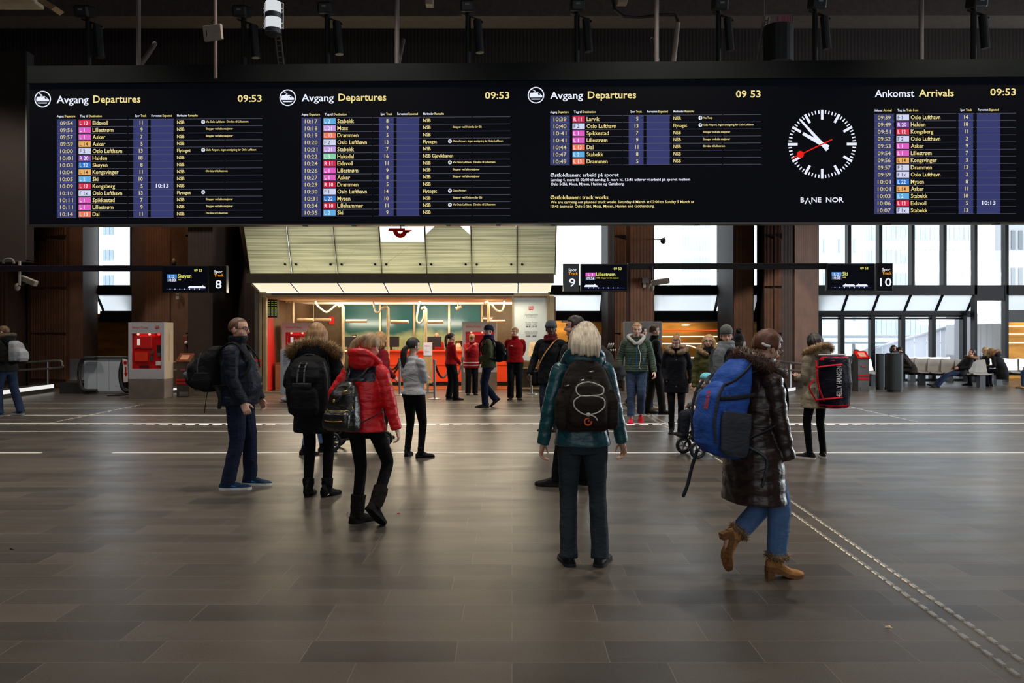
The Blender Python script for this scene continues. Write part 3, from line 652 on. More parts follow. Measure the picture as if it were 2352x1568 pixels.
poly(mb, 1888, [(1847.2, 468.6), (1852.4, 458.8), (1854.6, 458.8), (1850.2, 468.6)], 0.006); poly(mb, 1888, [(1860, 468.6), (1856.8, 460.5), (1859, 460.5), (1863, 468.6)], 0.006)
disc(mb, 1888, 1855, 456.6, 2.2, 0.006, 16); part('company_lettering', mb, [LED_W], p4)

# ================================================================ TRACK DISPLAYS ON BEAMS (depth 18)
DS = 18.0
def flat(d, off=0.0): return lambda px, py: Vector((wx(px, d), d - off, wz(py, d)))
def r2(mb, d, x0, x1, y0, y1, off): 
    p = flat(d, off); mb.add([p(x0, y1), p(x1, y1), p(x1, y0), p(x0, y0)], [(0, 1, 2, 3)])
def bx3(mb, d, x0, x1, y0, y1, t, back=0.0): mb.box(wx(x0, d), wx(x1, d), d - t + back, d + back, wz(y1, d), wz(y0, d)); return mb
M_BEAM = mat('beam_dark_paint', (44, 36, 50), 0.45, 0.3, var=0.1, scale=4)
struct('beam_sign', bx3(MB(), DS + 0.12, -400, 382, 610, 623.5, 0.1), M_BEAM, bevel=0.005)
struct('beam_sign.001', bx3(MB(), DS + 0.12, 1440, 1898, 605, 618.5, 0.1), mat('beam_black', (24, 22, 24), 0.45, 0.3), bevel=0.005)
M_SPORY = glow('sign_yellow', (240, 238, 120), 0.95); M_SPORO = glow('sign_orange', (255, 160, 40), 0.95); M_SPORW = glow('sign_white', (240, 244, 255), 1.0)
def track_sign(label, s0, s1, n0, n1, y0, y1, num, tg, tc, tm, dest, note, train, mirror):
    t = thing('track_display', label, 'display', W((s0 + s1) / 2, y1, DS), 0, 'track displays under the beams')
    part('screen_casing', bx3(MB(), DS, s0, s1, y0, y1, 0.10, 0.06), M_BLACK, t, bevel=0.006)
    sc = MB(); r2(sc, DS, s0 + 3, s1 - 3, y0 + 3, y1 - 3, 0.042); sc = part('screen', sc, glow('lcd_black', (5, 7, 14), 1.0), t)
    part('number_casing', bx3(MB(), DS, n0, n1, y0, y1 + 0.5, 0.14, 0.06), mat('number_box', (20, 20, 24), 0.3), t, bevel=0.006)
    P = flat(DS, 0.085)
    m = MB(); text(m, 'Spor', P, n0 + 12, n0 + 31, y0 + 17.5, 6.6, 0.010); part('number_text', m, M_SPORW, t)
    m = MB(); text(m, 'Track', P, n0 + 12, n0 + 34, y0 + 25.6, 6.6, 0.010); part('number_text', m, M_SPORO, t, label='orange lettering')
    cx = (n0 + n1) / 2 + 2
    m = MB(); w = 7 if len(num) == 1 else 13; text(m, num, P, cx - w, cx + w, y0 + 52.5, 19.0, 0.004); part('track_number', m, M_SPORW, t)
    Q = flat(DS, 0.047); o = s0
    m = MB(); r2(m, DS, o + 11.5, o + 34, y0 + 20, y0 + 29, 0.044); part('line_tag', m, glow('tagd_' + num, tc, 0.95), sc)
    m = MB(); r2(m, DS, o + 11.5, o + 34, y0 + 29.4, y0 + 37, 0.044); part('time_box', m, glow('tag_time', (66, 78, 104), 0.9), sc)
    m = MB(); text(m, tg, Q, o + 17, o + 28, y0 + 28, 6.5, 0.01); text(m, tm, Q, o + 14, o + 31.5, y0 + 36.3, 6.2, 0.014); part('tag_text', m, M_SPORW, sc)
    m = MB(); text(m, dest, Q, o + 36, None, y0 + 28, 8.6, 0.012); text(m, '09 53', Q, s1 - 33, s1 - 15, y0 + 14, 5.8, 0.012)
    text(m, note, Q, o + 37, None, y0 + 33.8, 3.0, 0.012); part('destination_text', m, M_SPORY, sc)
    m = MB()
    for a, b in train:
        h = 5
        pts = [(a, y1 - 10), (b, y1 - 10), (b, y1 - 13), (b - 5, y1 - 15), (b - 6, y1 - 17.5), (b - 8, y1 - 15), (a + 3, y1 - 15), (a, y1 - 12.5)]
        if mirror: pts = [(a + b - x, y) for x, y in pts][::-1]
        m.add([flat(DS, 0.047)(*p) for p in pts], [tuple(range(len(pts)))[::-1]])
    part('train_drawing', m, M_SPORW, sc)
    m = MB(); r2(m, DS, s0 + 10, s1 - 8, y1 - 8.6, y1 - 6.4, 0.045); part('platform_line', m, glow('platform_blue', (32, 38, 78), 1.0), sc)
    m = MB()
    for i in range(7): r2(m, DS, s0 + 18 + i * 11.2, s0 + 19.4 + i * 11.2, y1 - 9, y1 - 6.6, 0.048)
    part('platform_mark', m, M_SPORW, sc)
    return t
track_sign('track 8 display for Skøyen hung by the pillar west of the ticket office', 374, 481, 483, 523, 610, 672, '8', 'L 22', (66, 130, 214), '10:03', 'Skøyen', 'NSB', [(434, 474)], False)
track_sign('track 9 display for Lillestrøm with pink line tag', 1333, 1442, 1293, 1330, 606, 669, '9', 'L 1', (226, 98, 196), '09:56', 'Lillestrøm', 'NSB - Stopper ved alle stasjoner', [(1342, 1372)], False)
track_sign('track 10 display for Ski hung before the tall windows', 1897, 2007, 2010, 2047, 605, 668, '10', 'L 2', (96, 150, 220), '10:05', 'Ski', 'NSB', [(1934, 1962), (1964, 1991)], True)
# small flag shaped side plate on the number box of track 8
# ================================================================ THINGS UNDER THE ROOF
M_DK = mat('spotlight_black', (16, 18, 20), 0.5, var=0.1)
def spotlight(px, py, d=17.2, zb=None, tilt=0, tab=True):
    x, z = wx(px, d), wz(py, d)
    t = thing('spotlight', '', 'spotlight', (x, d, ZTOP), 0, 'spotlights above the board')
    part('pole', MB().cyl((x, d, ZTOP - 0.25), (x, d, z + 0.1), 0.06, 10), M_DK, t)
    part('suspension_wire', MB().cyl((x, d, z), (x, d, 10.5), 0.012, 6), M_DK, t)
    M = Matrix.Translation((x, d - 0.12, z)) @ Euler((R(18), R(tilt), 0)).to_matrix().to_4x4()
    part('lamp_head', MB().obox(M, 0.30, 0.42, 0.24), M_DK, t, bevel=0.04)
    part('bracket', MB().tube([(x - 0.13, d, z - 0.12), (x + 0.16, d, z - 0.22), (x + 0.32, d, z - 0.30)], (0.05, 0.02), 6), M_DK, t)
    part('speaker_tube', MB().cyl((x + 0.2, d, z - 0.25), (x + 0.26, d, z - 0.95), 0.09, 12), mat('tube_dark', (22, 26, 28), 0.5), t)
    if tab: part('sticker', MB().obox(M @ Matrix.Translation((0, -0.22, 0.03)), 0.09, 0.01, 0.04), mat('sticker_grey', (120, 120, 120), 0.6), t)
    return t
spl = ['spotlight nearest the west end of the board', 'spotlight on the pole beside the white beacon', 'spotlight over the 09:53 of the first departures screen', 'spotlight above the middle departures screen', 'spotlight beside the black cable loop under the roof', 'spotlight between the pale tube and the ladder', 'spotlight just beyond the ladder, over the clock', 'spotlight above the arrivals column heading, tilted the other way']
for (px, py), lb in zip(((203, 32), (560, 32), (752, 24), (1075, 20), (1325, 18), (1650, 16), (1872, 12), (2236, 10)), spl): spotlight(px, py)['label'] = lb
M_ROD = mat('grey_rod', (112, 102, 98), 0.5, 0.2, var=0.08)
def rod(px, d, y0=-80, y1=150, brace=None, bracelab='', lab='', r=0.045):
    t = thing('hanger_rod', lab, 'rod', (wx(px, d), d, wz(y1, d)), 0, 'hanger rods of the board')
    part('tube', MB().cyl((wx(px, d), d, wz(y1, d)), (wx(px, d), d, 10.5), r, 10), M_ROD, t)
    if brace: part('brace', MB().tube([W(px + 2, y1, d), W(px + brace[0], brace[1], d + 2.2)], 0.05, 8), M_ROD, t)
rod(318, 15.4, y1=152, brace=(38, 100), lab='grey hanger rod with long slanting brace above the first screen')
rod(912, 15.3, y1=148, brace=(14, 92), lab='grey hanger rod with steep brace above the second screen')
rod(1508, 15.2, y1=143, brace=(-10, 90), lab='grey hanger rod beside the pale fluorescent tube')
rod(2116, 15.1, y1=138, lab='plain grey hanger rod above the arrivals screen')
# antenna box on its own pole in front of the board
da = 13.4
t = thing('antenna', 'beige flat antenna box on a thin pole before the first departures screen', 'antenna', W(495, 180, da))
part('pole', MB().cyl(W(495, 180, da), (wx(493, da), da, 10.5), 0.03, 10), mat('pole_mauve', (128, 108, 104), 0.5), t)
M = Matrix.Translation(W(493, 79, da) + Vector((0, -0.07, 0))) @ Euler((R(6), R(-2), R(-14))).to_matrix().to_4x4()
part('housing', MB().obox(M, 0.34, 0.07, 0.25), mat('antenna_beige', (158, 146, 134), 0.5), t, bevel=0.012)
part('slot', MB().obox(M @ Matrix.Translation((-0.1, -0.036, 0.0)), 0.012, 0.004, 0.1), M_BLACK, t)
part('cable', MB().tube([W(490, 60, da), W(486, 52, da), W(490, 46, da), W(493, 50, da)], 0.008, 6), M_BLACK, t)
# white caged beacon
dl = 13.0; c = W(628, 40, dl)
t = thing('beacon_lamp', 'white cylindrical caged lamp with dark bands hanging under the roof', 'lamp', (c.x, c.y, wz(82, dl)))
z = lambda py: wz(py, dl)
wl = glow('beacon_white', (222, 226, 230), 0.9); gb = mat('band_grey', (66, 70, 78), 0.5)
part('body', MB().cyl((c.x, c.y, z(68)), (c.x, c.y, z(6)), 0.125, 28), wl, t)
part('band', MB().cyl((c.x, c.y, z(43)), (c.x, c.y, z(31)), 0.129, 28), gb, t); part('band', MB().cyl((c.x, c.y, z(78)), (c.x, c.y, z(67)), 0.129, 28), gb, t)
part('lens', MB().ell((c.x, c.y, z(78)), (0.124, 0.124, 0.04)), M_BLACK, t)
cg = mat('cage_white', (225, 226, 228), 0.4)
for a in (R(-8), R(188), R(250), R(290)):
    q = lambda r, py: (c.x + r * math.cos(a), c.y - r * math.sin(a), z(py))
    part('cage_bar', MB().tube([q(0.05, 4), q(0.155, 6), q(0.155, 66)], 0.008, 6), cg, t)
for py in (20, 28, 54, 64):
    for sg in (-1, 1): part('cage_tie', MB().tube([(c.x + sg * 0.12, c.y, z(py)), (c.x + sg * 0.165, c.y, z(py))], 0.008, 6), cg, t)
part('hook', MB().cyl((c.x, c.y, z(6)), (c.x, c.y, 10.5), 0.012, 6), M_BLACK, t)
# access ladders behind the board
def ladder(px0, px1, y0, y1, d, lab, sway=0):
    t = thing('ladder', lab, 'ladder', W((px0 + px1) / 2, y1, d), 0, 'ladders behind the board')
    a = part('rail', MB().tube([W(px0 + sway, y0, d), W(px0, y1, d)], 0.02, 6), M_ROD, t); part('rail', MB().tube([W(px1 + sway, y0, d), W(px1, y1, d)], 0.02, 6), M_ROD, t)
    part('hanger', MB().cyl(W(px0 + sway, y0, d), (wx(px0 + sway, d), d, 10.56), 0.012, 6), M_ROD, t)
    for i in range(7):
        f = (i + 0.5) / 7; yy = y0 + (y1 - y0) * f; s = sway * (1 - f)
        part('rung', MB().tube([W(px0 + s, yy, d), W(px1 + s, yy, d)], 0.012, 6), M_ROD, t)
ladder(640, 652, 60, 150, 16.6, 'narrow ladder hanging below the white caged lamp', -10)
ladder(1737, 1748, 40, 142, 16.6, 'narrow ladder beside the red and white cloths', 18)
rk = thing('drying_rack', 'wire rack with pale and red striped sheets above the board', 'rack', W(1788, 60, 16.8))
dr = 16.8
part('frame', MB().tube([W(1756, 60, dr), W(1757, 34, dr), W(1821, 34, dr), W(1820, 60, dr)], 0.015, 6).tube([W(1757, 34, dr + 0.5), W(1821, 34, dr + 0.5)], 0.012, 6), M_ROD, rk)
part('red_sheet', MB().box(wx(1786, dr), wx(1816, dr), dr, dr + 0.03, wz(58, dr), wz(37, dr)), mat('red_white_print', (150, 82, 98), 0.7, var=0.5, scale=9, stretch=(6, 1, 0.3)), rk)
part('pale_sheet', MB().box(wx(1758, dr), wx(1768, dr), dr, dr + 0.03, wz(56, dr), wz(37, dr)), mat('pale_print', (150, 146, 132), 0.7), rk)
part('black_drum', MB().cyl(W(1788, 62, 16.5), W(1788, 146, 16.5), 0.3, 24), M_DK, rk)
ft = thing('fluorescent_tube', 'pale slanting tube fitting beside the hanger rod under the roof', 'tube lamp', W(1546, 140, 16.0))
part('tube', MB().tube([W(1547, 142, 16), W(1557, 52, 16)], (0.05, 0.05), 10), mat('tube_pale', (150, 136, 124), 0.5), ft)
part('cap', MB().tube([W(1557, 52, 16), W(1556.5, 44, 16)], 0.03, 8), M_BLACK, ft)
cab = [W(1408, 0, 16), W(1412, 22, 16), W(1432, 38, 16), W(1470, 40, 16), W(1520, 34, 16), W(1550, 34, 16), W(1556, 46, 16)]
tag(part('cable', MB().tube(cab, 0.03, 8), M_BLACK), 'black cable looping under the roof to the pale tube', 'cable')
for (a, b, py, lab) in ((978, 995, 14, 'small beige sensor box under the roof above the middle screen'), (1418, 1440, 10, 'small pale box where the cable loop starts under the roof')):
    t = thing('junction_box', lab, 'box', W((a + b) / 2, py, 15.6)); part('body', MB().box(wx(a, 15.6), wx(b, 15.6), 15.5, 15.7, wz(py, 15.6), wz(py - 26, 15.6)), mat('box_beige', (150, 132, 116), 0.5), t, bevel=0.01)
    part('bracket', MB().cyl(W((a + b) / 2, py - 26, 15.6), (wx((a + b) / 2, 15.6), 15.6, 10.5), 0.02, 6), M_ROD, t)
tt = thing('truss_light', 'lit white ceiling trough glimpsed in the top corner under the roof', 'ceiling light', W(50, 6, 16))
part('trough', MB().box(wx(-60, 16), wx(88, 16), 15.2, 16.2, wz(13, 16), wz(-30, 16)), mat('trough_pale', (190, 178, 158), 0.6), tt)
part('end_plate', MB().slab([W(84, 2, 15.6), W(118, 22, 15.6), W(128, 14, 15.6), W(96, -6, 15.6)], (0, 1, 0), 0.3), mat('trough_tan', (140, 112, 86), 0.6), tt)
# ================================================================ TICKET OFFICE
DBm0 = 21.2; DF = 22.0                                             # depth of the office front
M_ALU = mat('warm_aluminium', (170, 150, 120), 0.35, 0.7, var=0.08, scale=6)
M_OCEIL = mat('office_ceiling', (236, 220, 188), 0.7, var=0.05)
M_RED = mat('office_red', (196, 22, 12), 0.5, var=0.05)
M_ORANGE = mat('counter_orange', (236, 74, 16), 0.45, var=0.05, scale=2)
office = thing('glass_canopy', 'long milky striped glass canopy with lit soffit over the ticket office front', 'canopy', (wx(915, DBm0), DBm0, 2.8))
xo0, xo1 = wx(595, DF), wx(1272, DF)
# canopy of frosted glass, top leaning towards the hall
def frosted():
    m = bpy.data.materials.new('frosted_striped_glass'); m.use_nodes = True; nt = m.node_tree; N = nt.nodes; L = nt.links
    for n in list(N): N.remove(n)
    out = N.new('ShaderNodeOutputMaterial'); tr = N.new('ShaderNodeBsdfTranslucent'); df = N.new('ShaderNodeBsdfDiffuse'); tp = N.new('ShaderNodeBsdfTransparent'); gl = N.new('ShaderNodeBsdfGlossy')
    gl.inputs['Roughness'].default_value = 0.12
    tc = N.new('ShaderNodeTexCoord'); mp = N.new('ShaderNodeMapping'); mp.inputs['Scale'].default_value = (0.12, 0.12, 9)
    nz = N.new('ShaderNodeTexNoise'); nz.inputs['Scale'].default_value = 3.0; nz.inputs['Detail'].default_value = 2
    L.new(tc.outputs['Object'], mp.inputs[0]); L.new(mp.outputs[0], nz.inputs['Vector'])
    rp = N.new('ShaderNodeValToRGB'); rp.color_ramp.elements[0].position = 0.36; rp.color_ramp.elements[1].position = 0.62
    rp.color_ramp.elements[0].color = (0.50, 0.50, 0.40, 1); rp.color_ramp.elements[1].color = (0.84, 0.83, 0.70, 1)
    L.new(nz.outputs['Fac'], rp.inputs[0]); L.new(rp.outputs[0], tr.inputs[0]); L.new(rp.outputs[0], df.inputs[0])
    tp.inputs[0].default_value = (0.8, 0.82, 0.72, 1)
    a = N.new('ShaderNodeMixShader'); a.inputs[0].default_value = 0.3; L.new(tr.outputs[0], a.inputs[1]); L.new(df.outputs[0], a.inputs[2])
    b = N.new('ShaderNodeMixShader'); b.inputs[0].default_value = 0.09; L.new(a.outputs[0], b.inputs[1]); L.new(tp.outputs[0], b.inputs[2])
    c = N.new('ShaderNodeMixShader'); c.inputs[0].default_value = 0.05; L.new(b.outputs[0], c.inputs[1]); L.new(gl.outputs[0], c.inputs[2])
    L.new(c.outputs[0], out.inputs[0]); return m
M_FROST = frosted(); M_CLEAR = glass('clear_canopy_glass', (0.93, 0.97, 0.93), 0.06)
DT, DBm = 20.55, 21.2
zc_t, zc_b = wz(500, DT), wz(630, DBm)
edges = [556, 656, 763, 868, 974, 1081, 1188, 1278]
xt = [wx(p, DT) for p in edges]; xb = [wx(1176 + (p - 1176) * (722 / 722) * 1.0, DT) for p in edges]
def cpt(x, f): return Vector((x, DT + (DBm - DT) * f, zc_t + (zc_b - zc_t) * f))
for i in range(7):
    f0 = 0.0
    top = 0.42 if i == 3 else (0.15 if i == 4 else 0.08 if i in (2, 5) else 0.0)
    a, b = xt[i] + 0.012, xt[i + 1] - 0.012
    n = (0, -1, 0.4)
    q = [cpt(a, 1), cpt(b, 1), cpt(b, top), cpt(a, top)] if top in (0, 0.42) else [cpt(a, 1), cpt(b, 1), cpt(b, top * 2), cpt(b - 0.25, top), cpt(a + 0.25, top), cpt(a, top * 2)]
    part('frosted_pane', MB().slab(q, n, 0.012), M_FROST, office)
    if top: part('clear_pane', MB().slab([cpt(a, top), cpt(b, top), cpt(b, 0), cpt(a, 0)], n, 0.01), M_CLEAR, office)
    for ex in ((edges[i] + 12, edges[i + 1] - 14) if 0 < i < 6 else ((edges[i + 1] - 14,) if i == 0 else (edges[i] + 12,))):
        part('glass_fixing', MB().cyl(cpt(wx(ex, DT), 0.82) + Vector((0, -0.05, 0)), cpt(wx(ex, DT), 0.82) + Vector((0, 0.1, 0)), 0.03, 10), M_BLACK, office)
for p in edges: part('canopy_post', MB().tube([cpt(wx(p, DT), 0) + Vector((0, 0.05, 0)), cpt(wx(p, DT), 1) + Vector((0, 0.05, 0))], 0.022, 6), mat('post_olive', (96, 90, 60), 0.5, 0.4), office)
# light lines etched diagonally over the glass
for (a, fa, b, fb) in ((625, .86, 690, .42), (700, .95, 640, .55), (840, .3, 780, .8), (935, .5, 860, .92), (1010, .6, 960, .95), (1100, .4, 1165, .75), (1170, .5, 1120, .92), (1240, .35, 1200, .8)):
    part('etched_line', MB().tube([cpt(wx(a, DT), fa) + Vector((0, -0.02, 0)), cpt(wx(b, DT), fb) + Vector((0, -0.02, 0))], 0.003, 4), mat('etched_pale', (200, 198, 176), 0.5), office)
# red emblem of the railway above the canopy: an arrow with a wheel segment under it
em = thing('railway_emblem', 'red winged wheel emblem fixed in the clear pane of the canopy', 'emblem', W(920, 545, 20.4))
De = 20.45
def eP(x, y): return W(x, y, De)
part('arrow_bar', MB().slab([eP(892, 530), eP(892, 524), eP(930, 524), eP(930, 528), eP(947, 528), eP(938, 534), eP(930, 534), eP(930, 531)], (0, 1, 0), 0.06), mat('emblem_red', (236, 30, 20), 0.4), em)
ar = [(cx, cy) for cx, cy in [(904 + 1.0 * i, 0) for i in range(0)]]
ar = [(919 + 17 * math.cos(R(t)), 527 + 19 * math.sin(R(t))) for t in range(10, 176, 15)] + [(919 + 6 * math.cos(R(t)), 530 + 6 * math.sin(R(t))) for t in range(170, 4, -20)]
part('wheel_segment', MB().slab([eP(x, y) for x, y in ar], (0, 1, 0), 0.06), mat('emblem_red', (236, 30, 20), 0.4), em)
part('mounting_rod', MB().cyl(eP(920, 530) + Vector((0, .05, 0)), eP(920, 490) + Vector((0, .05, 0)), 0.015, 6), M_BLACK, em)
# dark fascia and glowing soffit
part('fascia', MB().box(wx(566, DBm), wx(1272, DBm), DBm - 0.05, DBm + 0.1, wz(650, DBm), wz(628, DBm)), mat('fascia_grey', (74, 66, 54), 0.5, 0.3), office)
M_SOF = glow('soffit_light', (255, 241, 208), 1.02)
zs0, zs1 = wz(650, DBm), wz(671, DF)
sed = [576, 668, 776, 882, 985, 1083, 1190, 1270]
for i in range(7):
    a0, a1 = wx(sed[i], DBm), wx(sed[i + 1], DBm)
    def sh(x): return wx(1176, DF) + (x - 0) * 1.0
    q = [(a0 + 0.03, DBm + 0.02, zs0), (a1 - 0.03, DBm + 0.02, zs0), (a1 - 0.03, DF - 0.04, zs1), (a0 + 0.03, DF - 0.04, zs1)]
    part('soffit_panel', MB().slab(q, (0, 0.3, 1), 0.02), M_SOF, office)
    part('soffit_rib', MB().tube([(a0, DBm, zs0 - 0.01), (a0, DF - 0.04, zs1 - 0.01)], 0.02, 4), M_ALU, office)
part('canopy_roof', MB().slab([(wx(566, DBm), DBm, zs0 + 0.08), (wx(1272, DBm), DBm, zs0 + 0.08), (wx(1272, DBm), 22.4, zs0 + 0.08), (wx(566, DBm), 22.4, zs0 + 0.08)], (0, 0, 1), 0.04), mat('roof_grey', (150, 140, 120), 0.6), office)
# head beam, posts, threshold, side walls, inner ceiling
front = struct('trim_2', MB().box(wx(595, DF), wx(1262, DF), DF - 0.06, DF + 0.1, wz(681, DF), wz(673, DF)), M_ALU, bevel=0.005)
part('vent_slot', MB().box(wx(625, DF), wx(1180, DF), DF - 0.075, DF - 0.055, wz(677.5, DF), wz(674, DF)), mat('slot_dark', (50, 40, 30), 0.6), front)
for a, b in ((597, 603), (605, 613), (1262, 1273)):
    part('front_post', MB().box(wx(a, DF), wx(b, DF), DF - 0.08, DF + 0.08, 0, wz(680, DF)), M_ALU, front, bevel=0.006)
part('side_panel', MB().box(wx(586, DF), wx(596, DF), DF - 0.04, DF + 0.1, 0, wz(660, DF)), mat('grey_side', (96, 92, 86), 0.4, 0.5), front)
for py in (826, 836): part('red_band', MB().box(wx(588, DF), wx(603, DF), DF - 0.1, DF - 0.08, wz(py + 3, DF), wz(py - 1.5, DF)), M_RED, front)
part('threshold', MB().box(wx(597, DF), wx(650, DF), DF - 0.2, DF + 0.1, 0, 0.05), M_ALU, front)
ZC = wz(681, DF)
struct('ceiling_office', MB().box(xo0, xo1, DF + 0.1, 28.4, ZC - 0.02, ZC + 0.06), M_OCEIL)
struct('wall_office_left', MB().box(xo0 - 0.06, xo0, DF + 0.1, 28.4, 0, ZC), mat('office_side', (96, 70, 48), 0.6))
struct('wall_office_right', MB().box(xo1, xo1 + 0.06, DF + 0.1, 28.4, 0, ZC), mat('office_side', (96, 70, 48), 0.6))
DW = 27.8
M_TEAL = bpy.data.materials.new('painted_backdrop_glass'); M_TEAL.use_nodes = True
def teal():
    nt = M_TEAL.node_tree; N = nt.nodes; L = nt.links; b = N['Principled BSDF']; b.inputs['Roughness'].default_value = 0.2
    tc = N.new('ShaderNodeTexCoord'); sp = N.new('ShaderNodeSeparateXYZ'); L.new(tc.outputs['Object'], sp.inputs[0])
    nz = N.new('ShaderNodeTexNoise'); nz.inputs['Scale'].default_value = 1.1; nz.inputs['Detail'].default_value = 4; L.new(tc.outputs['Object'], nz.inputs['Vector'])
    m2 = N.new('ShaderNodeMapping'); m2.inputs['Scale'].default_value = (9, 1, 0.35); L.new(tc.outputs['Object'], m2.inputs[0])
    n2 = N.new('ShaderNodeTexNoise'); n2.inputs['Scale'].default_value = 2.5; n2.inputs['Detail'].default_value = 5; L.new(m2.outputs[0], n2.inputs['Vector'])
    ad = N.new('ShaderNodeMath'); ad.operation = 'MULTIPLY_ADD'; ad.inputs[1].default_value = 0.7; L.new(nz.outputs['Fac'], ad.inputs[0]); L.new(sp.outputs['Z'], ad.inputs[2])
    r = N.new('ShaderNodeMapRange'); r.inputs[1].default_value = 1.86; r.inputs[2].default_value = 2.12; L.new(ad.outputs[0], r.inputs[0])
    lo = N.new('ShaderNodeMix'); lo.data_type = 'RGBA'; L.new(n2.outputs['Fac'], lo.inputs['Factor']); lo.inputs['A'].default_value = lin((128, 150, 108)) + [1]; lo.inputs['B'].default_value = lin((184, 196, 150)) + [1]
    hi = N.new('ShaderNodeMix'); hi.data_type = 'RGBA'; L.new(nz.outputs['Fac'], hi.inputs['Factor']); hi.inputs['A'].default_value = lin((18, 66, 80)) + [1]; hi.inputs['B'].default_value = lin((36, 92, 88)) + [1]
    mx = N.new('ShaderNodeMix'); mx.data_type = 'RGBA'; L.new(r.outputs[0], mx.inputs['Factor']); L.new(lo.outputs['Result'], mx.inputs['A']); L.new(hi.outputs['Result'], mx.inputs['B'])
    L.new(mx.outputs['Result'], b.inputs['Base Color'])
teal()
rear = struct('wall_office_back', MB().box(xo0, xo1, DW + 0.1, DW + 0.2, 0, ZC), mat('rear_taupe', (92, 78, 58), 0.7))
for a, b in ((790, 872), (876, 950), (954, 1030), (1034, 1105)):
    part('mural_panel', MB().box(wx(a, DW), wx(b, DW), DW - 0.02, DW + 0.1, 0, ZC), M_TEAL, rear)
for p in (789, 874, 952, 1032, 1107): part('mural_post', MB().box(wx(p - 2.4, DW), wx(p + 2.4, DW), DW - 0.08, DW + 0.1, 0, ZC), M_ALU, rear)
part('rear_emblem', MB().box(wx(755, DW), wx(767, DW), DW + 0.03, DW + 0.1, wz(745, DW), wz(727, DW)), M_RED, rear)
# red wall panel by the entrance and small timetable screen above it
struct('wall_red', MB().slab([(wx(613, 22.3), 22.3, 0.02), (wx(641, 24.0), 24.0, 0.02), (wx(637, 24.0), 24.0, wz(729, 24)), (wx(613, 22.3), 22.3, wz(729, 22.3))], (0, -1, 0), 0.03), M_RED)
ts = thing('timetable_screen', 'small timetable screen above the red panel inside the office entrance', 'screen', W(625, 729, 22.6))
part('casing', MB().box(wx(613, 22.5), wx(638, 22.5), 22.45, 22.55, wz(729, 22.5), wz(688, 22.5)), M_BLACK, ts)
m_ = MB()
for i in range(8):
    r2(m_, 22.45, 615.5, 620, 691 + i * 4.5, 692.5 + i * 4.5, 0.005); r2(m_, 22.45, 623, 628, 691 + i * 4.5, 692.5 + i * 4.5, 0.005); r2(m_, 22.45, 631, 636, 691 + i * 4.5, 692.5 + i * 4.5, 0.005)
part('text_rows', m_, glow('tiny_rows', (150, 160, 70), 0.7), ts)
# sign pane with opening hours
sg = thing('opening_hours_pane', 'pale glass pane with red winged emblem and opening hours', 'sign', (wx(1220, DF), DF, 0))
M_SIGN = mat('pale_sign_glass', (196, 206, 208), 0.25, var=0.04, scale=1)
part('pane', MB().box(wx(1178, DF), wx(1262, DF), DF - 0.02, DF + 0.02, 0.9, wz(684, DF)), M_SIGN, sg)
part('frame', MB().box(wx(1176, DF), wx(1180, DF), DF - 0.05, DF + 0.05, 0, wz(680, DF)).box(wx(1256, DF), wx(1262, DF), DF - 0.05, DF + 0.05, 0, wz(680, DF)), M_ALU, sg)
M_SRED = mat('sign_red', (190, 40, 50), 0.5); M_SGREY = mat('sign_grey_text', (120, 130, 132), 0.5); M_SDK = mat('sign_dark_text', (54, 60, 62), 0.5)
P = flat(DF - 0.02, 0.004)
m_ = MB(); text(m_, 'NSB', P, 1214.5, 1226, 707.5, 4.6, 0.02); m_.add([P(1213, 709), P(1227, 709), P(1224, 711), P(1219, 711), P(1218, 713), P(1215, 711)], [(0, 1, 2, 3, 4, 5)]); part('emblem', m_, M_SRED, sg)
m_ = MB()
for s, a, b, y, c in (('Åpningstider', 1205, 1236, 724.5, 5), ('Opening hours', 1209, 1232, 729, 3.2), ('Mandag - Fredag', 1206, 1234, 741.6, 3.4), ('Monday - Friday', 1208, 1233, 745.6, 3), ('Lørdag og søndag', 1205, 1235, 763.2, 3.4), ('Saturday and Sunday', 1207, 1234, 767.4, 3)):
    text(m_, s, P, a, b, y, c, 0.0)
part('grey_text', m_, M_SGREY, sg)
m_ = MB(); text(m_, '06.30 - 23.15', P, 1208, 1233, 751.4, 3.6, 0.03); text(m_, '10.00 - 18.00', P, 1208, 1232, 773.4, 3.6, 0.03); part('hours_text', m_, M_SDK, sg)
# counter run
DC = 24.8
cn = thing('service_counter', 'long bright orange service counter inside the ticket office', 'counter', (wx(950, DC), DC, 0))
zt = wz(806, DC)
part('front_panel', MB().box(wx(880, DC), wx(1180, DC), DC, DC + 0.08, 0.14, zt - 0.03), M_ORANGE, cn)
part('counter_top', MB().box(wx(876, DC), wx(1184, DC), DC - 0.05, DC + 0.8, zt - 0.03, zt + 0.02), mat('counter_red_top', (214, 58, 20), 0.4), cn, bevel=0.008)
part('shadow_gap', MB().box(wx(880, DC), wx(1180, DC), DC - 0.01, DC, wz(838, DC) - 0.01, wz(838, DC)), mat('gap_dark_orange', (160, 44, 10), 0.5), cn)
part('plinth', MB().box(wx(884, DC), wx(1176, DC), DC + 0.1, DC + 0.6, 0, 0.16), M_BLACK, cn)
struct('floor_office', MB().box(xo0, wx(1180, DF), 23.3, 27.8, 0.0, 0.012), mat('office_parquet', (150, 84, 40), 0.3, var=0.12, scale=4, stretch=(1, 6, 1)))
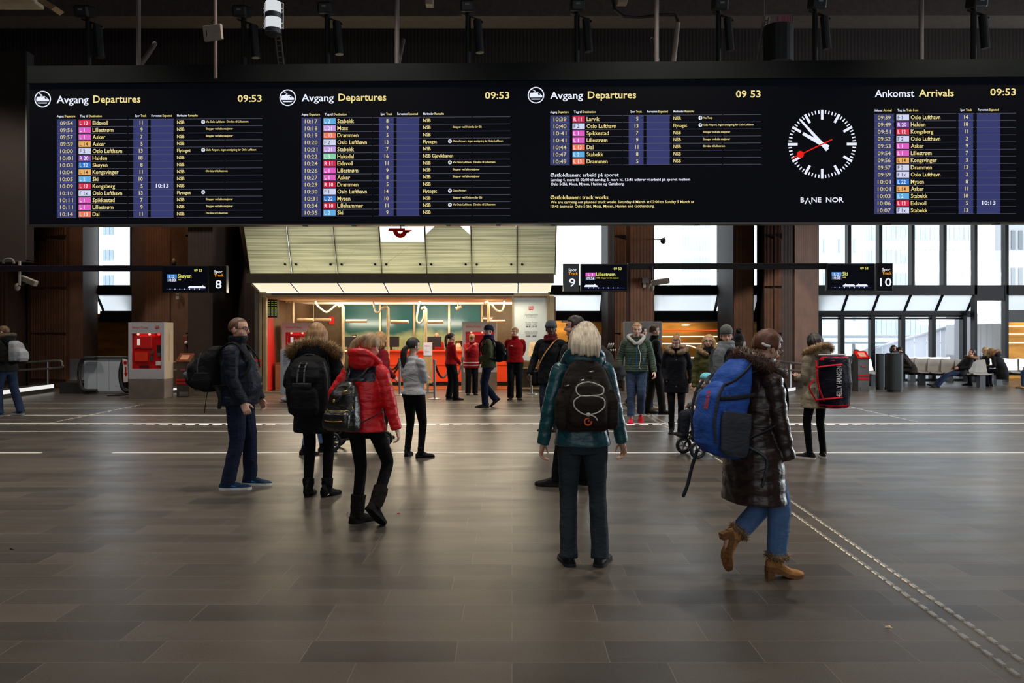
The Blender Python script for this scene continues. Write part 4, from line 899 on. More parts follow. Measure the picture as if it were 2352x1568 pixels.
def monitor(px, d, w, h, lab, z):
    t = thing('monitor', lab, 'monitor', (wx(px, d), d, z), 0, 'monitors on the ticket counter'); x = wx(px, d)
    part('screen_back', MB().box(x - w / 2, x + w / 2, d - 0.02, d + 0.03, z + 0.1, z + 0.1 + h), M_BLACK, t, bevel=0.01)
    part('stand', MB().box(x - 0.03, x + 0.03, d + 0.0, d + 0.04, z + 0.01, z + 0.15), M_BLACK, t); part('foot', MB().box(x - 0.12, x + 0.12, d - 0.06, d + 0.1, z, z + 0.015), M_BLACK, t)
sd = thing('side_desk', 'plain desk under the monitor of the dark haired clerk', 'desk', (wx(812, 25.4), 25.4, 0))
part('desk_top', MB().box(wx(772, 25.4), wx(856, 25.4), 25.0, 25.8, zt - 0.03, zt + 0.02), M_OCEIL, sd); part('front', MB().box(wx(776, 25.4), wx(852, 25.4), 25.1, 25.14, 0.02, zt - 0.03), mat('desk_tan', (140, 112, 78), 0.5), sd)
monitor(802, 25.3, 0.52, 0.33, 'black monitor before the dark haired clerk', zt + 0.02); monitor(898, 25.3, 0.52, 0.33, 'black monitor over the orange counter behind the person in dark red', zt + 0.02)
monitor(996, 25.3, 0.5, 0.33, 'black monitor in front of the bald clerk', zt + 0.02); monitor(912 + 145, 25.6, 0.3, 0.2, 'small black monitor half hidden by the middle ticket machine', zt + 0.02)
# tall service posts with cables and tilted light tubes
M_POSTW = mat('pale_post', (222, 200, 160), 0.35, 0.2)
def post(px, d, y0, arm, lab, loop, z0=0.0):
    t = thing('service_post', lab, 'post', (wx(px, d), d, z0), 0, 'service posts of the ticket office')
    part('post', MB().cyl((wx(px, d), d, z0), (wx(px, d), d, wz(y0, d)), 0.045, 12), M_POSTW, t)
    part('top_bend', MB().tube([(wx(px, d), d, wz(y0, d) - 0.02), (wx(px - 3, d), d, wz(y0 - 3, d)), (wx(px - 8, d), d, wz(y0 - 1, d))], 0.045, 10, rnd=True), M_POSTW, t)
    if arm: part('light_arm', MB().cyl(W(arm[0], arm[2], d), W(arm[1], arm[2], d), 0.05, 12), M_POSTW, t)
    if loop: part('cable', MB().tube(spline([W(x, y, d) for x, y in loop], 6), 0.028, 8), mat('cable_cream', (226, 212, 180), 0.5), t)
post(673, 24.6, 694, (683, 720, 734), 'pale service post at the far left behind the first office ticket machine', [(666, 693), (662, 690), (657, 694), (654, 688)])
post(788, 24.2, 704, (795, 843, 737), 'pale service post whose cable swings down over the blonde person in the fur hood', [(784, 701), (772, 701), (757, 713), (747, 716), (728, 700), (724, 687)])
post(891, 24.2, 707, (897, 938, 739), 'pale service post beside the person in dark red', [(888, 705), (878, 707), (870, 717), (862, 714), (857, 692)])
post(978, 24.2, 709, (983, 1018, 739), 'pale service post standing before the bald clerk', [(974, 712), (972, 732), (964, 742), (957, 734), (962, 700), (966, 688)])
post(1122, 23.9, 697, (1125, 1160, 738), 'white service post above the middle ticket machine with a wavy cable', [(1124, 698), (1130, 700), (1140, 712), (1152, 714), (1158, 700), (1158, 684)], 0)
for px, y in ((730, 734),):
    t = thing('light_tube', 'horizontal cream light tube behind the fur hooded person', 'light', W(px, y, 26)); part('tube', MB().cyl(W(685, y, 26), W(760, y, 26), 0.05, 12), M_POSTW, t); part('hanger', MB().cyl(W(720, y, 26), (wx(720, 26), 26, ZC), 0.012, 6), M_ALU, t)
for i, (px, py) in enumerate(((964, 687), (1054, 687), (895, 688), (1120, 731))):
    d = 25.0 if i < 3 else 24.6
    t = thing('ceiling_downlight' if i < 3 else 'disc_lamp', ('flat downlight over the bald clerk', 'flat downlight near the office camera', 'flat downlight beside the third service post', 'round white disc lamp on the wavy cable post')[i], 'lamp', W(px, py, d))
    part('diffuser', MB().cyl(W(px, py, d) + Vector((0, 0, -0.02)), W(px, py, d) + Vector((0, 0, 0.02)), 0.14, 20), glow('downlight', (255, 250, 230), 1.4), t)
    if i == 3: part('hanger', MB().cyl(W(px, py, d), (wx(px, d), d, ZC), 0.012, 6), M_ALU, t)
    part('rim', MB().cyl(W(px, py, d) + Vector((0, 0, 0.0)), W(px, py, d) + Vector((0, 0, 0.05)), 0.17, 20), M_ALU, t)
oc = thing('security_camera', 'small cream camera under the office ceiling', 'camera', W(1052, 707, 24.5))
part('body', MB().cyl(W(1047, 709, 24.5), W(1060, 704, 24.5), 0.05, 10), M_POSTW, oc); part('stem', MB().cyl(W(1052, 705, 24.5), (wx(1052, 24.5), 24.5, ZC), 0.02, 8), M_POSTW, oc)
# belt barrier posts
def stanchion(px, py, lab, d=None):
    d = yd(py); x = wx(px, d); t = thing('barrier_post', lab, 'barrier post', (x, d, 0), 0, 'belt barrier posts')
    part('base', MB().tube([(x, d, 0), (x, d, 0.012), (x, d, 0.04)], [0.17, 0.17, 0.03], 20), M_STEEL, t); part('post', MB().cyl((x, d, 0.02), (x, d, 0.94), 0.03, 14), M_STEEL, t); part('cap', MB().cyl((x, d, 0.9), (x, d, 0.99), 0.04, 14), M_STEEL, t)
    return Vector((x, d, 0.92))
sA = stanchion(918, 907, 'steel barrier post left of the person in the white sweater'); sB = stanchion(998, 916, 'steel barrier post right of the person in the white sweater')
sC = stanchion(1036, 906, 'steel barrier post behind the ponytailed staff person'); sD = stanchion(1062, 900, 'steel barrier post behind the front of the middle ticket machine')
def rope(a, b, sag, lab):
    pts = [a.lerp(b, i / 14) + Vector((0, 0, -sag * 4 * (i / 14) * (1 - i / 14))) for i in range(15)]
    t = thing('barrier_rope', lab, 'rope', pts[0], 0, 'barrier ropes'); part('rope', MB().tube(pts, 0.03, 8, rnd=True), mat('rope_maroon', (60, 14, 14), 0.8), t)
    part('hook', MB().ell(pts[0], (0.035, 0.035, 0.035), nu=10, nv=6), M_STEEL, t); part('hook', MB().ell(pts[-1], (0.035, 0.035, 0.035), nu=10, nv=6), M_STEEL, t)
rope(sB, sC, 0.42, 'drooping maroon rope running behind the ponytailed staff person'); rope(sC, sD, 0.4, 'drooping maroon rope meeting the middle ticket machine')
rope(sA, W(880, 770 + 40, 24), 0.35, 'maroon rope swinging from the post towards the person in dark red'); rope(sA + Vector((0, 0, -0.1)), W(884, 870, 24.2), 0.1, 'lower maroon rope by the person in the red jacket')
# glass shelf display right of the staff person
gs = thing('glass_shelf', 'low glass shelf unit with leaflets inside the office on the right', 'shelf', (wx(1225, 23.2), 23.2, 0))
for px in (1198, 1250): part('leg', MB().box(wx(px, 23.2) - 0.02, wx(px, 23.2) + 0.02, 23.2, 23.5, 0, 1.15), M_STEEL, gs)
for z_ in (0.62, 0.82, 1.02, 1.15): part('shelf', MB().box(wx(1196, 23.2), wx(1256, 23.2), 23.15, 23.55, z_, z_ + 0.02), mat('shelf_cream', (190, 172, 140), 0.4), gs)
part('back_panel', MB().box(wx(1196, 23.5), wx(1256, 23.5), 23.56, 23.58, 0.05, 0.62), mat('panel_taupe', (118, 106, 84), 0.5), gs)
for i, (px, z_, c) in enumerate(((1204, .84, (150, 30, 30)), (1214, .84, (210, 200, 190)), (1226, .64, (170, 34, 30)), (1240, .64, (200, 60, 40)), (1212, 1.04, (190, 190, 186)), (1230, .84, (160, 30, 36)), (1206, 1.17, (40, 42, 46)), (1213, 1.17, (40, 42, 46)))):
    t = part('leaflet_stack', MB().box(wx(px, 23.2) - 0.05, wx(px, 23.2) + 0.05, 23.25, 23.4, z_, z_ + (0.1 if z_ < 1.1 else 0.22)), mat('leaflet_%d' % i, c, 0.6))
    tag(t, ('maroon leaflet pile on the middle shelf behind the staff person', 'grey leaflet pile next to the maroon pile', 'red leaflet pile on the bottom shelf', 'orange red leaflet pile on the bottom shelf by the coat sleeve', 'grey leaflet pile on the upper shelf', 'dark red leaflet pile on the middle shelf by the sign stand', 'black card holder nearest the staff person', 'second black card holder beside the first')[i], 'leaflets', 'leaflets on the glass shelf')
# lectern sign
ls = thing('sign_stand', 'thin stand holding a cream notice in front of the opening hours pane', 'sign stand', (wx(1221, 22.3), 22.3, 0))
x = wx(1221, 21.6); d = 21.6
part('pole', MB().cyl((x, d, 0.01), (x, d, wz(818, d)), 0.03, 12), M_STEEL, ls); part('base', MB().cyl((x, d, 0), (x, d, 0.02), 0.19, 24), M_STEEL, ls)
nt_ = part('notice', MB().slab([W(1212, 818, d), W(1238, 818, d), W(1242, 786, d + .1), W(1217, 786, d + .1)], (0, 1, 0.2), 0.02), mat('notice_cream', (214, 184, 136), 0.6), ls)
m_ = MB(); nP = lambda px, py: Vector((wx(px + (818 - py) * 0.13, d), d - 0.006 + (818 - py) / 32 * 0.1, wz(py, d)))
text(m_, 'BILLETTER', nP, 1218, 1230, 799, 2.6, 0.0); text(m_, 'VENTER PÅ', nP, 1219, 1231, 803.5, 2.6, 0.0); text(m_, 'TUR', nP, 1221, 1228, 808, 2.6, 0.0); 
part('scribble', MB().box(0, 0.001, 0, 0.001, 0, 0.001), M_SDK, ls) if False else None
M_NT = mat('notice_text', (120, 92, 60), 0.6)
part('notice_text', m_, M_NT, nt_)
ls2 = thing('notice_board', 'small white notice on a wooden board beside the bald clerk', 'notice', (wx(982, 21.9), 21.9, 0))
d = 21.9
part('board', MB().box(wx(973, d), wx(993, d), d, d + 0.03, wz(880, d), wz(786, d)), mat('wood_light', (196, 160, 112), 0.5), ls2)
part('sheet', MB().box(wx(973, d), wx(992, d), d - 0.01, d, wz(816, d), wz(787, d)), mat('paper_lilac', (214, 212, 228), 0.6), ls2)
m_ = MB(); text(m_, 'Billetter', flat(d - 0.011, 0.003), 975, 988, 795, 2.6, 0.0); text(m_, 'Tickets', flat(d - 0.011, 0.003), 975, 986, 808, 2.6, 0.0); part('red_text', m_, M_SRED, ls2)
part('foot', MB().box(wx(968, d), wx(998, d), d - 0.1, d + 0.14, 0, 0.04), M_STEEL, ls2)
part('stem', MB().box(wx(980, d), wx(985, d), d + 0.01, d + 0.03, 0.03, wz(878, d)), M_STEEL, ls2)
bx_ = thing('cardboard_box', 'brown box standing by the red panel inside the entrance', 'box', (wx(640, 23.3), 23.3, 0))
part('body', MB().box(wx(632, 23), wx(650, 23), 23, 23.5, 0, wz(834, 23)), mat('cardboard', (150, 104, 66), 0.7), bx_); part('lid', MB().box(wx(631, 23), wx(651, 23), 22.99, 23.51, wz(836, 23), wz(833, 23)), mat('cardboard_lid', (120, 82, 52), 0.7), bx_)
jug = thing('jug', 'clear jug of red drink on the counter by the middle ticket machine', 'jug', W(1053, 806, 25.0))
part('body', MB().tube([W(1053, 806, 25.0), W(1053, 796, 25.0), W(1053, 788, 25.0)], [0.09, 0.09, 0.05], 14), mat('jug_cream', (196, 170, 130), 0.3), jug); part('neck', MB().tube([W(1053, 789, 25.0), W(1053, 782, 25.0)], [0.05, 0.06], 14), mat('jug_brown', (110, 66, 40), 0.4), jug)
# ================================================================ MACHINES, POSTS AND SEATS
M_TVMW = mat('machine_grey_white', (186, 182, 186), 0.4, var=0.04); M_TVMR = mat('machine_red', (190, 14, 16), 0.35, var=0.06); M_TVMB = mat('machine_base_stone', (124, 112, 102), 0.6, var=0.2, scale=3)
M_TVMS = mat('machine_side', (196, 178, 150), 0.4, var=0.04)
def ticket_machine(lab, p0, p1, y0, d, depth=0.55, side=True, base=True):
    x0, x1 = wx(p0, d), wx(p1, d); w = x1 - x0; H = wz(y0, d); t = thing('ticket_machine', lab, 'ticket machine', ((x0 + x1) / 2, d, 0), 0, 'ticket machines')
    S = lambda u, v: (x0 + u * w, v * H)                 # u across, v up, both 0..1
    zb = 0.255 * H
    part('base', MB().box(x0, x1, d, d + depth, 0, zb), M_TVMB, t, bevel=0.006)
    def bxs(u0, u1, v0, v1, a, b): return MB().box(x0 + u0 * w, x0 + u1 * w, d + a, d + b, v0 * H, v1 * H)
    part('housing', MB().box(x0 + 0.02, x1 - 0.002, d + 0.06, d + depth, zb, H), M_TVMS, t)
    fr = MB()
    for (a, b, c, e) in ((0, 1, 0.855, 1), (0, 1, 0.255, 0.39), (0, 0.09, 0.39, 0.855), (0.92, 1, 0.39, 0.855)): fr.box(x0 + a * w, x0 + b * w, d - 0.004, d + 0.062, c * H, e * H)
    part('front_frame', fr, M_TVMW, t)
    pan = part('red_panel', bxs(0.08, 0.93, 0.38, 0.865, 0.035, 0.06), M_TVMR, t)
    part('screen_frame', bxs(0.15, 0.64, 0.66, 0.82, 0.02, 0.036), mat('screen_pink', (196, 80, 76), 0.3), pan)
    sc = part('screen', bxs(0.17, 0.62, 0.675, 0.81, 0.014, 0.021), glow('tvm_screen', (160, 22, 22), 0.55), pan)
    part('card_picture', bxs(0.24, 0.32, 0.70, 0.785, 0.008, 0.015), glow('tvm_white', (236, 220, 214), 0.7), pan)
    part('button_panel', bxs(0.17, 0.53, 0.49, 0.605, 0.012, 0.036), mat('panel_orange_red', (222, 54, 32), 0.35), pan)
    part('coin_slot', MB().cyl((x0 + 0.645 * w, d + 0.012, 0.605 * H), (x0 + 0.645 * w, d + 0.036, 0.605 * H), 0.045, 14), M_STEEL, pan)
    part('keypad', bxs(0.59, 0.68, 0.50, 0.56, 0.012, 0.036), mat('keypad_teal', (54, 66, 66), 0.4), pan)
    part('card_reader', bxs(0.80, 0.91, 0.56, 0.70, 0.0, 0.036), M_BLACK, pan); part('receipt_slot', bxs(0.80, 0.9, 0.555, 0.60, -0.006, 0.01), M_STEEL, pan)
    part('pictogram', bxs(0.76, 0.9, 0.435, 0.49, 0.012, 0.036), mat('picto_white', (214, 210, 206), 0.5), pan)
    part('tray', bxs(0.29, 0.56, 0.405, 0.435, 0.012, 0.036), mat('tray_dark', (70, 20, 20), 0.4), pan)
    for u in (0.26, 0.58): part('spot_lamp', MB().cyl((x0 + u * w, d + 0.012, 0.842 * H), (x0 + u * w, d + 0.036, 0.842 * H), 0.028, 12), glow('tvm_lamp', (255, 190, 150), 1.3), pan)
    part('spot_lamp', MB().cyl((x0 + 0.84 * w, d + 0.012, 0.842 * H), (x0 + 0.84 * w, d + 0.036, 0.842 * H), 0.034, 12), glow('tvm_lamp_red', (255, 60, 50), 1.2), pan)
    l = lamp('machine_lamp', 'AREA', (x0 + 0.5 * w, d + 0.0, 0.855 * H), 0.6, (1.0, 0.45, 0.35), 0.5 * w, 0.04); l.rotation_euler = (R(-20), 0, 0)
    pl = lambda px, py: Vector((x0 + px * w, d - 0.008, py * H * -1))
    m = MB(); text(m, 'Billetter/Tickets', lambda a, b: Vector((x0 + a * w, d - 0.008, -b)), 0.11, 0.55, -0.917 * H, 0.03 * H, 0.006)
    part('lettering', m, mat('tvm_red_text', (200, 60, 66), 0.5), t)
    m = MB(); text(m, 'NSB', lambda a, b: Vector((x0 + a * w, d - 0.008, -b)), 0.755, 0.865, -0.935 * H, 0.022 * H, 0.012)
    Q = lambda a, b: Vector((x0 + a * w, d - 0.008, b * H))
    m.add([Q(0.73, 0.93), Q(0.89, 0.93), Q(0.85, 0.917), Q(0.82, 0.917), Q(0.80, 0.90), Q(0.77, 0.917), Q(0.75, 0.921)], [tuple(range(7))]); part('emblem', m, M_SRED, t)
    if side:
        m = MB(); text(m, 'Billetter/Tickets', lambda a, b: Vector((x1 + 0.003, d + 0.3 + b, a)), 0.5 * H, 0.86 * H, 0.03, 0.06, 0.0); part('side_lettering', m, mat('tvm_side_text', (214, 120, 74), 0.5), t)
    return t
ticket_machine('red and white ticket machine out in the hall beside the escalator', 295, 377, 740, 20.1)
ticket_machine('red and white ticket machine inside the office behind the fur hooded person', 648, 728, 741, 23.6, side=False)
ticket_machine('red and white ticket machine inside the office behind the person in olive', 1062, 1141, 739, 23.4, side=False)
d = 22.6
t = thing('ticket_machine', 'ticket machine seen from its plain grey back behind the person in the green quilted jacket', 'ticket machine', (wx(1477, d), d, 0), 0, 'ticket machines')
part('housing', MB().box(wx(1433, d), wx(1521, d), d, d + 0.5, 0.45, wz(738, d)), mat('plain_grey_steel', (98, 96, 96), 0.45, 0.2), t, bevel=0.02); part('base', MB().box(wx(1435, d), wx(1519, d), d + 0.02, d + 0.48, 0, 0.45), M_TVMB, t)
part('rim', MB().box(wx(1432, d), wx(1434.5, d), d - 0.01, d + 0.5, 0.3, wz(738, d)), M_STEEL, t)
# validator posts
def validator(lab, px0, px1, y0, yb, body, top, rev):
    d = yd(yb); x0, x1 = wx(px0, d), wx(px1, d); H = wz(y0, d); w = x1 - x0
    t = thing('ticket_validator', lab, 'ticket validator', ((x0 + x1) / 2, d, 0), 0, 'ticket validators')
    zt0 = H - 0.20
    prof = [(0, 0.0), (0.02, zt0), (0.30, H), (0.34, H), (0.36, 0)]
    part('body', MB().ring_loft([[(x, d + a, z) for a, z in prof] for x in (x0 + 0.02, x1 - 0.02)]), body, t)
    sl = MB().slab([(x0, d, zt0), (x1, d, zt0), (x1, d + 0.3, H), (x0, d + 0.3, H)], (0, -0.55, 0.8), 0.03); pnl = part('sloped_panel', sl, top, t)
    m = MB(); m.slab([(x0 + 0.22 * w, d + 0.05, zt0 + 0.036), (x1 - 0.22 * w, d + 0.05, zt0 + 0.036), (x1 - 0.22 * w, d + 0.22, zt0 + 0.15), (x0 + 0.22 * w, d + 0.22, zt0 + 0.15)], (0, -0.55, 0.8), 0.04); part('reader', m, mat('reader_cream', (210, 150, 120), 0.5), pnl)
    for z_ in (0.30, 0.38): part('red_band', MB().box(x0 + 0.015, x1 - 0.015, d - 0.006, d + 0.0, z_ * H, (z_ + 0.045) * H), M_TVMR, t)
    part('emblem', MB().box(x0 + 0.5 * w - 0.06, x0 + 0.5 * w + 0.06, d + 0.0, d + 0.008, 0.62 * H, 0.66 * H), mat('emblem_dull_red', (150, 60, 60), 0.5), t)
    part('plate', MB().box(x0 + 0.25 * w, x1 - 0.1 * w, d - 0.008, d, 0.02, 0.13), M_STEEL, t)
validator('brown steel validator post with red bands behind the person in navy', 404, 436, 814, 911, mat('validator_brown', (70, 60, 52), 0.45, 0.3), mat('validator_wood', (120, 60, 30), 0.5), 0)
validator('grey steel validator post with red sloped top beside the dark bins', 1970, 1998, 808, 899, mat('validator_grey', (96, 96, 98), 0.45, 0.3), M_TVMR, 0)
# map stand
d = yd(922); t = thing('map_stand', 'white framed map stand on a rounded pale foot behind the fur hooded person', 'map stand', (wx(672, d), d, 0))
part('foot', MB().ell((wx(678, d), d, 0.06), (0.36, 0.25, 0.075)), mat('foot_pale_blue', (176, 186, 200), 0.5), t)
part('frame', MB().box(wx(644, d), wx(704, d), d - 0.02, d + 0.04, wz(907, d), wz(803, d)), mat('frame_white', (206, 206, 212), 0.4), t, bevel=0.01)
pa = part('map_sheet', MB().box(wx(649, d), wx(700, d), d - 0.026, d - 0.019, wz(903, d), wz(809, d)), mat('map_paper', (206, 210, 222), 0.6, var=0.05, scale=4), t)
m = MB(); rnd = random.Random(4)
for r_ in range(11):
    for c_ in (651, 667, 684): m.box(wx(c_, d), wx(c_ + rnd.uniform(5, 12), d), d - 0.028, d - 0.026, wz(812.8 + r_ * 2.6, d), wz(811.8 + r_ * 2.6, d))
part('map_text', m, mat('map_text_grey', (130, 134, 150), 0.6), pa)
m = MB(); 
for i in range(9): a = W(652 + i * 3.4, 864 - i * 2.6 + rnd.uniform(-3, 3), d - 0.028); m.tube([a, a + Vector((rnd.uniform(.05, .2), 0, rnd.uniform(-.02, .12)))], 0.008, 4)
part('map_lines', m, mat('map_line_grey', (160, 160, 168), 0.6), pa)
# escalator
t = thing('escalator', 'top end of an escalator with pale steel side and black handrails', 'escalator', (wx(240, 22), 22.0, 0))
d = 21.6; zt = wz(822, d)
part('balustrade', MB().box(wx(193, d), wx(287, d), d, d + 0.06, 0.08, zt), mat('escalator_steel', (186, 194, 204), 0.45, 0.1, var=0.05, scale=2), t)
part('top_cap', MB().box(wx(193, d), wx(292, d), d - 0.03, d + 0.1, zt - 0.02, zt + 0.05), M_STEEL, t, bevel=0.01)
for px in (222, 250): part('joint', MB().box(wx(px, d), wx(px, d) + 0.008, d - 0.003, d, 0.1, zt - 0.02), mat('joint_grey', (120, 126, 134), 0.5), t)
def newel(px, d, w, h, lab, m_):
    cx_ = wx(px, d); pts = [(cx_ + w * math.cos(R(a)) * -1, d, h / 2 + 0.1 + (h / 2) * math.sin(R(a))) for a in range(-90, 91, 15)]
    part('handrail', MB().tube([(cx_ + w * 1.8, d, pts[-1][2])] + pts[::-1] + [(cx_ + w * 1.8, d, pts[0][2])], (0.06, 0.05), 10), M_BLACK, t)
    return m_ and part('newel', MB().ell((cx_ + 0.1, d, h / 2 + 0.1), (w + 0.12, 0.04, h / 2 - 0.05)), m_, t)
newel(196, 21.5, 0.17, zt - 0.1, '', None); nw_ = newel(291, 21.3, 0.17, zt - 0.1, '', M_BLACK)
part('skirt', MB().box(wx(160, 22.2), wx(204, 21.8), 21.7, 22.3, 0, 0.3), M_BLACK, t)
part('comb_plate', MB().box(wx(263, 21.3), wx(292, 21.3), 20.9, 21.6, 0, 0.02), M_BLACK, t)
m = MB(); q = lambda a, b: W(a, b, 21.24)
m.add([q(281, 823), q(293, 826), q(294, 876), q(284, 878)], [(0, 1, 2, 3)]); part('white_sticker', m, mat('sticker_white', (214, 206, 200), 0.5), t)
m = MB(); q = lambda a, b: W(a, b, 21.235)
m.add([q(287, 842), q(290, 842), q(290.5, 856), q(293, 856), q(289, 866), q(285, 856), q(287.5, 856)], [tuple(range(7))]); m.add([q(286 + 3.2 * math.cos(i * .785), 0) if False else W(287.5 + 4.2 * math.cos(i * .785), 833 + 4.6 * math.sin(i * .785), 21.235) for i in range(8)], [tuple(range(8))]); part('red_arrow', m, M_TVMR, t)
part('inner_panel', MB().box(wx(160, 23), wx(196, 23), 23.0, 23.06, 0.3, wz(824, 23)), M_STEEL, t)
# rails
def rail(lab, pts_list, closed_end=None, posts=(), d=None):
    t = thing('handrail', lab, 'handrail', (pts_list[0][0].x, pts_list[0][0].y, 0), 0, 'steel wall rails')
    for i, pts in enumerate(pts_list): part('rail', MB().tube(spline(pts, 5) if len(pts) > 2 else pts, 0.035, 10, rnd=True), M_STEEL, t)
    for p in posts: part('post', MB().cyl((p[0], p[1], 0), p, 0.03, 8), M_STEEL, t)
dr = 23.2
rail('double steel rail with rounded end in front of the west pillar', [[W(-120, 838, dr), W(60, 832, dr), W(128, 828, dr), W(141, 830, dr), W(143, 838, dr), W(137, 844, dr), W(50, 850, dr), W(-120, 858, dr)]], posts=[W(110, 829, dr), W(-60, 837, dr)])
rail('double steel rail between the brown validator and the person in navy', [[W(392, 832, 23.3), W(590, 829, 23.3)], [W(392, 850, 23.3), W(590, 846, 23.3)]], posts=[W(396, 832, 23.3), W(586, 829, 23.3)])
rail('double steel rail before the dark pillar behind the brown coat', [[W(1764, 825, 23.1), W(1818, 833, 22.6), W(1850, 836, 22.4)], [W(1766, 844, 23.1), W(1818, 850, 22.6), W(1850, 852, 22.4)]], posts=[W(1815, 833, 22.62), W(1768, 826, 23.1)])
# low light troughs along the foot of the pillars
def trough(name, lab, a, b, h, lit=True):
    A, B = Vector(a), Vector(b); n = Vector((B.y - A.y, A.x - B.x, 0)).normalized(); t = thing(name, lab, 'floor light', (A.x, A.y, 0), 0, 'kerb lights at the pillar feet')
    part('kerb', MB().slab([A, B, B + Vector((0, 0, h)), A + Vector((0, 0, h))], -n, 0.5), M_STEEL, t)
    if lit: part('light', MB().slab([A + Vector((0, 0, h * .55)), B + Vector((0, 0, h * .55)), B + Vector((0, 0, h * 1.05)), A + Vector((0, 0, h * 1.05))], n, 0.02), glow('kerb_glow', (244, 244, 240), 0.95), t)
def F3(px, py): d = yd(py); return (wx(px, d), d, 0)
trough('kerb_light', 'bright kerb light by the west pillar', F3(-60, 925), F3(122, 899), 0.2)
trough('kerb_light', 'short kerb light left of the brown validator', F3(393, 902), F3(440, 897), 0.12)
trough('kerb_light', 'short steel corner with an added glowing face behind the brown coat', F3(1786, 912), F3(1826, 903), 0.16, True)  # plain steel corner; its glowing strip is added
# fire alarm and boxes on pillars
t = thing('alarm_lamp', 'small red and white alarm fitting on the pillar by the person in navy', 'alarm', W(428, 782, 23.95)); part('body', MB().box(wx(422, 23.9), wx(433, 23.9), 23.8, 23.93, wz(789, 23.9), wz(771, 23.9)), mat('alarm_red_brown', (110, 50, 44), 0.4), t, bevel=0.01); part('lens', MB().ell(W(427.5, 787, 23.78), (0.05, 0.05, 0.05)), mat('lens_white', (226, 226, 226), 0.2), t)
t = thing('wall_box', 'small pale box under the track 8 display', 'box', W(409, 680, 23.95)); part('body', MB().box(wx(405.5, 23.9), wx(412.5, 23.9), 23.85, 24.0, wz(687, 23.9), wz(674, 23.9)), mat('box_pale', (140, 134, 124), 0.5), t); part('cap', MB().box(wx(406, 23.9), wx(412, 23.9), 23.83, 23.85, wz(678, 23.9), wz(675, 23.9)), M_STEEL, t)
t = thing('wall_sensor', 'round pale sensor on the pillar above the track 8 display', 'sensor', W(399, 600, 23.95)); part('dome', MB().ell(W(399, 600, 23.9), (0.05, 0.05, 0.09)), mat('box_pale', (140, 134, 124), 0.5), t); part('bracket', MB().box(wx(397, 23.95), wx(401, 23.95), 23.9, 24.05, wz(610, 23.9), wz(600, 23.9)), M_BLACK, t)
# security cameras
def cctv(lab, px, py, d, tail, ang, mount):
    t = thing('security_camera', lab, 'camera', W(px, py, d), 0, 'security cameras'); c = W(px, py, d)
    M = Matrix.Translation(c) @ Matrix.Rotation(R(ang), 4, 'Y')
    part('housing', MB().obox(M, 0.36, 0.14, 0.13), mat('camera_pale', (150, 136, 126), 0.5), t, bevel=0.02); part('lens', MB().obox(M @ Matrix.Translation((tail, -0.01, 0)), 0.06, 0.11, 0.1), M_BLACK, t)
    part('bracket', MB().tube(spline([W(x, y, d + .05) for x, y in mount], 4), 0.025, 8), M_BLACK, t); part('mount_box', MB().ell(W(mount[-1][0], mount[-1][1] + 4, d + .05), (0.06, 0.06, 0.09)), mat('camera_pale', (150, 136, 126), 0.5), t)
cctv('security camera on the west pillar by the framed panel', 67, 645, 18.3, -0.17, 22, [(60, 650), (48, 655), (40, 655)])
part('mast', MB().cyl(W(45, 600, 18.1), W(45, 655, 18.1), 0.03, 8), mat('camera_pale', (150, 136, 126), 0.5), [o for o in bpy.data.objects if o.name.startswith('security_camera') and 'west pillar' in o.get('label', '')][0])
cctv('white twin security camera on the dark pillar right of track 9', 1516, 647, 17.6, 0.17, -8, [(1508, 650), (1500, 652), (1497, 656)])
part('mast', MB().cyl(W(1497, 612, 17.7), W(1497, 658, 17.7), 0.03, 8).cyl(W(1497, 612, 17.7), W(1497, 612, 18.1), 0.03, 8), M_BLACK, [o for o in bpy.data.objects if 'twin security' in o.get('label', '') and o.type == 'EMPTY'][0])
t = thing('dome_camera', 'black dome camera on an arm against the window over the beam', 'camera', W(1522, 552, 23.5), 0, 'security cameras'); part('dome', MB().ell(W(1523, 553, 23.5), (0.08, 0.08, 0.09)), M_BLACK, t); part('arm', MB().tube([W(1500, 549, 24.1), W(1504, 549, 23.7), W(1522, 550, 23.5), W(1526, 545, 23.5)], 0.02, 6), M_BLACK, t)
t = thing('wall_box', 'small grey box beside the twin security camera', 'box', W(1480, 645, 23.9)); part('body', MB().box(wx(1474, 23.9), wx(1489, 23.9), 23.8, 24.0, wz(650, 23.9), wz(638, 23.9)), mat('box_dark_grey', (70, 66, 64), 0.5), t); part('stem', MB().box(wx(1477, 23.9), wx(1483, 23.9), 23.85, 24.0, wz(660, 23.9), wz(649, 23.9)), mat('box_pale', (140, 134, 124), 0.5), t)
t = thing('wall_loop', 'round grey loop bracket behind the west beam', 'bracket', W(20, 603, 18.3)); part('loop', MB().tube([W(20 + 12 * math.cos(R(a)), 605 - 11 * math.sin(R(a)), 18.3) for a in range(0, 181, 15)], 0.03, 8), mat('loop_grey', (110, 104, 100), 0.5), t)
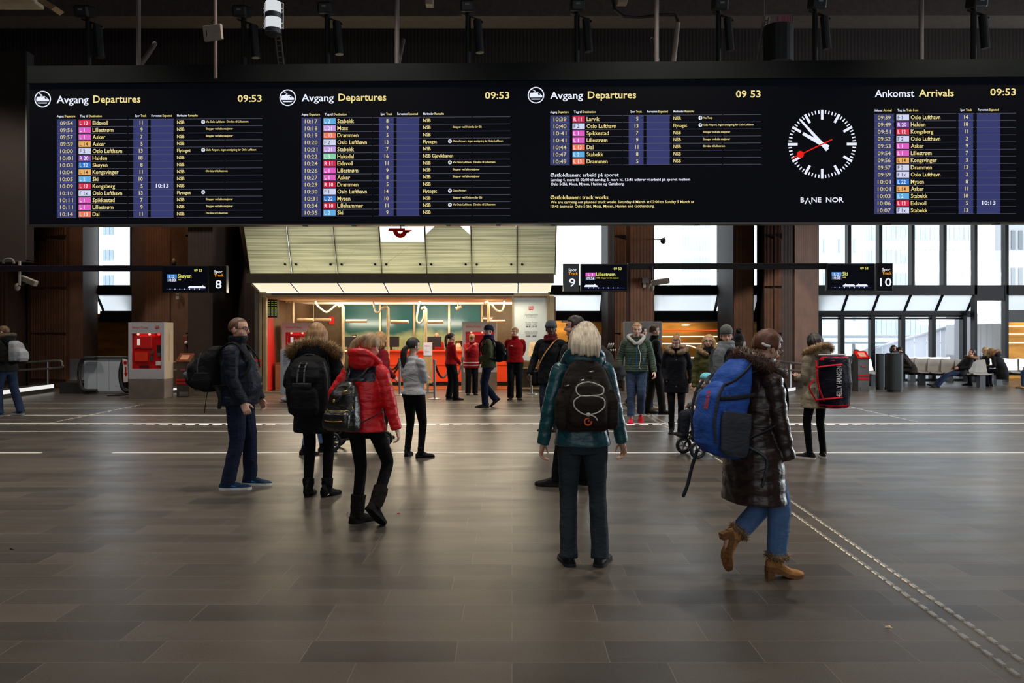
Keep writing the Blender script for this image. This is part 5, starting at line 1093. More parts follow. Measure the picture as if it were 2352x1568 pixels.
# litter bins
def bin_(lab, p0, p1, y0, yb, grp='dark litter bins'):
    d = yd(yb); x0, x1 = wx(p0, d), wx(p1, d); r = (x1 - x0) / 2; c = ((x0 + x1) / 2, d + r); H = wz(y0, d); t = thing('litter_bin', lab, 'litter bin', (c[0], c[1], 0), 0, grp)
    q = [(c[0] + r * math.copysign(abs(math.cos(a)) ** .5, math.cos(a)), c[1] + r * math.copysign(abs(math.sin(a)) ** .5, math.sin(a))) for a in [math.tau * i / 32 for i in range(32)]]
    part('body', MB().prism(q, 0.07, H - 0.03), mat('bin_dark', (44, 48, 50), 0.4, 0.3, var=0.08), t, smooth=False)
    part('lid', MB().prism([(c[0] + (a - c[0]) * 1.02, c[1] + (b - c[1]) * 1.02) for a, b in q], H - 0.03, H), mat('bin_lid', (34, 36, 38), 0.35, 0.4), t); part('foot', MB().prism([(c[0] + (a - c[0]) * .93, c[1] + (b - c[1]) * .93) for a, b in q], 0, 0.07), M_BLACK, t)
bin_('dark litter bin farthest left of the three standing together', 2017, 2034, 812, 895); bin_('dark litter bin in the middle of the three', 2033, 2048, 812, 894.6); bin_('widest dark litter bin of the three, in front of the hunched person', 2047, 2078, 811, 901)
t = thing('steel_cabinet', 'brown steel cabinet behind the navy and red duffel', 'cabinet', (wx(1950, 23), 23.0, 0)); d = 23.0
part('body', MB().box(wx(1930, d), wx(1963, d), d, d + 0.5, 0.0, wz(818, d)), mat('cabinet_brown', (84, 78, 72), 0.4, 0.5), t, bevel=0.01); part('rail', MB().tube(spline([W(1938, 824, d - .08), W(1952, 823, d - .08), W(1955, 829, d - .08), W(1952, 837, d - .08), W(1938, 838, d - .08)], 4), 0.025, 8), M_STEEL, t); part('lock', MB().ell(W(1945, 831, d), (0.03, 0.02, 0.03)), M_STEEL, t)
# seat rows: perforated steel shells on a beam
M_SEAT = mat('seat_steel', (186, 182, 176), 0.36, 0.55, var=0.05, scale=30)
def seat_shell(c, yaw, t):
    M = Matrix.Translation(c) @ Matrix.Rotation(yaw, 4, 'Z')       # sits facing local -Y
    prof = [(-0.24, 0.40), (-0.21, 0.43), (-0.02, 0.415), (0.12, 0.42), (0.19, 0.47), (0.225, 0.60), (0.265, 0.78), (0.275, 0.83)]
    rings = []
    for k, (y, z) in enumerate(prof):
        w = 0.25 if k < 5 else 0.25 - 0.012 * (k - 4)
        rings.append([(x, y - 0.02 * (abs(x) / w) ** 3 * 0, z + 0.02 * (abs(x) / w) ** 2.5) for x in (-w, -w * .6, 0, w * .6, w)] + [(x, y + 0.012, z - 0.012 + 0.02 * (abs(x) / w) ** 2.5) for x in (w, w * .6, 0, -w * .6, -w)])
    mb = MB().ring_loft(rings).xf(lambda p: M @ p); s = part('seat', mb, M_SEAT, t, smooth=False)
    return s
def bench(lab, a, b, n, yaw, double=False, legs=(0.08, 0.92)):
    A, B = Vector((a[0], a[1], 0)), Vector((b[0], b[1], 0)); t = thing('bench', lab, 'bench', A, 0, 'steel seat rows')
    for i in range(n):
        c = A.lerp(B, (i + 0.5) / n); seat_shell(c, yaw, t)
        if double: seat_shell(c + Matrix.Rotation(yaw, 3, 'Z') @ Vector((0, 0.62, 0)), yaw + math.pi, t)
    off = Matrix.Rotation(yaw, 3, 'Z') @ Vector((0, 0.31 if double else 0.02, 0))
    part('beam', MB().tube([A + off + Vector((0, 0, 0.36)), B + off + Vector((0, 0, 0.36))], 0.05, 8), mat('bench_grey', (70, 72, 76), 0.4, 0.4), t)
    for f in legs:
        p = A.lerp(B, f) + off; part('leg', MB().box(p.x - 0.09, p.x + 0.09, p.y - 0.09, p.y + 0.09, 0, 0.36), mat('bench_grey', (70, 72, 76), 0.4, 0.4), t)
def gp(px, d): return (wx(px, d), d)
bench('double steel seat row whose near end faces the aisle by the tall windows', gp(2050, 26.0), gp(2268, 23.9), 7, R(-14), True, (0.35, 0.97))
bench('far steel seat row behind the hunched person', gp(2086, 26.9), gp(2190, 26.9), 4, 0)
bench('steel seat row at the edge under the gold wall', gp(2282, 25.4), gp(2420, 25.0), 4, R(-8), False)
bench('steel seat row behind the red topped validator', gp(1962, 24.6), gp(2010, 24.9), 2, R(10), False, (0.9,))
# small bits on the floor
for i, (px, py, lab) in enumerate(((914, 1181, 'tiny red wrapper on the floor beyond the red jacket'), (26, 1262, 'small dark scrap on the floor near the west edge'), (2040, 1443, 'tiny pale scrap by the guide strips'))):
    d = yd(py); x = wx(px, d); o = part('litter_scrap', MB().add([(x - .015, d, .004), (x + .02, d - .01, .004), (x + .018, d + .02, .012), (x - .01, d + .018, .006), (x, d, .014)], [(0, 1, 4), (1, 2, 4), (2, 3, 4), (3, 0, 4), (3, 2, 1, 0)]), mat('scrap_%d' % i, ((130, 40, 36), (20, 18, 18), (190, 160, 120))[i], 0.7)); tag(o, lab, 'litter', 'scraps on the floor')
# ================================================================ PEOPLE
def ss(a, b, x): t = min(1, max(0, (x - a) / (b - a))); return t * t * (3 - 2 * t)
def remesh(mb, vox, smooth=3, fac=0.5):
    me = mb.mesh('tmp', [])
    o = bpy.data.objects.new('tmp', me); COL.objects.link(o)
    r = o.modifiers.new('r', 'REMESH'); r.mode = 'VOXEL'; r.voxel_size = vox
    if smooth: s = o.modifiers.new('s', 'SMOOTH'); s.factor = fac; s.iterations = smooth
    dg = bpy.context.evaluated_depsgraph_get(); out = bpy.data.meshes.new_from_object(o.evaluated_get(dg))
    bpy.data.objects.remove(o); bpy.data.meshes.remove(me)
    out.polygons.foreach_set('use_smooth', [True] * len(out.polygons))
    return out
def co_get(me):
    a = np.empty(len(me.vertices) * 3); me.vertices.foreach_get('co', a); return a.reshape(-1, 3)
def no_get(me):
    a = np.empty(len(me.vertices) * 3); me.vertices.foreach_get('normal', a); return a.reshape(-1, 3)
def co_set(me, a): me.vertices.foreach_set('co', a.ravel()); me.update()
def wrinkle(me, amp, freq=(30, 30, 45), seed=1, n=7):
    """soft cloth folds: warped sines along the normal"""
    if amp <= 0: return
    rg = np.random.RandomState(seed); c = co_get(me); nn = no_get(me); f = np.array(freq); w = np.zeros(len(c))
    warp = np.stack([np.sin(c[:, (i + 1) % 3] * 9 + rg.rand() * 6) for i in range(3)], 1) * 0.035
    cc = c + warp
    for k in range(n):
        d = rg.randn(3) * f; w += np.sin(cc @ d + rg.rand() * 6.28) / (1 + 0.15 * k)
    w = np.abs(w) ** 0.8 * np.sign(w)
    co_set(me, c + nn * (w / n ** 0.5 * amp)[:, None])
def rnoise(c, k, seed):
    rg = np.random.RandomState(seed); w = np.zeros(len(c))
    for i in range(5): w += np.sin(c @ (rg.randn(3) * k) + rg.rand() * 6.28)
    return w / 5

SKIN = {'light': (206, 158, 134), 'pale': (222, 178, 158), 'dark': (70, 44, 34)}
def m_skin(k): return mat('skin_' + k, SKIN[k], 0.5, var=0.06, scale=14, bump=0.05, bscale=120)
def m_hair(rgb): return mat('hair_%d_%d_%d' % rgb, rgb, 0.55, var=0.45, scale=26, stretch=(3, 0.7, 0.12), bump=0.18, bscale=45)
def m_cloth(rgb, rough=0.75, bump=0.25, bscale=160, sheen=0.0, coat=0.0, var=0.10, stretch=(1, 1, 1)):
    return mat('cloth_%d_%d_%d_%d_%d' % (*rgb, int(rough * 100), int(bscale)), rgb, rough, var=var, scale=12, bump=bump, bscale=bscale, sheen=sheen * 0.25, coat=coat, stretch=stretch, spec=0.12 + 0.3 * (rough < 0.46), fold=9.0)
M_EYEW = mat('eye_white', (176, 168, 162), 0.2, var=0.02); M_IRIS = mat('eye_iris', (48, 38, 32), 0.2, var=0.1)
M_LIP = mat('lips', (182, 112, 98), 0.45, var=0.05)

def ik(a, b, l1, l2, pole):
    d = b - a; L = min(d.length, (l1 + l2) * 0.999); d = d.normalized(); b = a + d * L
    x = (l1 * l1 - l2 * l2 + L * L) / (2 * L); h = math.sqrt(max(0, l1 * l1 - x * x))
    p = pole - d * pole.dot(d); p = p.normalized() if p.length > 1e-6 else Vector((0, 1, 0))
    return a + d * x + p * h, b
NP = 24
class Fig:
    """a person posed in own space: +Y is forward, +X the right hand side, sizes of a 1.75 m figure before scaling"""
    def __init__(s, label, px, d, yaw, h=1.75, feet=None, hands=None, lean=0, side=0, twist=0, head=(0, 0, 0), po=(0, 0, 0), skin='light', build=1.0, vox=0.009, fem=False, face=True, name='person', z0=0.0, group=None, elbow=None, headscale=1.0, fists=False, cat='person'):
        s.s = h / 1.75; s.vox = vox / s.s; s.fem = fem; s.bld = build; s.skin = skin; s.px = (wx(px, d), d, z0); s.rz = R(yaw); s.fists = fists
        s.root = thing(name, label, cat, s.px, s.rz, group); s.lean = R(lean); s.side = R(side); s.twist = R(twist); s.po = Vector(po); s.hs = headscale
        sw = (0.158 if fem else 0.178) * (0.5 + 0.5 * build)
        s.sw = sw
        hy, hp, hr = [R(v) for v in head]
        piv = Vector((0, -0.015, 1.50))
        s.HR = Matrix.Translation(piv) @ Euler((-hp, hr, hy), 'ZXY').to_matrix().to_4x4() @ Matrix.Translation(-piv)
        s.HM = s.Bm(1.0) @ s.HR
        # legs
        feet = feet or ((-0.10, 0, 0, 0, 8), (0.10, 0, 0, 0, -8))
        s.feet = []; s.legs = []
        for i, f in enumerate(feet):
            x, y, z, pitch, tyaw = f
            M = Matrix.Translation((x, y, z)) @ Matrix.Rotation(R(tyaw), 4, 'Z')
            if pitch: M = M @ Matrix.Translation((0, 0.13, 0)) @ Matrix.Rotation(R(-pitch), 4, 'X') @ Matrix.Translation((0, -0.13, 0))
            ank = M @ Vector((0, 0, 0.085)); hip = Vector(((-1, 1)[i] * 0.088, 0, 0.925)) + s.po
            pole = Vector((0, 1, 0)) + Matrix.Rotation(R(tyaw), 3, 'Z') @ Vector((0, 0.6, 0))
            kn, an = ik(hip, ank, 0.432, 0.418, pole)
            if (an - ank).length > 0.004: M = Matrix.Translation(an - ank) @ M
            s.feet.append(M); s.legs.append((hip, kn, an))
        hands = hands or ((-0.25, 0.03, 0.86), (0.25, 0.03, 0.86))
        s.arms = []
        for i, hnd in enumerate(hands):
            sg = (-1, 1)[i]; sh = s.B(Vector((sg * sw, -0.01, 1.405)))
            pole = Vector((sg * 0.5, -1, -0.2)) if not elbow else Vector(elbow[i])
            el, wr = ik(sh, Vector(hnd), 0.285, 0.255, pole); s.arms.append((sh, el, wr))
    def Bm(s, w):
        c = Vector((0, 0, 0.97))
        return Matrix.Translation(s.po + c) @ Matrix.Rotation(s.side * w, 4, 'Y') @ Matrix.Rotation(-s.lean * w, 4, 'X') @ Matrix.Rotation(s.twist * w, 4, 'Z') @ Matrix.Translation(-c)
    def B(s, p): return s.Bm(ss(0.92, 1.22, p.z)) @ p
    def emit(s, name, me, mats, parent=None, label=None):
        c = co_get(me) * s.s; co_set(me, c); me.materials.clear()
        for m in (mats if isinstance(mats, (list, tuple)) else [mats]): me.materials.append(m)
        o = link(me, name, parent or s.root)
        if parent is not None: pass
        WORLD_M[o.name] = wm(s.root)
        if label: o['label'] = label
        return o
    def emit_mb(s, name, mb, mats, parent=None, smooth=True, label=None): 
        mb.xf(lambda p: p * s.s); o = part(name, mb, mats, parent or s.root, smooth, local=True, label=label); return o
    def rings(s, prof, n=NP, quilt=0.0, step=0.055, p=2.3, bend=True, fine=0.016):
        """prof: (z, rx, ry, cy) -> lofted torso rings; quilt swells between seams"""
        out = []; z = prof[0][0]; zs = []
        up = prof[-1][0] > prof[0][0]
        N = max(2, int(abs(prof[-1][0] - prof[0][0]) / fine))
        for k in range(N + 1):
            z = prof[0][0] + (prof[-1][0] - prof[0][0]) * k / N
            for i in range(len(prof) - 1):
                a, b = prof[i], prof[i + 1]
                if a[0] <= z <= b[0] + 1e-9: 
                    t = ss(0, 1, (z - a[0]) / (b[0] - a[0])) * 0.5 + 0.5 * (z - a[0]) / (b[0] - a[0]); break
            rx, ry, cy = [a[j] + (b[j] - a[j]) * t for j in (1, 2, 3)]
            q = quilt * (abs(math.sin(math.pi * z / step)) ** 0.55 - 0.75) if quilt else 0
            ring = []
            for j in range(n):
                th = math.tau * j / n; c, sn = math.cos(th), math.sin(th)
                pt = Vector(((rx + q) * math.copysign(abs(c) ** (2 / p), c), cy + (ry + q) * math.copysign(abs(sn) ** (2 / p), sn), z))
                ring.append(s.B(pt) if bend else pt + s.po)
            out.append(ring)
        return out
    def limb(s, pts, rad, quilt=0.0, step=0.055, n=14, fine=0.016, ref=None):
        P, Rr = [], []
        for i in range(len(pts) - 1):
            L = (pts[i + 1] - pts[i]).length; k = max(2, int(L / fine))
            for j in range(k): P.append(pts[i].lerp(pts[i + 1], j / k)); Rr.append(rad[i] + (rad[i + 1] - rad[i]) * j / k)
        P.append(pts[-1]); Rr.append(rad[-1])
        for _ in range(6): P = [P[0]] + [(P[i - 1] + P[i] * 2 + P[i + 1]) / 4 for i in range(1, len(P) - 1)] + [P[-1]]
        if quilt:
            d = 0
            for i in range(len(P)):
                if i: d += (P[i] - P[i - 1]).length
                Rr[i] += quilt * (abs(math.sin(math.pi * d / step)) ** 0.55 - 0.75)
        return P, Rr
    def hand(s, mb, i, curl=0.75):
        sh, el, wr = s.arms[i]; d = (wr - el).normalized(); sg = (-1, 1)[i]
        th = Vector((0, 1, 0)) * 0.9 + Vector((-sg * 0.35, 0, 0)); th = (th - d * th.dot(d)).normalized()      # towards the thumb
        nrm = d.cross(th).normalized()
        if nrm.x * sg > 0: nrm = -nrm                                                                           # palm looks inwards
        rings = []
        for t, w, k in ((-0.02, 0.024, 0.02), (0.015, 0.033, 0.018), (0.05, 0.040, 0.016), (0.088, 0.038, 0.013), (0.098, 0.03, 0.010)):
            c = wr + d * t; rings.append([c + th * (w * math.cos(a)) + nrm * (k * math.sin(a)) for a in [math.tau * j / 12 for j in range(12)]])
        mb.ring_loft(rings)
        cu = 1.1 if s.fists else curl
        for f, (o, L, r) in enumerate(((0.029, 0.066, 0.0082), (0.0095, 0.072, 0.0086), (-0.0105, 0.067, 0.0082), (-0.029, 0.052, 0.0072))):
            p = wr + d * 0.088 + th * o; a = 0.18 + 0.06 * f; pts = [p - d * 0.01, p]; 
            for seg, l in enumerate((0.45, 0.32, 0.23)):
                a += cu * (0.55, 0.75, 0.5)[seg]; p = p + (d * math.cos(a) + nrm * math.sin(a) + th * o * 2.6 * (seg == 0)).normalized() * L * l * 1.05; pts.append(p)
            mb.tube(pts, [r * 1.05, r * 1.05, r, r * 0.92, r * 0.8], 8, ref=th, rnd=True)
        p = wr + d * 0.022 + th * 0.026; pts = [p - th * 0.01]
        for a, l in ((0.9, 0.03), (0.55, 0.03), (0.35, 0.026)): p = p + (d * math.cos(a) + th * math.sin(a) + nrm * 0.35).normalized() * l; pts.append(p)
        mb.tube(pts, [0.0115, 0.0105, 0.009, 0.0072], 8, rnd=True)
    def body(s, hand_show=(True, True), neck=True):
        mb = MB(); b = s.bld; f = 0.93 if s.fem else 1.0
        mb.ring_loft(s.rings([(0.80, 0.10, 0.07, 0), (0.90, 0.13, 0.085, -0.01), (1.06, 0.11 * f, 0.078, 0), (1.28, 0.125 * f, 0.085, 0), (1.39, 0.11 * f, 0.065, -0.01), (1.445, 0.065, 0.052, -0.015)], fine=0.03, n=18))
        T = s.Bm(1.0)
        hm = MB(); hm.ring_loft([[Vector((rx * math.cos(a), cy + ry * math.sin(a), z)) for a in [math.tau * j / 16 for j in range(16)]] for z, rx, ry, cy in ((1.43, 0.066, 0.062, -0.02), (1.47, 0.056, 0.056, -0.015), (1.52, 0.052, 0.054, -0.006), (1.58, 0.05, 0.056, 0.008))])
        hm.xf(lambda p: T @ (s.HR @ p if p.z > 1.5 else p)); mb.add(hm.v, hm.f)
        hd = MB(); k = s.hs
        hd.ell((0, 0.002, 1.662), (0.076, 0.094, 0.092)); hd.ell((0, 0.026, 1.607), (0.062, 0.068, 0.072)); hd.ell((0, 0.052, 1.566), (0.040, 0.040, 0.032))
        for sg in (-1, 1): hd.ell((sg * 0.077, -0.004, 1.625), (0.012, 0.020, 0.034), Matrix.Rotation(sg * 0.35, 3, 'Z'), 12, 8); hd.ell((sg * 0.045, 0.045, 1.60), (0.022, 0.03, 0.026), nu=12, nv=8)
        hd.tube([(0, 0.088, 1.648), (0, 0.104, 1.624), (0, 0.112, 1.607), (0, 0.098, 1.598)], [0.008, 0.0098, 0.0125, 0.0105], 8, rnd=True)
        if k != 1: hd.xf(lambda p: Vector((0, 0, 1.55)) + (p - Vector((0, 0, 1.55))) * k)
        hd.xf(lambda p: s.HM @ p); mb.add(hd.v, hd.f)
        for i, (a, e, w) in enumerate(s.arms):
            P, r = s.limb([a, e, w], [0.034, 0.030, 0.023]); mb.tube(P, r, 10, rnd=True)
            if hand_show[i]: s.hand(mb, i)
        for i, (a, kn, an) in enumerate(s.legs):
            P, r = s.limb([a, kn, an, s.feet[i] @ Vector((0, 0.0, 0.05))], [0.062 * b, 0.040, 0.030, 0.028]); mb.tube(P, r, 10, rnd=True); 
            mb.tube([s.feet[i] @ Vector((0, -0.02, 0.05)), s.feet[i] @ Vector((0, 0.13, 0.032))], [0.03, 0.022], 8, rnd=True)
        me = remesh(mb, min(s.vox, 0.0052 if s.vox < 0.008 else 0.0075), 2)
        c = co_get(me); inv = np.array(s.HM.inverted()); q = c @ inv[:3, :3].T + inv[:3, 3]
        if k != 1: q = np.array((0, 0, 1.55)) + (q - np.array((0, 0, 1.55))) / k
        g = lambda x, y, z, sx, sy, sz: np.exp(-(((q[:, 0] - x) / sx) ** 2 + ((q[:, 1] - y) / sy) ** 2 + ((q[:, 2] - z) / sz) ** 2))
        dy = np.zeros(len(q))
        for sg in (-1, 1): dy -= 0.013 * g(sg * 0.032, 0.085, 1.637, 0.017, 0.05, 0.012)
        dy += 0.006 * g(0, 0.095, 1.66, 0.05, 0.04, 0.010) + 0.006 * g(0, 0.1, 1.575, 0.022, 0.04, 0.006) - 0.004 * g(0, 0.1, 1.5665, 0.022, 0.03, 0.003) + 0.005 * g(0, 0.1, 1.560, 0.02, 0.04, 0.006) + 0.005 * g(0, 0.09, 1.540, 0.02, 0.04, 0.012)
        fw = np.array(s.HM.to_3x3() @ Vector((0, 1, 0))); co_set(me, c + dy[:, None] * fw[None, :])
        nf = len(me.polygons); pc = np.empty(nf * 3); me.polygons.foreach_get('center', pc); pc = pc.reshape(-1, 3) @ inv[:3, :3].T + inv[:3, 3]
        if k != 1: pc = np.array((0, 0, 1.55)) + (pc - np.array((0, 0, 1.55))) / k
        lip = (np.abs(pc[:, 0]) < 0.023 - 0.6 * np.abs(pc[:, 2] - 1.567)) & (np.abs(pc[:, 2] - 1.567) < 0.0095) & (pc[:, 1] > 0.07)
        brow = (np.abs(np.abs(pc[:, 0]) - 0.033) < 0.019) & (np.abs(pc[:, 2] - 1.657 + 6 * (np.abs(pc[:, 0]) - 0.033) ** 2 * 3) < 0.0042) & (pc[:, 1] > 0.055)
        mi = np.zeros(nf, int); mi[lip] = 1; mi[brow] = 2
        sk = m_skin(s.skin); o = s.emit('body', me, [sk, M_LIP if s.skin != 'dark' else mat('lips_dark', (92, 54, 48), 0.45), getattr(s, 'brow', mat('brow', (84, 62, 46), 0.7))])
        me.polygons.foreach_set('material_index', mi)
        s.bodyo = o
        for sg in (-1, 1):
            e = MB(); cpos = Vector((sg * 0.032, 0.0735, 1.637))
            e.m = 0; e.ell(cpos, (0.0125, 0.0125, 0.0082), None, 14, 10); e.m = 1; e.ell(cpos + Vector((0, 0.0085, 0)), (0.0052, 0.005, 0.0054), None, 10, 6)
            if k != 1: e.xf(lambda p: Vector((0, 0, 1.55)) + (p - Vector((0, 0, 1.55))) * k)
            e.xf(lambda p: s.HM @ p); s.emit_mb('eye', e, [M_EYEW, M_IRIS])
        return s
    # ---- clothes
    def trousers(s, rgb, thigh=0.088, knee=0.066, hem=0.058, up=0.0, rough=0.85, name='trousers', wr=0.0035, zt=1.02, hemz=0.03, bscale=180):
        mb = MB(); w = s.bld
        mb.ring_loft(s.rings([(0.80, 0.125, 0.10, 0), (0.90, 0.172 * w, 0.122, -0.012), (0.98, 0.165 * w, 0.115, -0.005), (zt, 0.15 * w, 0.105 * w, 0)], n=20))
        for i, (a, kn, an) in enumerate(s.legs):
            M = s.feet[i]; end = an + (kn - an).normalized() * (hemz - 0.0) if hemz > 0.03 else M @ Vector((0, -0.008, 0.05))
            a2 = a + Vector(((-1, 1)[i] * 0.004, 0, 0.02))
            P, r = s.limb([a2, kn, an.lerp(kn, 0.08), end], [thigh * w, knee, hem, hem * 1.02]); mb.tube(P, r, 14, rnd=False)
        me = remesh(mb, s.vox, 3); wrinkle(me, wr * 0.7, (24, 24, 16), int(a.x * 991) + 5)
        return s.emit(name, me, m_cloth(rgb, rough, bscale=bscale))
    def jacket(s, rgb, hem=0.80, t=0.022, quilt=0.0, step=0.055, sleeve=0.058, cuff=0.043, collar=0.06, colr=0.078, flare=0.0, rough=0.75, name='jacket', wr=0.004, hood=False, sheen=0.15, coat=0.0, belly=0.0, zip_rgb=None, cuff_len=0.0, yoke=None, bscale=160, rib=0.0, extra=None, wfreq=(26, 26, 40), back=0.0):
        mb = MB(); b = s.bld; f = 0.93 if s.fem else 1.0
        prof = []
        if hem < 0.78: prof.append((hem, (0.165 + flare) * b + t, (0.115 + flare * 0.8) * b + t, 0))
        prof += [(max(hem, 0.86), 0.172 * b + t + (flare * 0.6 if hem < 0.78 else 0), 0.122 * b + t + (flare * 0.4 if hem < 0.78 else 0), -0.005)]
        if hem < 1.0: prof.append((1.06, 0.145 * f * b + t, 0.105 * b + t + belly * 0.7, belly * 0.7))
        prof += [(1.27, 0.165 * f * (0.6 + 0.4 * b) + t, 0.118 * (0.6 + 0.4 * b) + t + belly * 0.2 + back, belly * 0.2 - back), (1.375, s.sw * 0.93 + t * 0.3, 0.095 + t * 0.8, -0.008), (1.43, s.sw * 0.66, 0.075 + t * 0.5, -0.012), (1.465, 0.085 + t * 0.4, 0.072 + t * 0.4, -0.012)]
        prof.sort(key=lambda q: q[0])
        if collar: prof += [(1.475, 0.076 + t * 0.2, 0.074 + t * 0.2, -0.008), (1.465 + collar, colr, colr + 0.002, 0.004)]
        mb.ring_loft(s.rings(prof, quilt=quilt, step=step, n=28))
        for i, (a, e, w) in enumerate(s.arms):
            inn = s.B(Vector(((-1, 1)[i] * s.sw * 0.55, -0.01, 1.40))); wr_ = w + (w - e).normalized() * (0.012 + cuff_len)
            P, r = s.limb([inn, a, e, wr_], [sleeve * 0.95, sleeve * 1.12, sleeve * 0.92, cuff], quilt=quilt, step=step); mb.tube(P, r, 16)
        if hood:
            hb = MB(); hb.ell((0, -0.105, 1.475), (0.135, 0.07, 0.085), nu=20, nv=12)
            hb.tube(spline([(-0.10, 0.05, 1.44), (-0.13, -0.04, 1.47), (-0.09, -0.12, 1.53), (0, -0.15, 1.545), (0.09, -0.12, 1.53), (0.13, -0.04, 1.47), (0.10, 0.05, 1.44)], 4), 0.035, 10, rnd=True); hb.xf(lambda p: s.B(p)); mb.add(hb.v, hb.f)
        me = remesh(mb, s.vox, 2); wrinkle(me, wr, wfreq, int(s.px[0] * 77) % 1000)
        mats = [m_cloth(rgb, rough, bscale=bscale, sheen=sheen, coat=coat)]
        if yoke:
            mats.append(m_cloth(yoke[0], rough)); nf = len(me.polygons); pc = np.empty(nf * 3); me.polygons.foreach_get('center', pc); pc = pc.reshape(-1, 3)
            Bi = np.array(s.Bm(1.0).inverted()); q = pc @ Bi[:3, :3].T + Bi[:3, 3]
            mi = ((q[:, 2] > yoke[1]) & (q[:, 2] < yoke[2]) & (np.abs(q[:, 0]) < yoke[3])).astype(int)
        o = s.emit(name, me, mats)
        if yoke: me.polygons.foreach_set('material_index', mi)
        s.jk = o
        if zip_rgb:
            z = MB(); z.tube([s.B(Vector((0, (0.125 if zz < 1.3 else 0.105) + t + belly * (0.9 if zz < 1.15 else 0.35) - (zz - 1.3) * (0.25 if zz > 1.3 else 0), zz))) for zz in (hem + 0.02, 1.0, 1.12, 1.25, 1.34, 1.42)], (0.007, 0.005), 6); s.emit_mb('zip', z, m_cloth(zip_rgb, 0.4), o)
        return o
    def fur(s, path, r=0.03, length=0.035, n=1500, rgb=(150, 112, 70), name='fur_trim', parent=None, bend=True, seed=3, tips=(206, 172, 120)):
        P = spline(path, 8); P = [s.B(p) if bend else p for p in P]; rg = random.Random(seed); mb = MB(); mb.m = 0; mb.tube(P, r, 8, rnd=True)
        for i in range(n):
            k = rg.random() * (len(P) - 1.001); j = int(k); c = P[j].lerp(P[j + 1], k - j); t = (P[j + 1] - P[j]).normalized()
            o = Vector((rg.gauss(0, 1), rg.gauss(0, 1), rg.gauss(0, 1))); o = (o - t * o.dot(t)).normalized(); b0 = c + o * r * 0.9
            dr = (o + Vector((rg.gauss(0, .4), rg.gauss(0, .4), rg.gauss(-.15, .4)))).normalized(); L = length * rg.uniform(0.5, 1.2); w = t * 0.0032 + o.cross(t) * 0.002; w2 = o.cross(t) * 0.0032
            mb.m = 1 if rg.random() < 0.35 else 0
            mb.add([b0 + w, b0 - w, b0 + w2, b0 + dr * L], [(0, 1, 3), (1, 2, 3), (2, 0, 3)])
        return s.emit_mb(name, mb, [m_hair(rgb), m_hair(tips)], parent or getattr(s, 'jk', None))
    def hair(s, rgb, style='short', vol=1.0, seed=2, line=1.685, parent=None, side=0.0, over=()):
        mb = MB(); nu, nv = 36, 24; vs = []
        c = Vector((0, -0.002, 1.655)); rx, ry, rz = 0.084 * vol, 0.103 * vol, 0.100 * vol
        low = {'short': 1.60, 'buzz': 1.61, 'bob': 1.56, 'long': 1.56, 'tail': 1.60, 'wavy': 1.56, 'bun': 1.60}.get(style, 1.6)
        fs = []
        for i in range(nv + 1):
            th = math.pi * i / nv
            for j in range(nu):
                ph = math.tau * j / nu; d = Vector((math.sin(th) * math.cos(ph), math.sin(th) * math.sin(ph), math.cos(th)))
                p = c + Vector((d.x * rx, d.y * ry, d.z * rz))
                front = ss(0.25, 0.6, d.y); k = 1.0
                if p.z < line: k = 1 - front * 0.35
                sidez = low + 0.03 * (1 if style in ('short', 'buzz', 'tail', 'bun') else 0) * (abs(d.x) > 0.75)
                if p.z < sidez: k = min(k, 1 - 0.5 * ss(0, 0.03, sidez - p.z))
                vs.append(c + (p - c) * k)
        for i in range(nv):
            for j in range(nu): kk = (j + 1) % nu; fs.append((i * nu + j, (i + 1) * nu + j, (i + 1) * nu + kk, i * nu + kk))
        mb.add(vs, fs)
        S = lambda pts, rad, n=10: mb.tube(spline(pts, 5), [a for a in np.interp(np.linspace(0, 1, (len(pts) - 1) * 5 + 1), np.linspace(0, 1, len(rad)), rad)], n, rnd=True)
        if style in ('bob', 'long', 'wavy'):
            ln = {'bob': 1.465, 'wavy': 1.47, 'long': 1.36}[style]
            for a in range(-150, 151, 20):
                if abs(a) > 118: continue
                t = R(a); x, y = 0.075 * math.sin(t), -0.085 * math.cos(t); w = 0.03 + 0.008 * math.cos(a)
                z1 = ln + 0.02 * math.sin(a * 1.7 + seed) + (0.05 if abs(a) > 95 else 0)
                S([(x * 0.7, y * 0.7, 1.70), (x * 1.1, y * 1.08, 1.64), (x * 1.18 + side * 0.01, y * 1.12, 1.57), (x * (1.22 if style != 'wavy' else 1.32) + side * 0.02, y * 1.15, (z1 + 1.57) / 2), (x * 1.05 + side * 0.04, y * 1.08, z1)], [0.03, 0.034, w, 0.027, 0.010])
        if style == 'tail':
            S([(0, -0.085, 1.70), (0.01 + side * 0.02, -0.118, 1.685), (side * 0.05, -0.14, 1.63), (side * 0.08, -0.145, 1.54), (side * 0.10, -0.14, 1.44), (side * 0.115, -0.13, 1.36)], [0.026, 0.028, 0.040, 0.040, 0.028, 0.008])
        if style == 'lowtail':
            S([(0, -0.08, 1.62), (side * 0.02, -0.115, 1.60), (side * 0.05, -0.135, 1.54), (side * 0.08, -0.13, 1.45), (side * 0.10, -0.12, 1.36), (side * 0.11, -0.11, 1.30)], [0.03, 0.036, 0.046, 0.046, 0.034, 0.01])
        if style == 'bun': mb.ell((0, -0.085, 1.735), (0.042, 0.042, 0.038), nu=14, nv=10)
        for j, x in enumerate(over): S([(x * .4, -0.06, 1.70), (x * .9, -0.11, 1.65), (x * 1.1 + .005, -0.165, 1.585), (x * 1.2 + .012, -0.195, 1.53), (x * 1.2 + .018, -0.20, 1.475 + 0.008 * math.sin(j * 2.1))], [0.018, 0.030, 0.024, 0.019, 0.010])
        k = s.hs
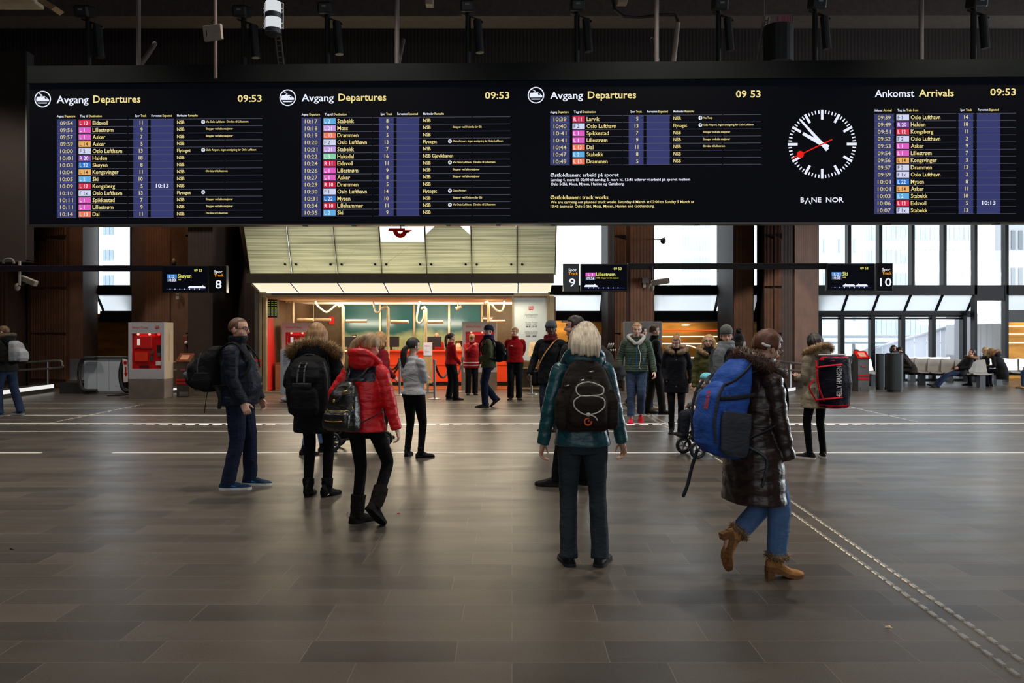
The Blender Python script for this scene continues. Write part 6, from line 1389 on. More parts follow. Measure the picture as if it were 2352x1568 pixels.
        if k != 1: mb.xf(lambda p: Vector((0, 0, 1.55)) + (p - Vector((0, 0, 1.55))) * k)
        me = remesh(mb, 0.006, 2)
        cc = co_get(me); nn = no_get(me); rgs = cc * np.array((1, 0.35, 0.08)); wv = rnoise(rgs, 160, seed) * 0.5 + rnoise(rgs, 70, seed + 1)
        amp = 0.0035 if style not in ('buzz',) else 0.0015
        co_set(me, cc + nn * (wv * amp + (0.004 if style != 'buzz' else 0.002) * rnoise(cc * np.array((1, 0.4, 0.15)), 45, seed + 4))[:, None]); cc = co_get(me); H = np.array(s.HM); co_set(me, cc @ H[:3, :3].T + H[:3, 3])
        s.hr = s.emit('hair', me, m_hair(rgb)); return s.hr
    def beanie(s, rgb, pom=None, fold=True, top=1.0):
        mb = MB(); rings = []
        for z, r in ((1.672, 1.02), (1.69, 1.05), (1.72, 1.03), (1.745, 0.93), (1.765, 0.74), (1.778, 0.46), (1.785, 0.12)):
            z = 1.672 + (z - 1.672) * top; rings.append([Vector((0.088 * r * math.cos(a), -0.004 + 0.107 * r * math.sin(a), z - 0.035 * max(0, -math.sin(a)) * (1 if z < 1.7 else 0.3) )) for a in [math.tau * j / 28 for j in range(28)]])
        mb.ring_loft(rings)
        if fold: mb.tube([(0.090 * math.cos(a), -0.004 + 0.108 * math.sin(a), 1.684 - 0.033 * max(0, -math.sin(a))) for a in [math.tau * j / 28 for j in range(28)]], (0.010, 0.026), 8, ref=(1, 0, 0), close=True)
        mb.xf(lambda p: s.HM @ p); o = s.emit_mb('beanie', mb, m_cloth(rgb, 0.95, bump=0.6, bscale=220, sheen=0.4))
        if pom:
            b = MB(); rg = random.Random(1); cpos = Vector((0, -0.02, 1.80 + (top - 1) * 0.12)); b.ell(cpos, (0.04, 0.04, 0.04), nu=12, nv=8)
            for i in range(500): dv = Vector((rg.gauss(0, 1), rg.gauss(0, 1), rg.gauss(0, 1))).normalized(); q = dv.orthogonal().normalized() * 0.004; b.add([cpos + dv * .035 + q, cpos + dv * .035 - q, cpos + dv * (.05 + .015 * rg.random())], [(0, 1, 2)])
            b.xf(lambda p: s.HM @ p); s.emit_mb('pompom', b, m_hair(pom), o)
        return o
    def glasses(s, rgb=(24, 22, 22)):
        mb = MB()
        for sg in (-1, 1):
            mb.tube([(sg * 0.033 + 0.024 * math.cos(a), 0.104 - 0.006 * abs(math.cos(a)), 1.634 + 0.017 * math.sin(a)) for a in [math.tau * j / 16 for j in range(16)]], 0.0025, 6, close=True)
            mb.tube([(sg * 0.056, 0.098, 1.640), (sg * 0.078, 0.06, 1.642), (sg * 0.082, 0.0, 1.640)], 0.0028, 6)
        mb.tube([(-0.01, 0.106, 1.637), (0.01, 0.106, 1.637)], 0.0025, 6); mb.xf(lambda p: s.HM @ p); return s.emit_mb('glasses', mb, mat('glasses_%d' % rgb[0], rgb, 0.3))
    def shoes(s, rgb, sole=(30, 28, 28), shaft=0.0, heel=0.0, shaft_r=0.056, kind='shoe', width=1.0, L=0.0, rough=0.6, accent=None):
        for i, M in enumerate(s.feet):
            zs = 0.024; mb = MB()
            secs = [(-0.078, .012, .045), (-0.068, .028, .070), (-0.05, .034, .085), (-0.01, .036, .100), (0.03, .038, .092), (0.07, .041, .074), (0.11, .045, .058), (0.15, .045, .048), (0.18, .038, .040), (0.20, .024, .032), (0.208, .008, .026)]
            lift = lambda y: heel * (1 - ss(-0.02, 0.10, y))
            rings = []
            for y, w, h in secs:
                w *= width; y2 = y * (1 + L); z0 = zs * 0.7 + lift(y) * 0.7; rings.append([M @ Vector((w * math.cos(a), y2, z0 + max(0, h - zs * 0.5) * max(-0.02, math.sin(a)))) for a in [math.tau * j / 16 for j in range(16)]])
            mb.ring_loft(rings)
            if shaft:
                kn, an = s.legs[i][1], s.legs[i][2]; dv = (kn - an).normalized(); up = [M @ Vector((0, -0.015, 0.05 + heel * .6)), an + dv * 0.02, an + dv * max(0.03, shaft * 0.55), an + dv * shaft]
                mb.tube(up, [0.045 * width, shaft_r * 0.95, shaft_r, shaft_r * 1.04], 16)
            me = remesh(mb, max(0.005, s.vox * 0.8), 2); wrinkle(me, 0.0015 if not shaft else 0.003, (40, 40, 50), 4 + i)
            o = s.emit(kind, me, m_cloth(rgb, rough, bscale=120))
            so = MB(); out = []
            for y, w, h in secs: out.append((y * (1 + L), w * width * 1.06 + 0.003))
            poly_ = [(-w, y) for y, w in out] + [(w, y) for y, w in out[::-1]]
            n = len(poly_); lo = [M @ Vector((x, y, 0.0 + lift(y) * 0.7)) for x, y in poly_]; hi = [M @ Vector((x * 0.98, y, zs + lift(y) * 0.7)) for x, y in poly_]
            so.add(lo + hi, [tuple(range(n)), tuple(range(n, 2 * n))[::-1]] + [(k, n + k, n + (k + 1) % n, (k + 1) % n) for k in range(n)])
            if heel: so.ring_loft([[M @ Vector((x * q, -0.045 + y * q, z)) for x, y in ((-.028, -.028), (.028, -.028), (.028, .026), (-.028, .026))] for z, q in ((0, 0.85), (heel * .72, 1.0))])
            s.emit_mb('sole', so, m_cloth(sole, 0.7), o, smooth=False)
            if accent:
                ac = MB()
                for sg in (-1, 1): ac.tube([M @ Vector((sg * (0.039 * width), -0.03, 0.062)), M @ Vector((sg * (0.0455 * width), 0.03, 0.046)), M @ Vector((sg * 0.050 * width, 0.09, 0.034))], [(0.004, 0.016), (0.004, 0.010), (0.003, 0.003)], 8)
                s.emit_mb('side_stripe', ac, m_cloth(accent, 0.5), o)
                lc = MB()
                for y, z in ((0.035, 0.098), (0.055, 0.09), (0.075, 0.082)): lc.tube([M @ Vector((-0.018, y, z - 0.002)), M @ Vector((0, y, z + 0.004)), M @ Vector((0.018, y, z - 0.002))], 0.003, 5)
                s.emit_mb('laces', lc, m_cloth((176, 170, 90), 0.7), o)
            s.so = o
    def scarf(s, rgb, r=0.042, drop=None, rgb2=None, parent=None):
        mb = MB()
        for k, (z, q) in enumerate(((1.455, 1.08), (1.495, 1.0), (1.53, 0.95))): mb.tube([s.B(Vector((0.088 * q * math.cos(a), 0.0 + 0.092 * q * math.sin(a), z + 0.014 * math.sin(a + k * 2)))) for a in [math.tau * j / 20 for j in range(20)]], r * (1 - 0.1 * k), 10, close=True)
        for pts in (drop or []): mb.tube(spline([s.B(Vector(p)) for p in pts], 4), (0.055, 0.02), 10, ref=(1, 0, 0), rnd=True)
        me = remesh(mb, max(s.vox, 0.008), 2); wrinkle(me, 0.005, (40, 40, 20), 9); return s.emit('scarf', me, m_cloth(rgb, 0.95, bump=0.5, bscale=120, sheen=0.3))

# ---- bags are things of their own, standing in the wearer's space
class Bag:
    def __init__(s, fig, name, label, group=None, cat='backpack'):
        s.f = fig; s.root = thing(name, label, cat, fig.px, fig.rz, group); s.T = fig.Bm(1.0); s.k = fig.s
    def P(s, p): return s.T @ Vector(p)
    def part(s, name, mb, m, parent=None, smooth=True, label=None):
        mb.xf(lambda p: (s.T @ p) * s.k); return part(name, mb, m, parent or s.root, smooth, local=True, label=label)
    def loft(s, prof, cx=0, p=3.2, n=28, quilt=0.0):
        """prof: (z, half width, y at the back of the wearer, y outermost)"""
        prof = sorted(prof); out = []; z0, z1 = prof[0][0], prof[-1][0]; N = max(6, int((z1 - z0) / 0.02))
        for k in range(N + 1):
            z = z0 + (z1 - z0) * k / N
            for i in range(len(prof) - 1):
                a, b = prof[i], prof[i + 1]
                if a[0] <= z <= b[0] + 1e-9: t = (z - a[0]) / (b[0] - a[0]); t = t * 0.5 + 0.5 * ss(0, 1, t); break
            w, yi, yo = [a[j] + (b[j] - a[j]) * t for j in (1, 2, 3)]
            cy, ry = (yi + yo) / 2, abs(yi - yo) / 2
            out.append([Vector((cx + w * math.copysign(abs(math.cos(t_)) ** (2 / p), math.cos(t_)), cy + ry * math.copysign(abs(math.sin(t_)) ** (2 / p), math.sin(t_)), z)) for t_ in [math.tau * j / n for j in range(n)]])
        return out
    def soft(s, name, profs, m, vox=0.008, wr=0.004, parent=None, seed=5, cx=0, smooth=3):
        mb = MB()
        for q in (profs if isinstance(profs[0], list) else [profs]): mb.ring_loft(s.loft(q, cx))
        me = remesh(mb, vox, smooth); wrinkle(me, wr, (24, 24, 30), seed); c = co_get(me); T = np.array(s.T); co_set(me, (c @ T[:3, :3].T + T[:3, 3]) * s.k)
        me.materials.clear(); me.materials.append(m); o = link(me, name, parent or s.root); WORLD_M[o.name] = wm(s.root); return o
    def tube(s, name, pts, r, m, parent=None, n=8, sm=5, ref=None, label=None):
        return s.part(name, MB().tube(spline(pts, sm) if sm else pts, r, n, ref=ref, rnd=not isinstance(r, list)), m, parent, label=label)
    def straps(s, m, top=1.40, bot=1.0, x=0.10, t=0.03, w=0.03, fy=0.13):
        for sg in (-1, 1):
            xs = sg * x
            s.tube('strap', [(xs * 0.8, -0.13 - t, top - 0.04), (xs * 0.9, -0.07 - t, 1.455), (xs * 1.05, 0.0, 1.468 + t * .6), (xs * 1.12, 0.075 + t * .7, 1.40), (xs * 1.2, fy - 0.02 + t * .8, 1.29), (xs * 1.55, 0.075 + t, 1.16), (sg * (0.165 + t), -0.02, 1.07), (xs * 1.4, -0.13 - t, bot)], (w, 0.008), m, n=8, ref=(1, 0, 0))
BLK = (18, 18, 20)
V1 = 0.0065; V2 = 0.009; V3 = 0.011
# ---------------------------------------------------------------- person in teal, seen from behind
f = Fig('grey blonde person in a teal padded jacket standing with back turned, wearing a brown backpack', 1338, 5.69, 2, 1.735, feet=((-0.10, 0.0, 0, 0, 6), (0.125, -0.02, 0, 0, -22)), hands=((-0.285, -0.02, 0.885), (0.295, 0.04, 0.865)), head=(-14, 12, 8), build=1.06, fem=True, vox=V1)
f.sw = 0.168
f.body(); TEAL = (22, 72, 80)
f.jacket(TEAL, hem=0.855, t=0.022, quilt=0.004, step=0.085, sleeve=0.062, cuff=0.046, rough=0.38, collar=0.05, hood=True, wr=0.004, sheen=0.0, coat=0.2)
f.trousers((46, 53, 58), thigh=0.09, knee=0.066, hem=0.064, wr=0.005); f.shoes((20, 20, 21), sole=(40, 40, 42), width=1.1); f.hair((188, 172, 148), 'bob', 1.06, 3, side=0.3, over=(-0.055, -0.036, -0.018, 0.0, 0.018, 0.036, 0.054, 0.072, 0.09))
MBAG = m_cloth((40, 34, 30), 0.8, bump=0.4, bscale=260); M_CORD = mat('cord_white', (196, 192, 182), 0.6)
b = Bag(f, 'backpack', 'dark brown backpack with white looped cord and small orange badge on the teal jacket')
mc = b.soft('main_compartment', [[(0.985, 0.13, -0.12, -0.26), (1.02, 0.165, -0.12, -0.31), (1.18, 0.185, -0.11, -0.33), (1.32, 0.165, -0.10, -0.29), (1.42, 0.13, -0.10, -0.24), (1.475, 0.08, -0.12, -0.20)], [(1.03, 0.12, -0.2, -0.345), (1.06, 0.135, -0.2, -0.375), (1.2, 0.13, -0.2, -0.375), (1.30, 0.10, -0.2, -0.335), (1.34, 0.05, -0.2, -0.29)]], MBAG, 0.007, 0.003)
for sg in (-1, 1): b.soft('side_pocket', [(1.0, 0.03, -0.16, -0.28), (1.05, 0.045, -0.15, -0.31), (1.2, 0.045, -0.15, -0.30), (1.28, 0.02, -0.18, -0.26)], MBAG, 0.008, 0.002, cx=sg * 0.175)
cord = [(0.085, -0.375, 1.305), (0.0, -0.372, 1.335), (-0.075, -0.372, 1.315), (-0.09, -0.385, 1.275), (-0.06, -0.392, 1.245), (0.02, -0.394, 1.245), (0.085, -0.39, 1.255), (0.095, -0.385, 1.29), (0.085, -0.375, 1.305)]
b.tube('cord', cord, 0.0045, M_CORD); b.tube('cord', [(-0.06, -0.392, 1.245), (-0.105, -0.395, 1.21), (-0.1, -0.395, 1.165), (-0.05, -0.393, 1.125), (0.0, -0.392, 1.118), (0.06, -0.393, 1.135), (0.1, -0.394, 1.175), (0.09, -0.392, 1.225), (0.02, -0.394, 1.245)], 0.0045, M_CORD)
b.part('cord_lock', MB().ell((-0.01, -0.397, 1.118), (0.018, 0.012, 0.014)), M_CORD); b.tube('cord', [(-0.01, -0.397, 1.118), (0.03, -0.402, 1.105), (0.05, -0.40, 1.08)], 0.004, M_CORD)
b.part('badge', MB().tube([(-0.012 + 0.023 * math.cos(R(a)), -0.397, 1.07 + 0.023 * math.sin(R(a))) for a in range(70, 371, 20)], 0.006, 8).tube([(-0.012, -0.397, 1.07), (-0.002, -0.398, 1.082)], 0.005, 6), mat('badge_orange', (190, 74, 36), 0.6))
for x, z in ((0.03, 1.395), (-0.04, 1.34), (-0.135, 1.30)): b.part('zip_pull', MB().tube([(x - 0.025, -0.275 - 0.06 * (z < 1.36) * (abs(x) < .1) , z), (x + 0.012, -0.285 - 0.06 * (z < 1.36) * (abs(x) < .1), z + 0.008)], 0.007, 8), M_STEEL)
b.tube('piping', [(-0.125, -0.245, 1.42), (-0.165, -0.27, 1.34), (-0.19, -0.27, 1.2), (-0.19, -0.27, 1.05)], 0.005, m_cloth((70, 48, 36), 0.7)); b.tube('piping', [(0.125, -0.245, 1.42), (0.165, -0.27, 1.34), (0.19, -0.27, 1.2), (0.19, -0.27, 1.05)], 0.005, m_cloth((70, 48, 36), 0.7))
b.tube('top_loop', [(-0.04, -0.15, 1.46), (-0.02, -0.16, 1.49), (0.02, -0.16, 1.49), (0.04, -0.15, 1.46)], (0.012, 0.006), MBAG); b.straps(MBAG, 1.44, 1.02, 0.10, 0.03)

# ---------------------------------------------------------------- person in the brown quilted coat with the blue trekking pack
f = Fig('person in a shiny brown quilted coat and jeans striding past with a big blue backpack', 1742, 5.4, -74, 1.70, feet=((-0.09, -0.33, 0.10, 78, 4), (0.06, 0.10, 0, 0, -6)), hands=((-0.22, 0.12, 0.95), (0.20, 0.10, 0.84)), lean=7, head=(6, 12, 0), build=1.05, fem=True, vox=V1, po=(0, -0.04, -0.02))
f.brow = mat('brow_red', (92, 54, 32), 0.7); f.body((False, False)); f.trousers((84, 112, 156), thigh=0.098, knee=0.078, hem=0.068, wr=0.005, hemz=0.12)
f.jacket((40, 26, 24), hem=0.555, t=0.030, quilt=0.012, step=0.105, sleeve=0.066, cuff=0.048, rough=0.40, flare=0.045, collar=0.09, wr=0.004, sheen=0, coat=0.15, name='coat')
f.fur([(-0.11, 0.09, 1.46), (-0.15, -0.02, 1.48), (-0.11, -0.12, 1.53), (0, -0.17, 1.55), (0.11, -0.12, 1.53), (0.15, -0.02, 1.48), (0.11, 0.09, 1.46)], 0.045, 0.035, 1800, (60, 38, 26), tips=(110, 74, 48))
f.shoes((156, 110, 66), sole=(120, 84, 52), shaft=0.09, heel=0.085, shaft_r=0.052, kind='ankle_boot', rough=0.8)
boots = [o for o in bpy.data.objects if o.parent == f.root and o.name.startswith('ankle_boot')]
for i in (0, 1):
    kn, an = f.legs[i][1], f.legs[i][2]; dv = (kn - an).normalized(); c = an + dv * 0.075; u = dv.orthogonal().normalized(); w_ = dv.cross(u)
    f.fur([c + (u * math.cos(a) + w_ * math.sin(a)) * 0.056 for a in [math.tau * j / 10 for j in range(11)]], 0.018, 0.03, 700, (120, 92, 58), 'fur_cuff', boots[i], bend=False, tips=(160, 130, 88))
f.hair((92, 50, 28), 'short', 1.1, 8); f.glasses()
f.emit_mb('hair_clip', MB().tube([f.HM @ Vector((0.085, -0.05, 1.63)), f.HM @ Vector((0.082, -0.075, 1.625)), f.HM @ Vector((0.07, -0.095, 1.63))], 0.010, 8, rnd=True), mat('clip_white', (210, 206, 204), 0.4), f.hr)
MB1 = m_cloth((50, 88, 170), 0.62, bump=0.3, bscale=220); MB2 = m_cloth((58, 62, 68), 0.7); MB3 = m_cloth((40, 42, 46), 0.7)
b = Bag(f, 'trekking_backpack', 'big blue trekking backpack with grey side pocket and orange lettering on the brown coat')
mc = b.soft('main_compartment', [(0.84, 0.12, -0.14, -0.26), (0.88, 0.16, -0.13, -0.33), (1.05, 0.17, -0.13, -0.375), (1.25, 0.165, -0.13, -0.345), (1.40, 0.155, -0.12, -0.31), (1.50, 0.12, -0.12, -0.24), (1.535, 0.07, -0.12, -0.19)], MB1, 0.007, 0.004)
b.soft('front_pocket', [(0.86, 0.09, -0.26, -0.36), (0.92, 0.125, -0.26, -0.415), (1.08, 0.135, -0.26, -0.445), (1.25, 0.125, -0.26, -0.425), (1.32, 0.10, -0.26, -0.375), (1.35, 0.05, -0.26, -0.34)], MB1, 0.007, 0.003)
for sg in (-1, 1):
    b.soft('side_pocket', [(0.86, 0.018, -0.15, -0.30), (0.90, 0.026, -0.14, -0.35), (1.10, 0.028, -0.14, -0.37), (1.16, 0.016, -0.14, -0.36)], MB2, 0.007, 0.002, cx=sg * 0.165)
    b.tube('zip', [(sg * 0.145, -0.36, 1.34), (sg * 0.158, -0.40, 1.25), (sg * 0.158, -0.41, 1.08), (sg * 0.15, -0.38, 0.94)], 0.010, MB2)
    b.tube('compression_strap', [(sg * 0.15, -0.37, 1.24), (sg * 0.176, -0.28, 1.255), (sg * 0.172, -0.15, 1.285)], (0.016, 0.005), MB3, ref=(0, 0, 1))
    b.tube('lid_strap', [(sg * 0.12, -0.34, 1.33), (sg * 0.168, -0.30, 1.37), (sg * 0.162, -0.22, 1.44), (sg * 0.12, -0.14, 1.52)], (0.014, 0.006), MB2, ref=(0, 1, 0))
    b.tube('hip_belt', [(sg * 0.15, -0.16, 0.95), (sg * 0.222, -0.06, 0.90), (sg * 0.235, -0.03, 0.84), (sg * 0.24, -0.05, 0.70)], (0.018, 0.005), MB2, ref=(0, 1, 0))
lab = MB(); LP = lambda a, bb: Vector((0.055 - bb * 0.0 - 0.0, 0, 0))
text(lab, 'BERGANS', lambda px, py: Vector((0.095 + py, 0, px)), 1.16, 1.285, 0.0, 0.034, 0.035)
lab.xf(lambda p: Vector((p.x, -0.3525 - (0.0925 - 0.10 * max(0, p.z - 1.15)) * (max(0.02, 1 - (abs(p.x) / 0.137) ** 3.2)) ** (1 / 3.2) - 0.006, p.z)))
b.part('lettering', lab, mat('lettering_orange', (214, 66, 30), 0.6), smooth=False)
b.straps(MB3, 1.46, 0.98, 0.11, 0.035); b.tube('loose_strap', [(-0.05, -0.40, 0.86), (-0.06, -0.42, 0.74), (-0.04, -0.45, 0.62), (-0.04, -0.47, 0.55)], (0.014, 0.005), MB3, ref=(0, 1, 0)); b.tube('top_loop', [(-0.03, -0.14, 1.53), (0, -0.13, 1.57), (0.03, -0.14, 1.53)], (0.012, 0.005), MB3)

# ---------------------------------------------------------------- person in navy, facing east
f = Fig('person with thinning hair and glasses in a navy puffer jacket, standing in profile', 549, 8.5, -90, 1.815, feet=((-0.17, 0.06, 0, 0, -6), (0.09, -0.08, 0, 0, 8)), hands=((-0.24, 0.14, 0.90), (0.27, 0.13, 0.90)), lean=-1, head=(-5, 2, 0), build=1.22, vox=V1)
f.brow = mat('brow_brown', (70, 48, 34), 0.7); f.body(); f.jacket((20, 24, 36), hem=0.80, t=0.034, quilt=0.008, step=0.12, sleeve=0.074, cuff=0.056, rough=0.5, collar=0.10, colr=0.098, belly=0.05, wr=0.004, sheen=0.05)
f.trousers((28, 34, 54), thigh=0.095, knee=0.075, hem=0.072, wr=0.006); f.shoes((22, 46, 72), sole=(206, 204, 200), width=1.12, L=0.12, accent=(28, 104, 170)); f.hair((84, 56, 38), 'buzz', 1.0, 4, line=1.705); f.glasses()
MBB = m_cloth((20, 20, 22), 0.75, bump=0.4, bscale=240); MBG = m_cloth((84, 84, 88), 0.7)
b = Bag(f, 'backpack', 'black backpack with grey tabs on the person in navy')
b.soft('main_compartment', [(1.0, 0.12, -0.20, -0.34), (1.04, 0.15, -0.19, -0.42), (1.2, 0.155, -0.18, -0.45), (1.34, 0.14, -0.17, -0.38), (1.43, 0.10, -0.16, -0.30), (1.465, 0.05, -0.17, -0.24)], MBB, 0.008, 0.004)
b.soft('front_pocket', [(1.04, 0.10, -0.36, -0.47), (1.10, 0.12, -0.36, -0.53), (1.24, 0.11, -0.36, -0.50), (1.34, 0.07, -0.34, -0.43)], MBB, 0.008, 0.003)
b.soft('side_pocket', [(1.03, 0.025, -0.24, -0.40), (1.1, 0.035, -0.22, -0.44), (1.2, 0.02, -0.25, -0.40)], MBB, 0.008, 0.002, cx=0.155)
b.part('grey_tab', MB().obox(Matrix.Translation((0.06, -0.51, 1.17)) @ Matrix.Rotation(0.5, 4, 'X'), 0.08, 0.03, 0.07), MBG); b.tube('zip', [(0.14, -0.33, 1.39), (0.158, -0.36, 1.28), (0.158, -0.36, 1.12)], 0.006, MBG); b.tube('zip', [(0.10, -0.43, 1.35), (0.118, -0.48, 1.25), (0.118, -0.48, 1.12)], 0.005, MBG)
b.straps(MBB, 1.42, 1.05, 0.12, 0.045, fy=0.15); b.tube('cord', [(0.05, -0.30, 1.02), (0.06, -0.32, 0.90), (0.05, -0.34, 0.78)], 0.004, MBB); b.tube('loose_strap', [(0.19, -0.16, 1.05), (0.21, -0.12, 0.94), (0.205, -0.13, 0.85)], (0.02, 0.005), m_cloth((34, 34, 32), 0.7), ref=(0, 1, 0))

# ---------------------------------------------------------------- person in the black parka with fur hood
f = Fig('person in a long black parka with wide fur trimmed hood, seen from behind', 727, 8.05, -4, 1.755, feet=((-0.085, 0, 0, 0, 4), (0.105, 0.01, 0, 0, -22)), hands=((-0.22, 0.18, 1.05), (0.22, 0.18, 1.05)), head=(4, 6, 0), build=1.04, fem=True, vox=V1)
f.body((False, False)); f.trousers((14, 14, 16), thigh=0.078, knee=0.058, hem=0.048); f.jacket((17, 17, 19), hem=0.655, t=0.032, quilt=0.004, step=0.16, sleeve=0.07, cuff=0.05, flare=0.025, rough=0.7, hood=False, name='parka', wr=0.005)
hb = MB(); hb.ell((0, -0.12, 1.46), (0.16, 0.075, 0.10)); hb.xf(lambda p: f.B(p)); me = remesh(hb, 0.008, 2); wrinkle(me, 0.004, (18, 18, 30), 4); f.emit('hood', me, m_cloth((22, 22, 24), 0.7), f.jk)
f.fur([(-0.13, 0.08, 1.43), (-0.225, -0.02, 1.43), (-0.225, -0.10, 1.47), (-0.14, -0.13, 1.525), (0, -0.14, 1.545), (0.14, -0.13, 1.525), (0.225, -0.10, 1.47), (0.225, -0.02, 1.43), (0.13, 0.08, 1.43)], 0.034, 0.055, 3600, (112, 82, 46), tips=(164, 130, 82))
f.shoes((16, 16, 17), sole=(16, 15, 15), shaft=0.10, heel=0.06, shaft_r=0.058, kind='ankle_boot', rough=0.5); f.hair((150, 112, 74), 'wavy', 1.08, 5)
b = Bag(f, 'backpack', 'large black backpack with grey webbing ladder on the fur hooded parka')
b.soft('main_compartment', [(0.83, 0.15, -0.14, -0.28), (0.88, 0.195, -0.14, -0.34), (1.10, 0.215, -0.14, -0.38), (1.28, 0.20, -0.14, -0.35), (1.38, 0.16, -0.14, -0.29), (1.43, 0.09, -0.15, -0.23)], MBB, 0.008, 0.004)
b.soft('front_pocket', [(0.86, 0.12, -0.26, -0.39), (0.92, 0.14, -0.26, -0.43), (1.08, 0.135, -0.26, -0.43), (1.15, 0.10, -0.26, -0.38)], MBB, 0.008, 0.004); b.soft('upper_pocket', [(1.16, 0.13, -0.26, -0.40), (1.22, 0.15, -0.26, -0.41), (1.32, 0.13, -0.24, -0.36), (1.385, 0.07, -0.22, -0.28)], MBB, 0.008, 0.003)
for sg in (-1, 1): b.tube('webbing', [(0.0 + sg * 0.03 - 0.02, -0.335, 1.355), (sg * 0.03 - 0.02, -0.40, 1.29), (sg * 0.034 - 0.02, -0.425, 1.18)], (0.009, 0.004), MBG, ref=(1, 0, 0))
for z, y in ((1.345, -0.35), (1.31, -0.39), (1.27, -0.41)): b.tube('webbing_rung', [(-0.05, y, z), (0.01, y, z)], 0.006, MBB, sm=0)
b.tube('grey_flash', [(0.185, -0.34, 1.31), (0.205, -0.33, 1.25), (0.208, -0.33, 1.22)], (0.010, 0.005), MBG); b.tube('top_handle', [(-0.06, -0.19, 1.42), (-0.03, -0.22, 1.435), (0.03, -0.22, 1.435), (0.06, -0.19, 1.42)], (0.012, 0.006), MBG, ref=(1, 0, 0)); b.tube('cross_strap', [(-0.10, -0.425, 1.145), (0.0, -0.435, 1.15), (0.08, -0.425, 1.145)], (0.004, 0.022), m_cloth((44, 44, 46), 0.6), ref=(0, 1, 0))
b.tube('side_zip', [(0.17, -0.31, 1.36), (0.212, -0.33, 1.24), (0.215, -0.34, 1.10)], 0.005, MBG); b.straps(MBB, 1.40, 0.95, 0.13, 0.04)
b.tube('shoulder_cord', [(0.13, -0.13, 1.485), (0.165, -0.165, 1.38), (0.19, -0.18, 1.26), (0.195, -0.19, 1.16)], (0.008, 0.004), MBB)

# ---------------------------------------------------------------- girl in the red jacket
f = Fig('person with a blonde ponytail in a red winter jacket walking away', 836, 6.86, -24, 1.655, feet=((-0.11, 0.05, 0, 0, -22), (0.14, -0.12, 0.05, 42, -6)), hands=((-0.27, 0.10, 0.98), (0.285, 0.10, 0.875)), lean=5, head=(-6, 8, 6), build=1.04, fem=True, vox=V1)
f.body((False, True)); f.trousers((14, 14, 16), thigh=0.082, knee=0.056, hem=0.05, wr=0.002); RED = (200, 18, 26)
f.jacket(RED, hem=0.80, t=0.036, quilt=0.006, step=0.07, sleeve=0.07, cuff=0.048, rough=0.45, flare=0.0, hood=False, wr=0.005, yoke=((26, 28, 44), 1.30, 1.44, 0.155), sheen=0.05)
hb = MB(); hb.ell((0, -0.10, 1.49), (0.145, 0.085, 0.09)); hb.tube(spline([(-0.10, 0.05, 1.45), (-0.13, -0.04, 1.49), (-0.09, -0.13, 1.55), (0, -0.165, 1.565), (0.09, -0.13, 1.55), (0.13, -0.04, 1.49), (0.10, 0.05, 1.45)], 4), 0.038, 10, rnd=True); hb.xf(lambda p: f.B(p)); me = remesh(hb, 0.007, 2); wrinkle(me, 0.006, (24, 24, 30), 14); f.emit('hood', me, m_cloth(RED, 0.45, bscale=160, sheen=0.05), f.jk)
f.emit_mb('sleeve_badge', MB().ell(f.arms[1][0].lerp(f.arms[1][1], 0.45) + Vector((0.066, 0.0, 0.01)), (0.012, 0.02, 0.02)), mat('badge_gold', (196, 150, 60), 0.5), f.jk)
f.shoes((26, 22, 20), sole=(14, 13, 12), shaft=0.17, shaft_r=0.068, kind='sheepskin_boot', width=1.22, rough=0.95); f.hair((158, 128, 90), 'tail', 1.06, 6, side=-1.0)
f.emit_mb('heel_badge', MB().tube([f.feet[0] @ Vector((0.022 * math.cos(a), -0.094, 0.085 + 0.022 * math.sin(a))) for a in [math.tau * j / 14 for j in range(14)]], 0.004, 6, close=True), mat('badge_pale', (150, 144, 136), 0.6), f.so)
MLE = m_cloth((26, 25, 24), 0.35, bump=0.25, bscale=70, sheen=0, coat=0.1); MGO = mat('gold_zip', (190, 158, 84), 0.3, 0.8)
b = Bag(f, 'leather_backpack', 'small black leather backpack with gold zips on the red jacket')
b.soft('main_compartment', [(0.86, 0.155, -0.155, -0.29), (0.90, 0.17, -0.155, -0.335), (1.02, 0.165, -0.155, -0.34), (1.16, 0.14, -0.155, -0.31), (1.25, 0.10, -0.155, -0.26), (1.295, 0.06, -0.16, -0.22)], MLE, 0.007, 0.006, cx=-0.06)
b.soft('front_pocket', [(0.88, 0.13, -0.28, -0.365), (0.93, 0.14, -0.28, -0.385), (1.0, 0.135, -0.28, -0.375), (1.04, 0.10, -0.28, -0.34)], MLE, 0.007, 0.004, cx=-0.06)
for z, y, w in ((1.035, -0.365, 0.12), (0.945, -0.392, 0.115)): b.tube('zip', [(-0.06 - w, y + 0.05, z + 0.012), (-0.06 - w * .6, y, z), (-0.06, y - 0.004, z - 0.004), (-0.06 + w * .6, y, z), (-0.06 + w, y + 0.05, z + 0.008)], 0.004, MGO)
b.part('buckle', MB().tube([(-0.03, -0.315, 1.19), (0.0, -0.31, 1.205), (0.02, -0.30, 1.215)], 0.010, 8), MGO); b.tube('buckle_strap', [(0.03, -0.27, 1.26), (0.0, -0.315, 1.20), (-0.06, -0.345, 1.12)], (0.010, 0.004), MLE, ref=(1, 0, 0)); b.part('clasp', MB().ell((-0.085, -0.35, 1.12), (0.014, 0.01, 0.018)), MGO)
b.tube('side_zip', [(0.075, -0.30, 1.08), (0.095, -0.29, 1.0)], 0.005, MGO); b.tube('zip_pull', [(-0.165, -0.345, 1.03), (-0.17, -0.352, 0.99)], 0.005, MGO)
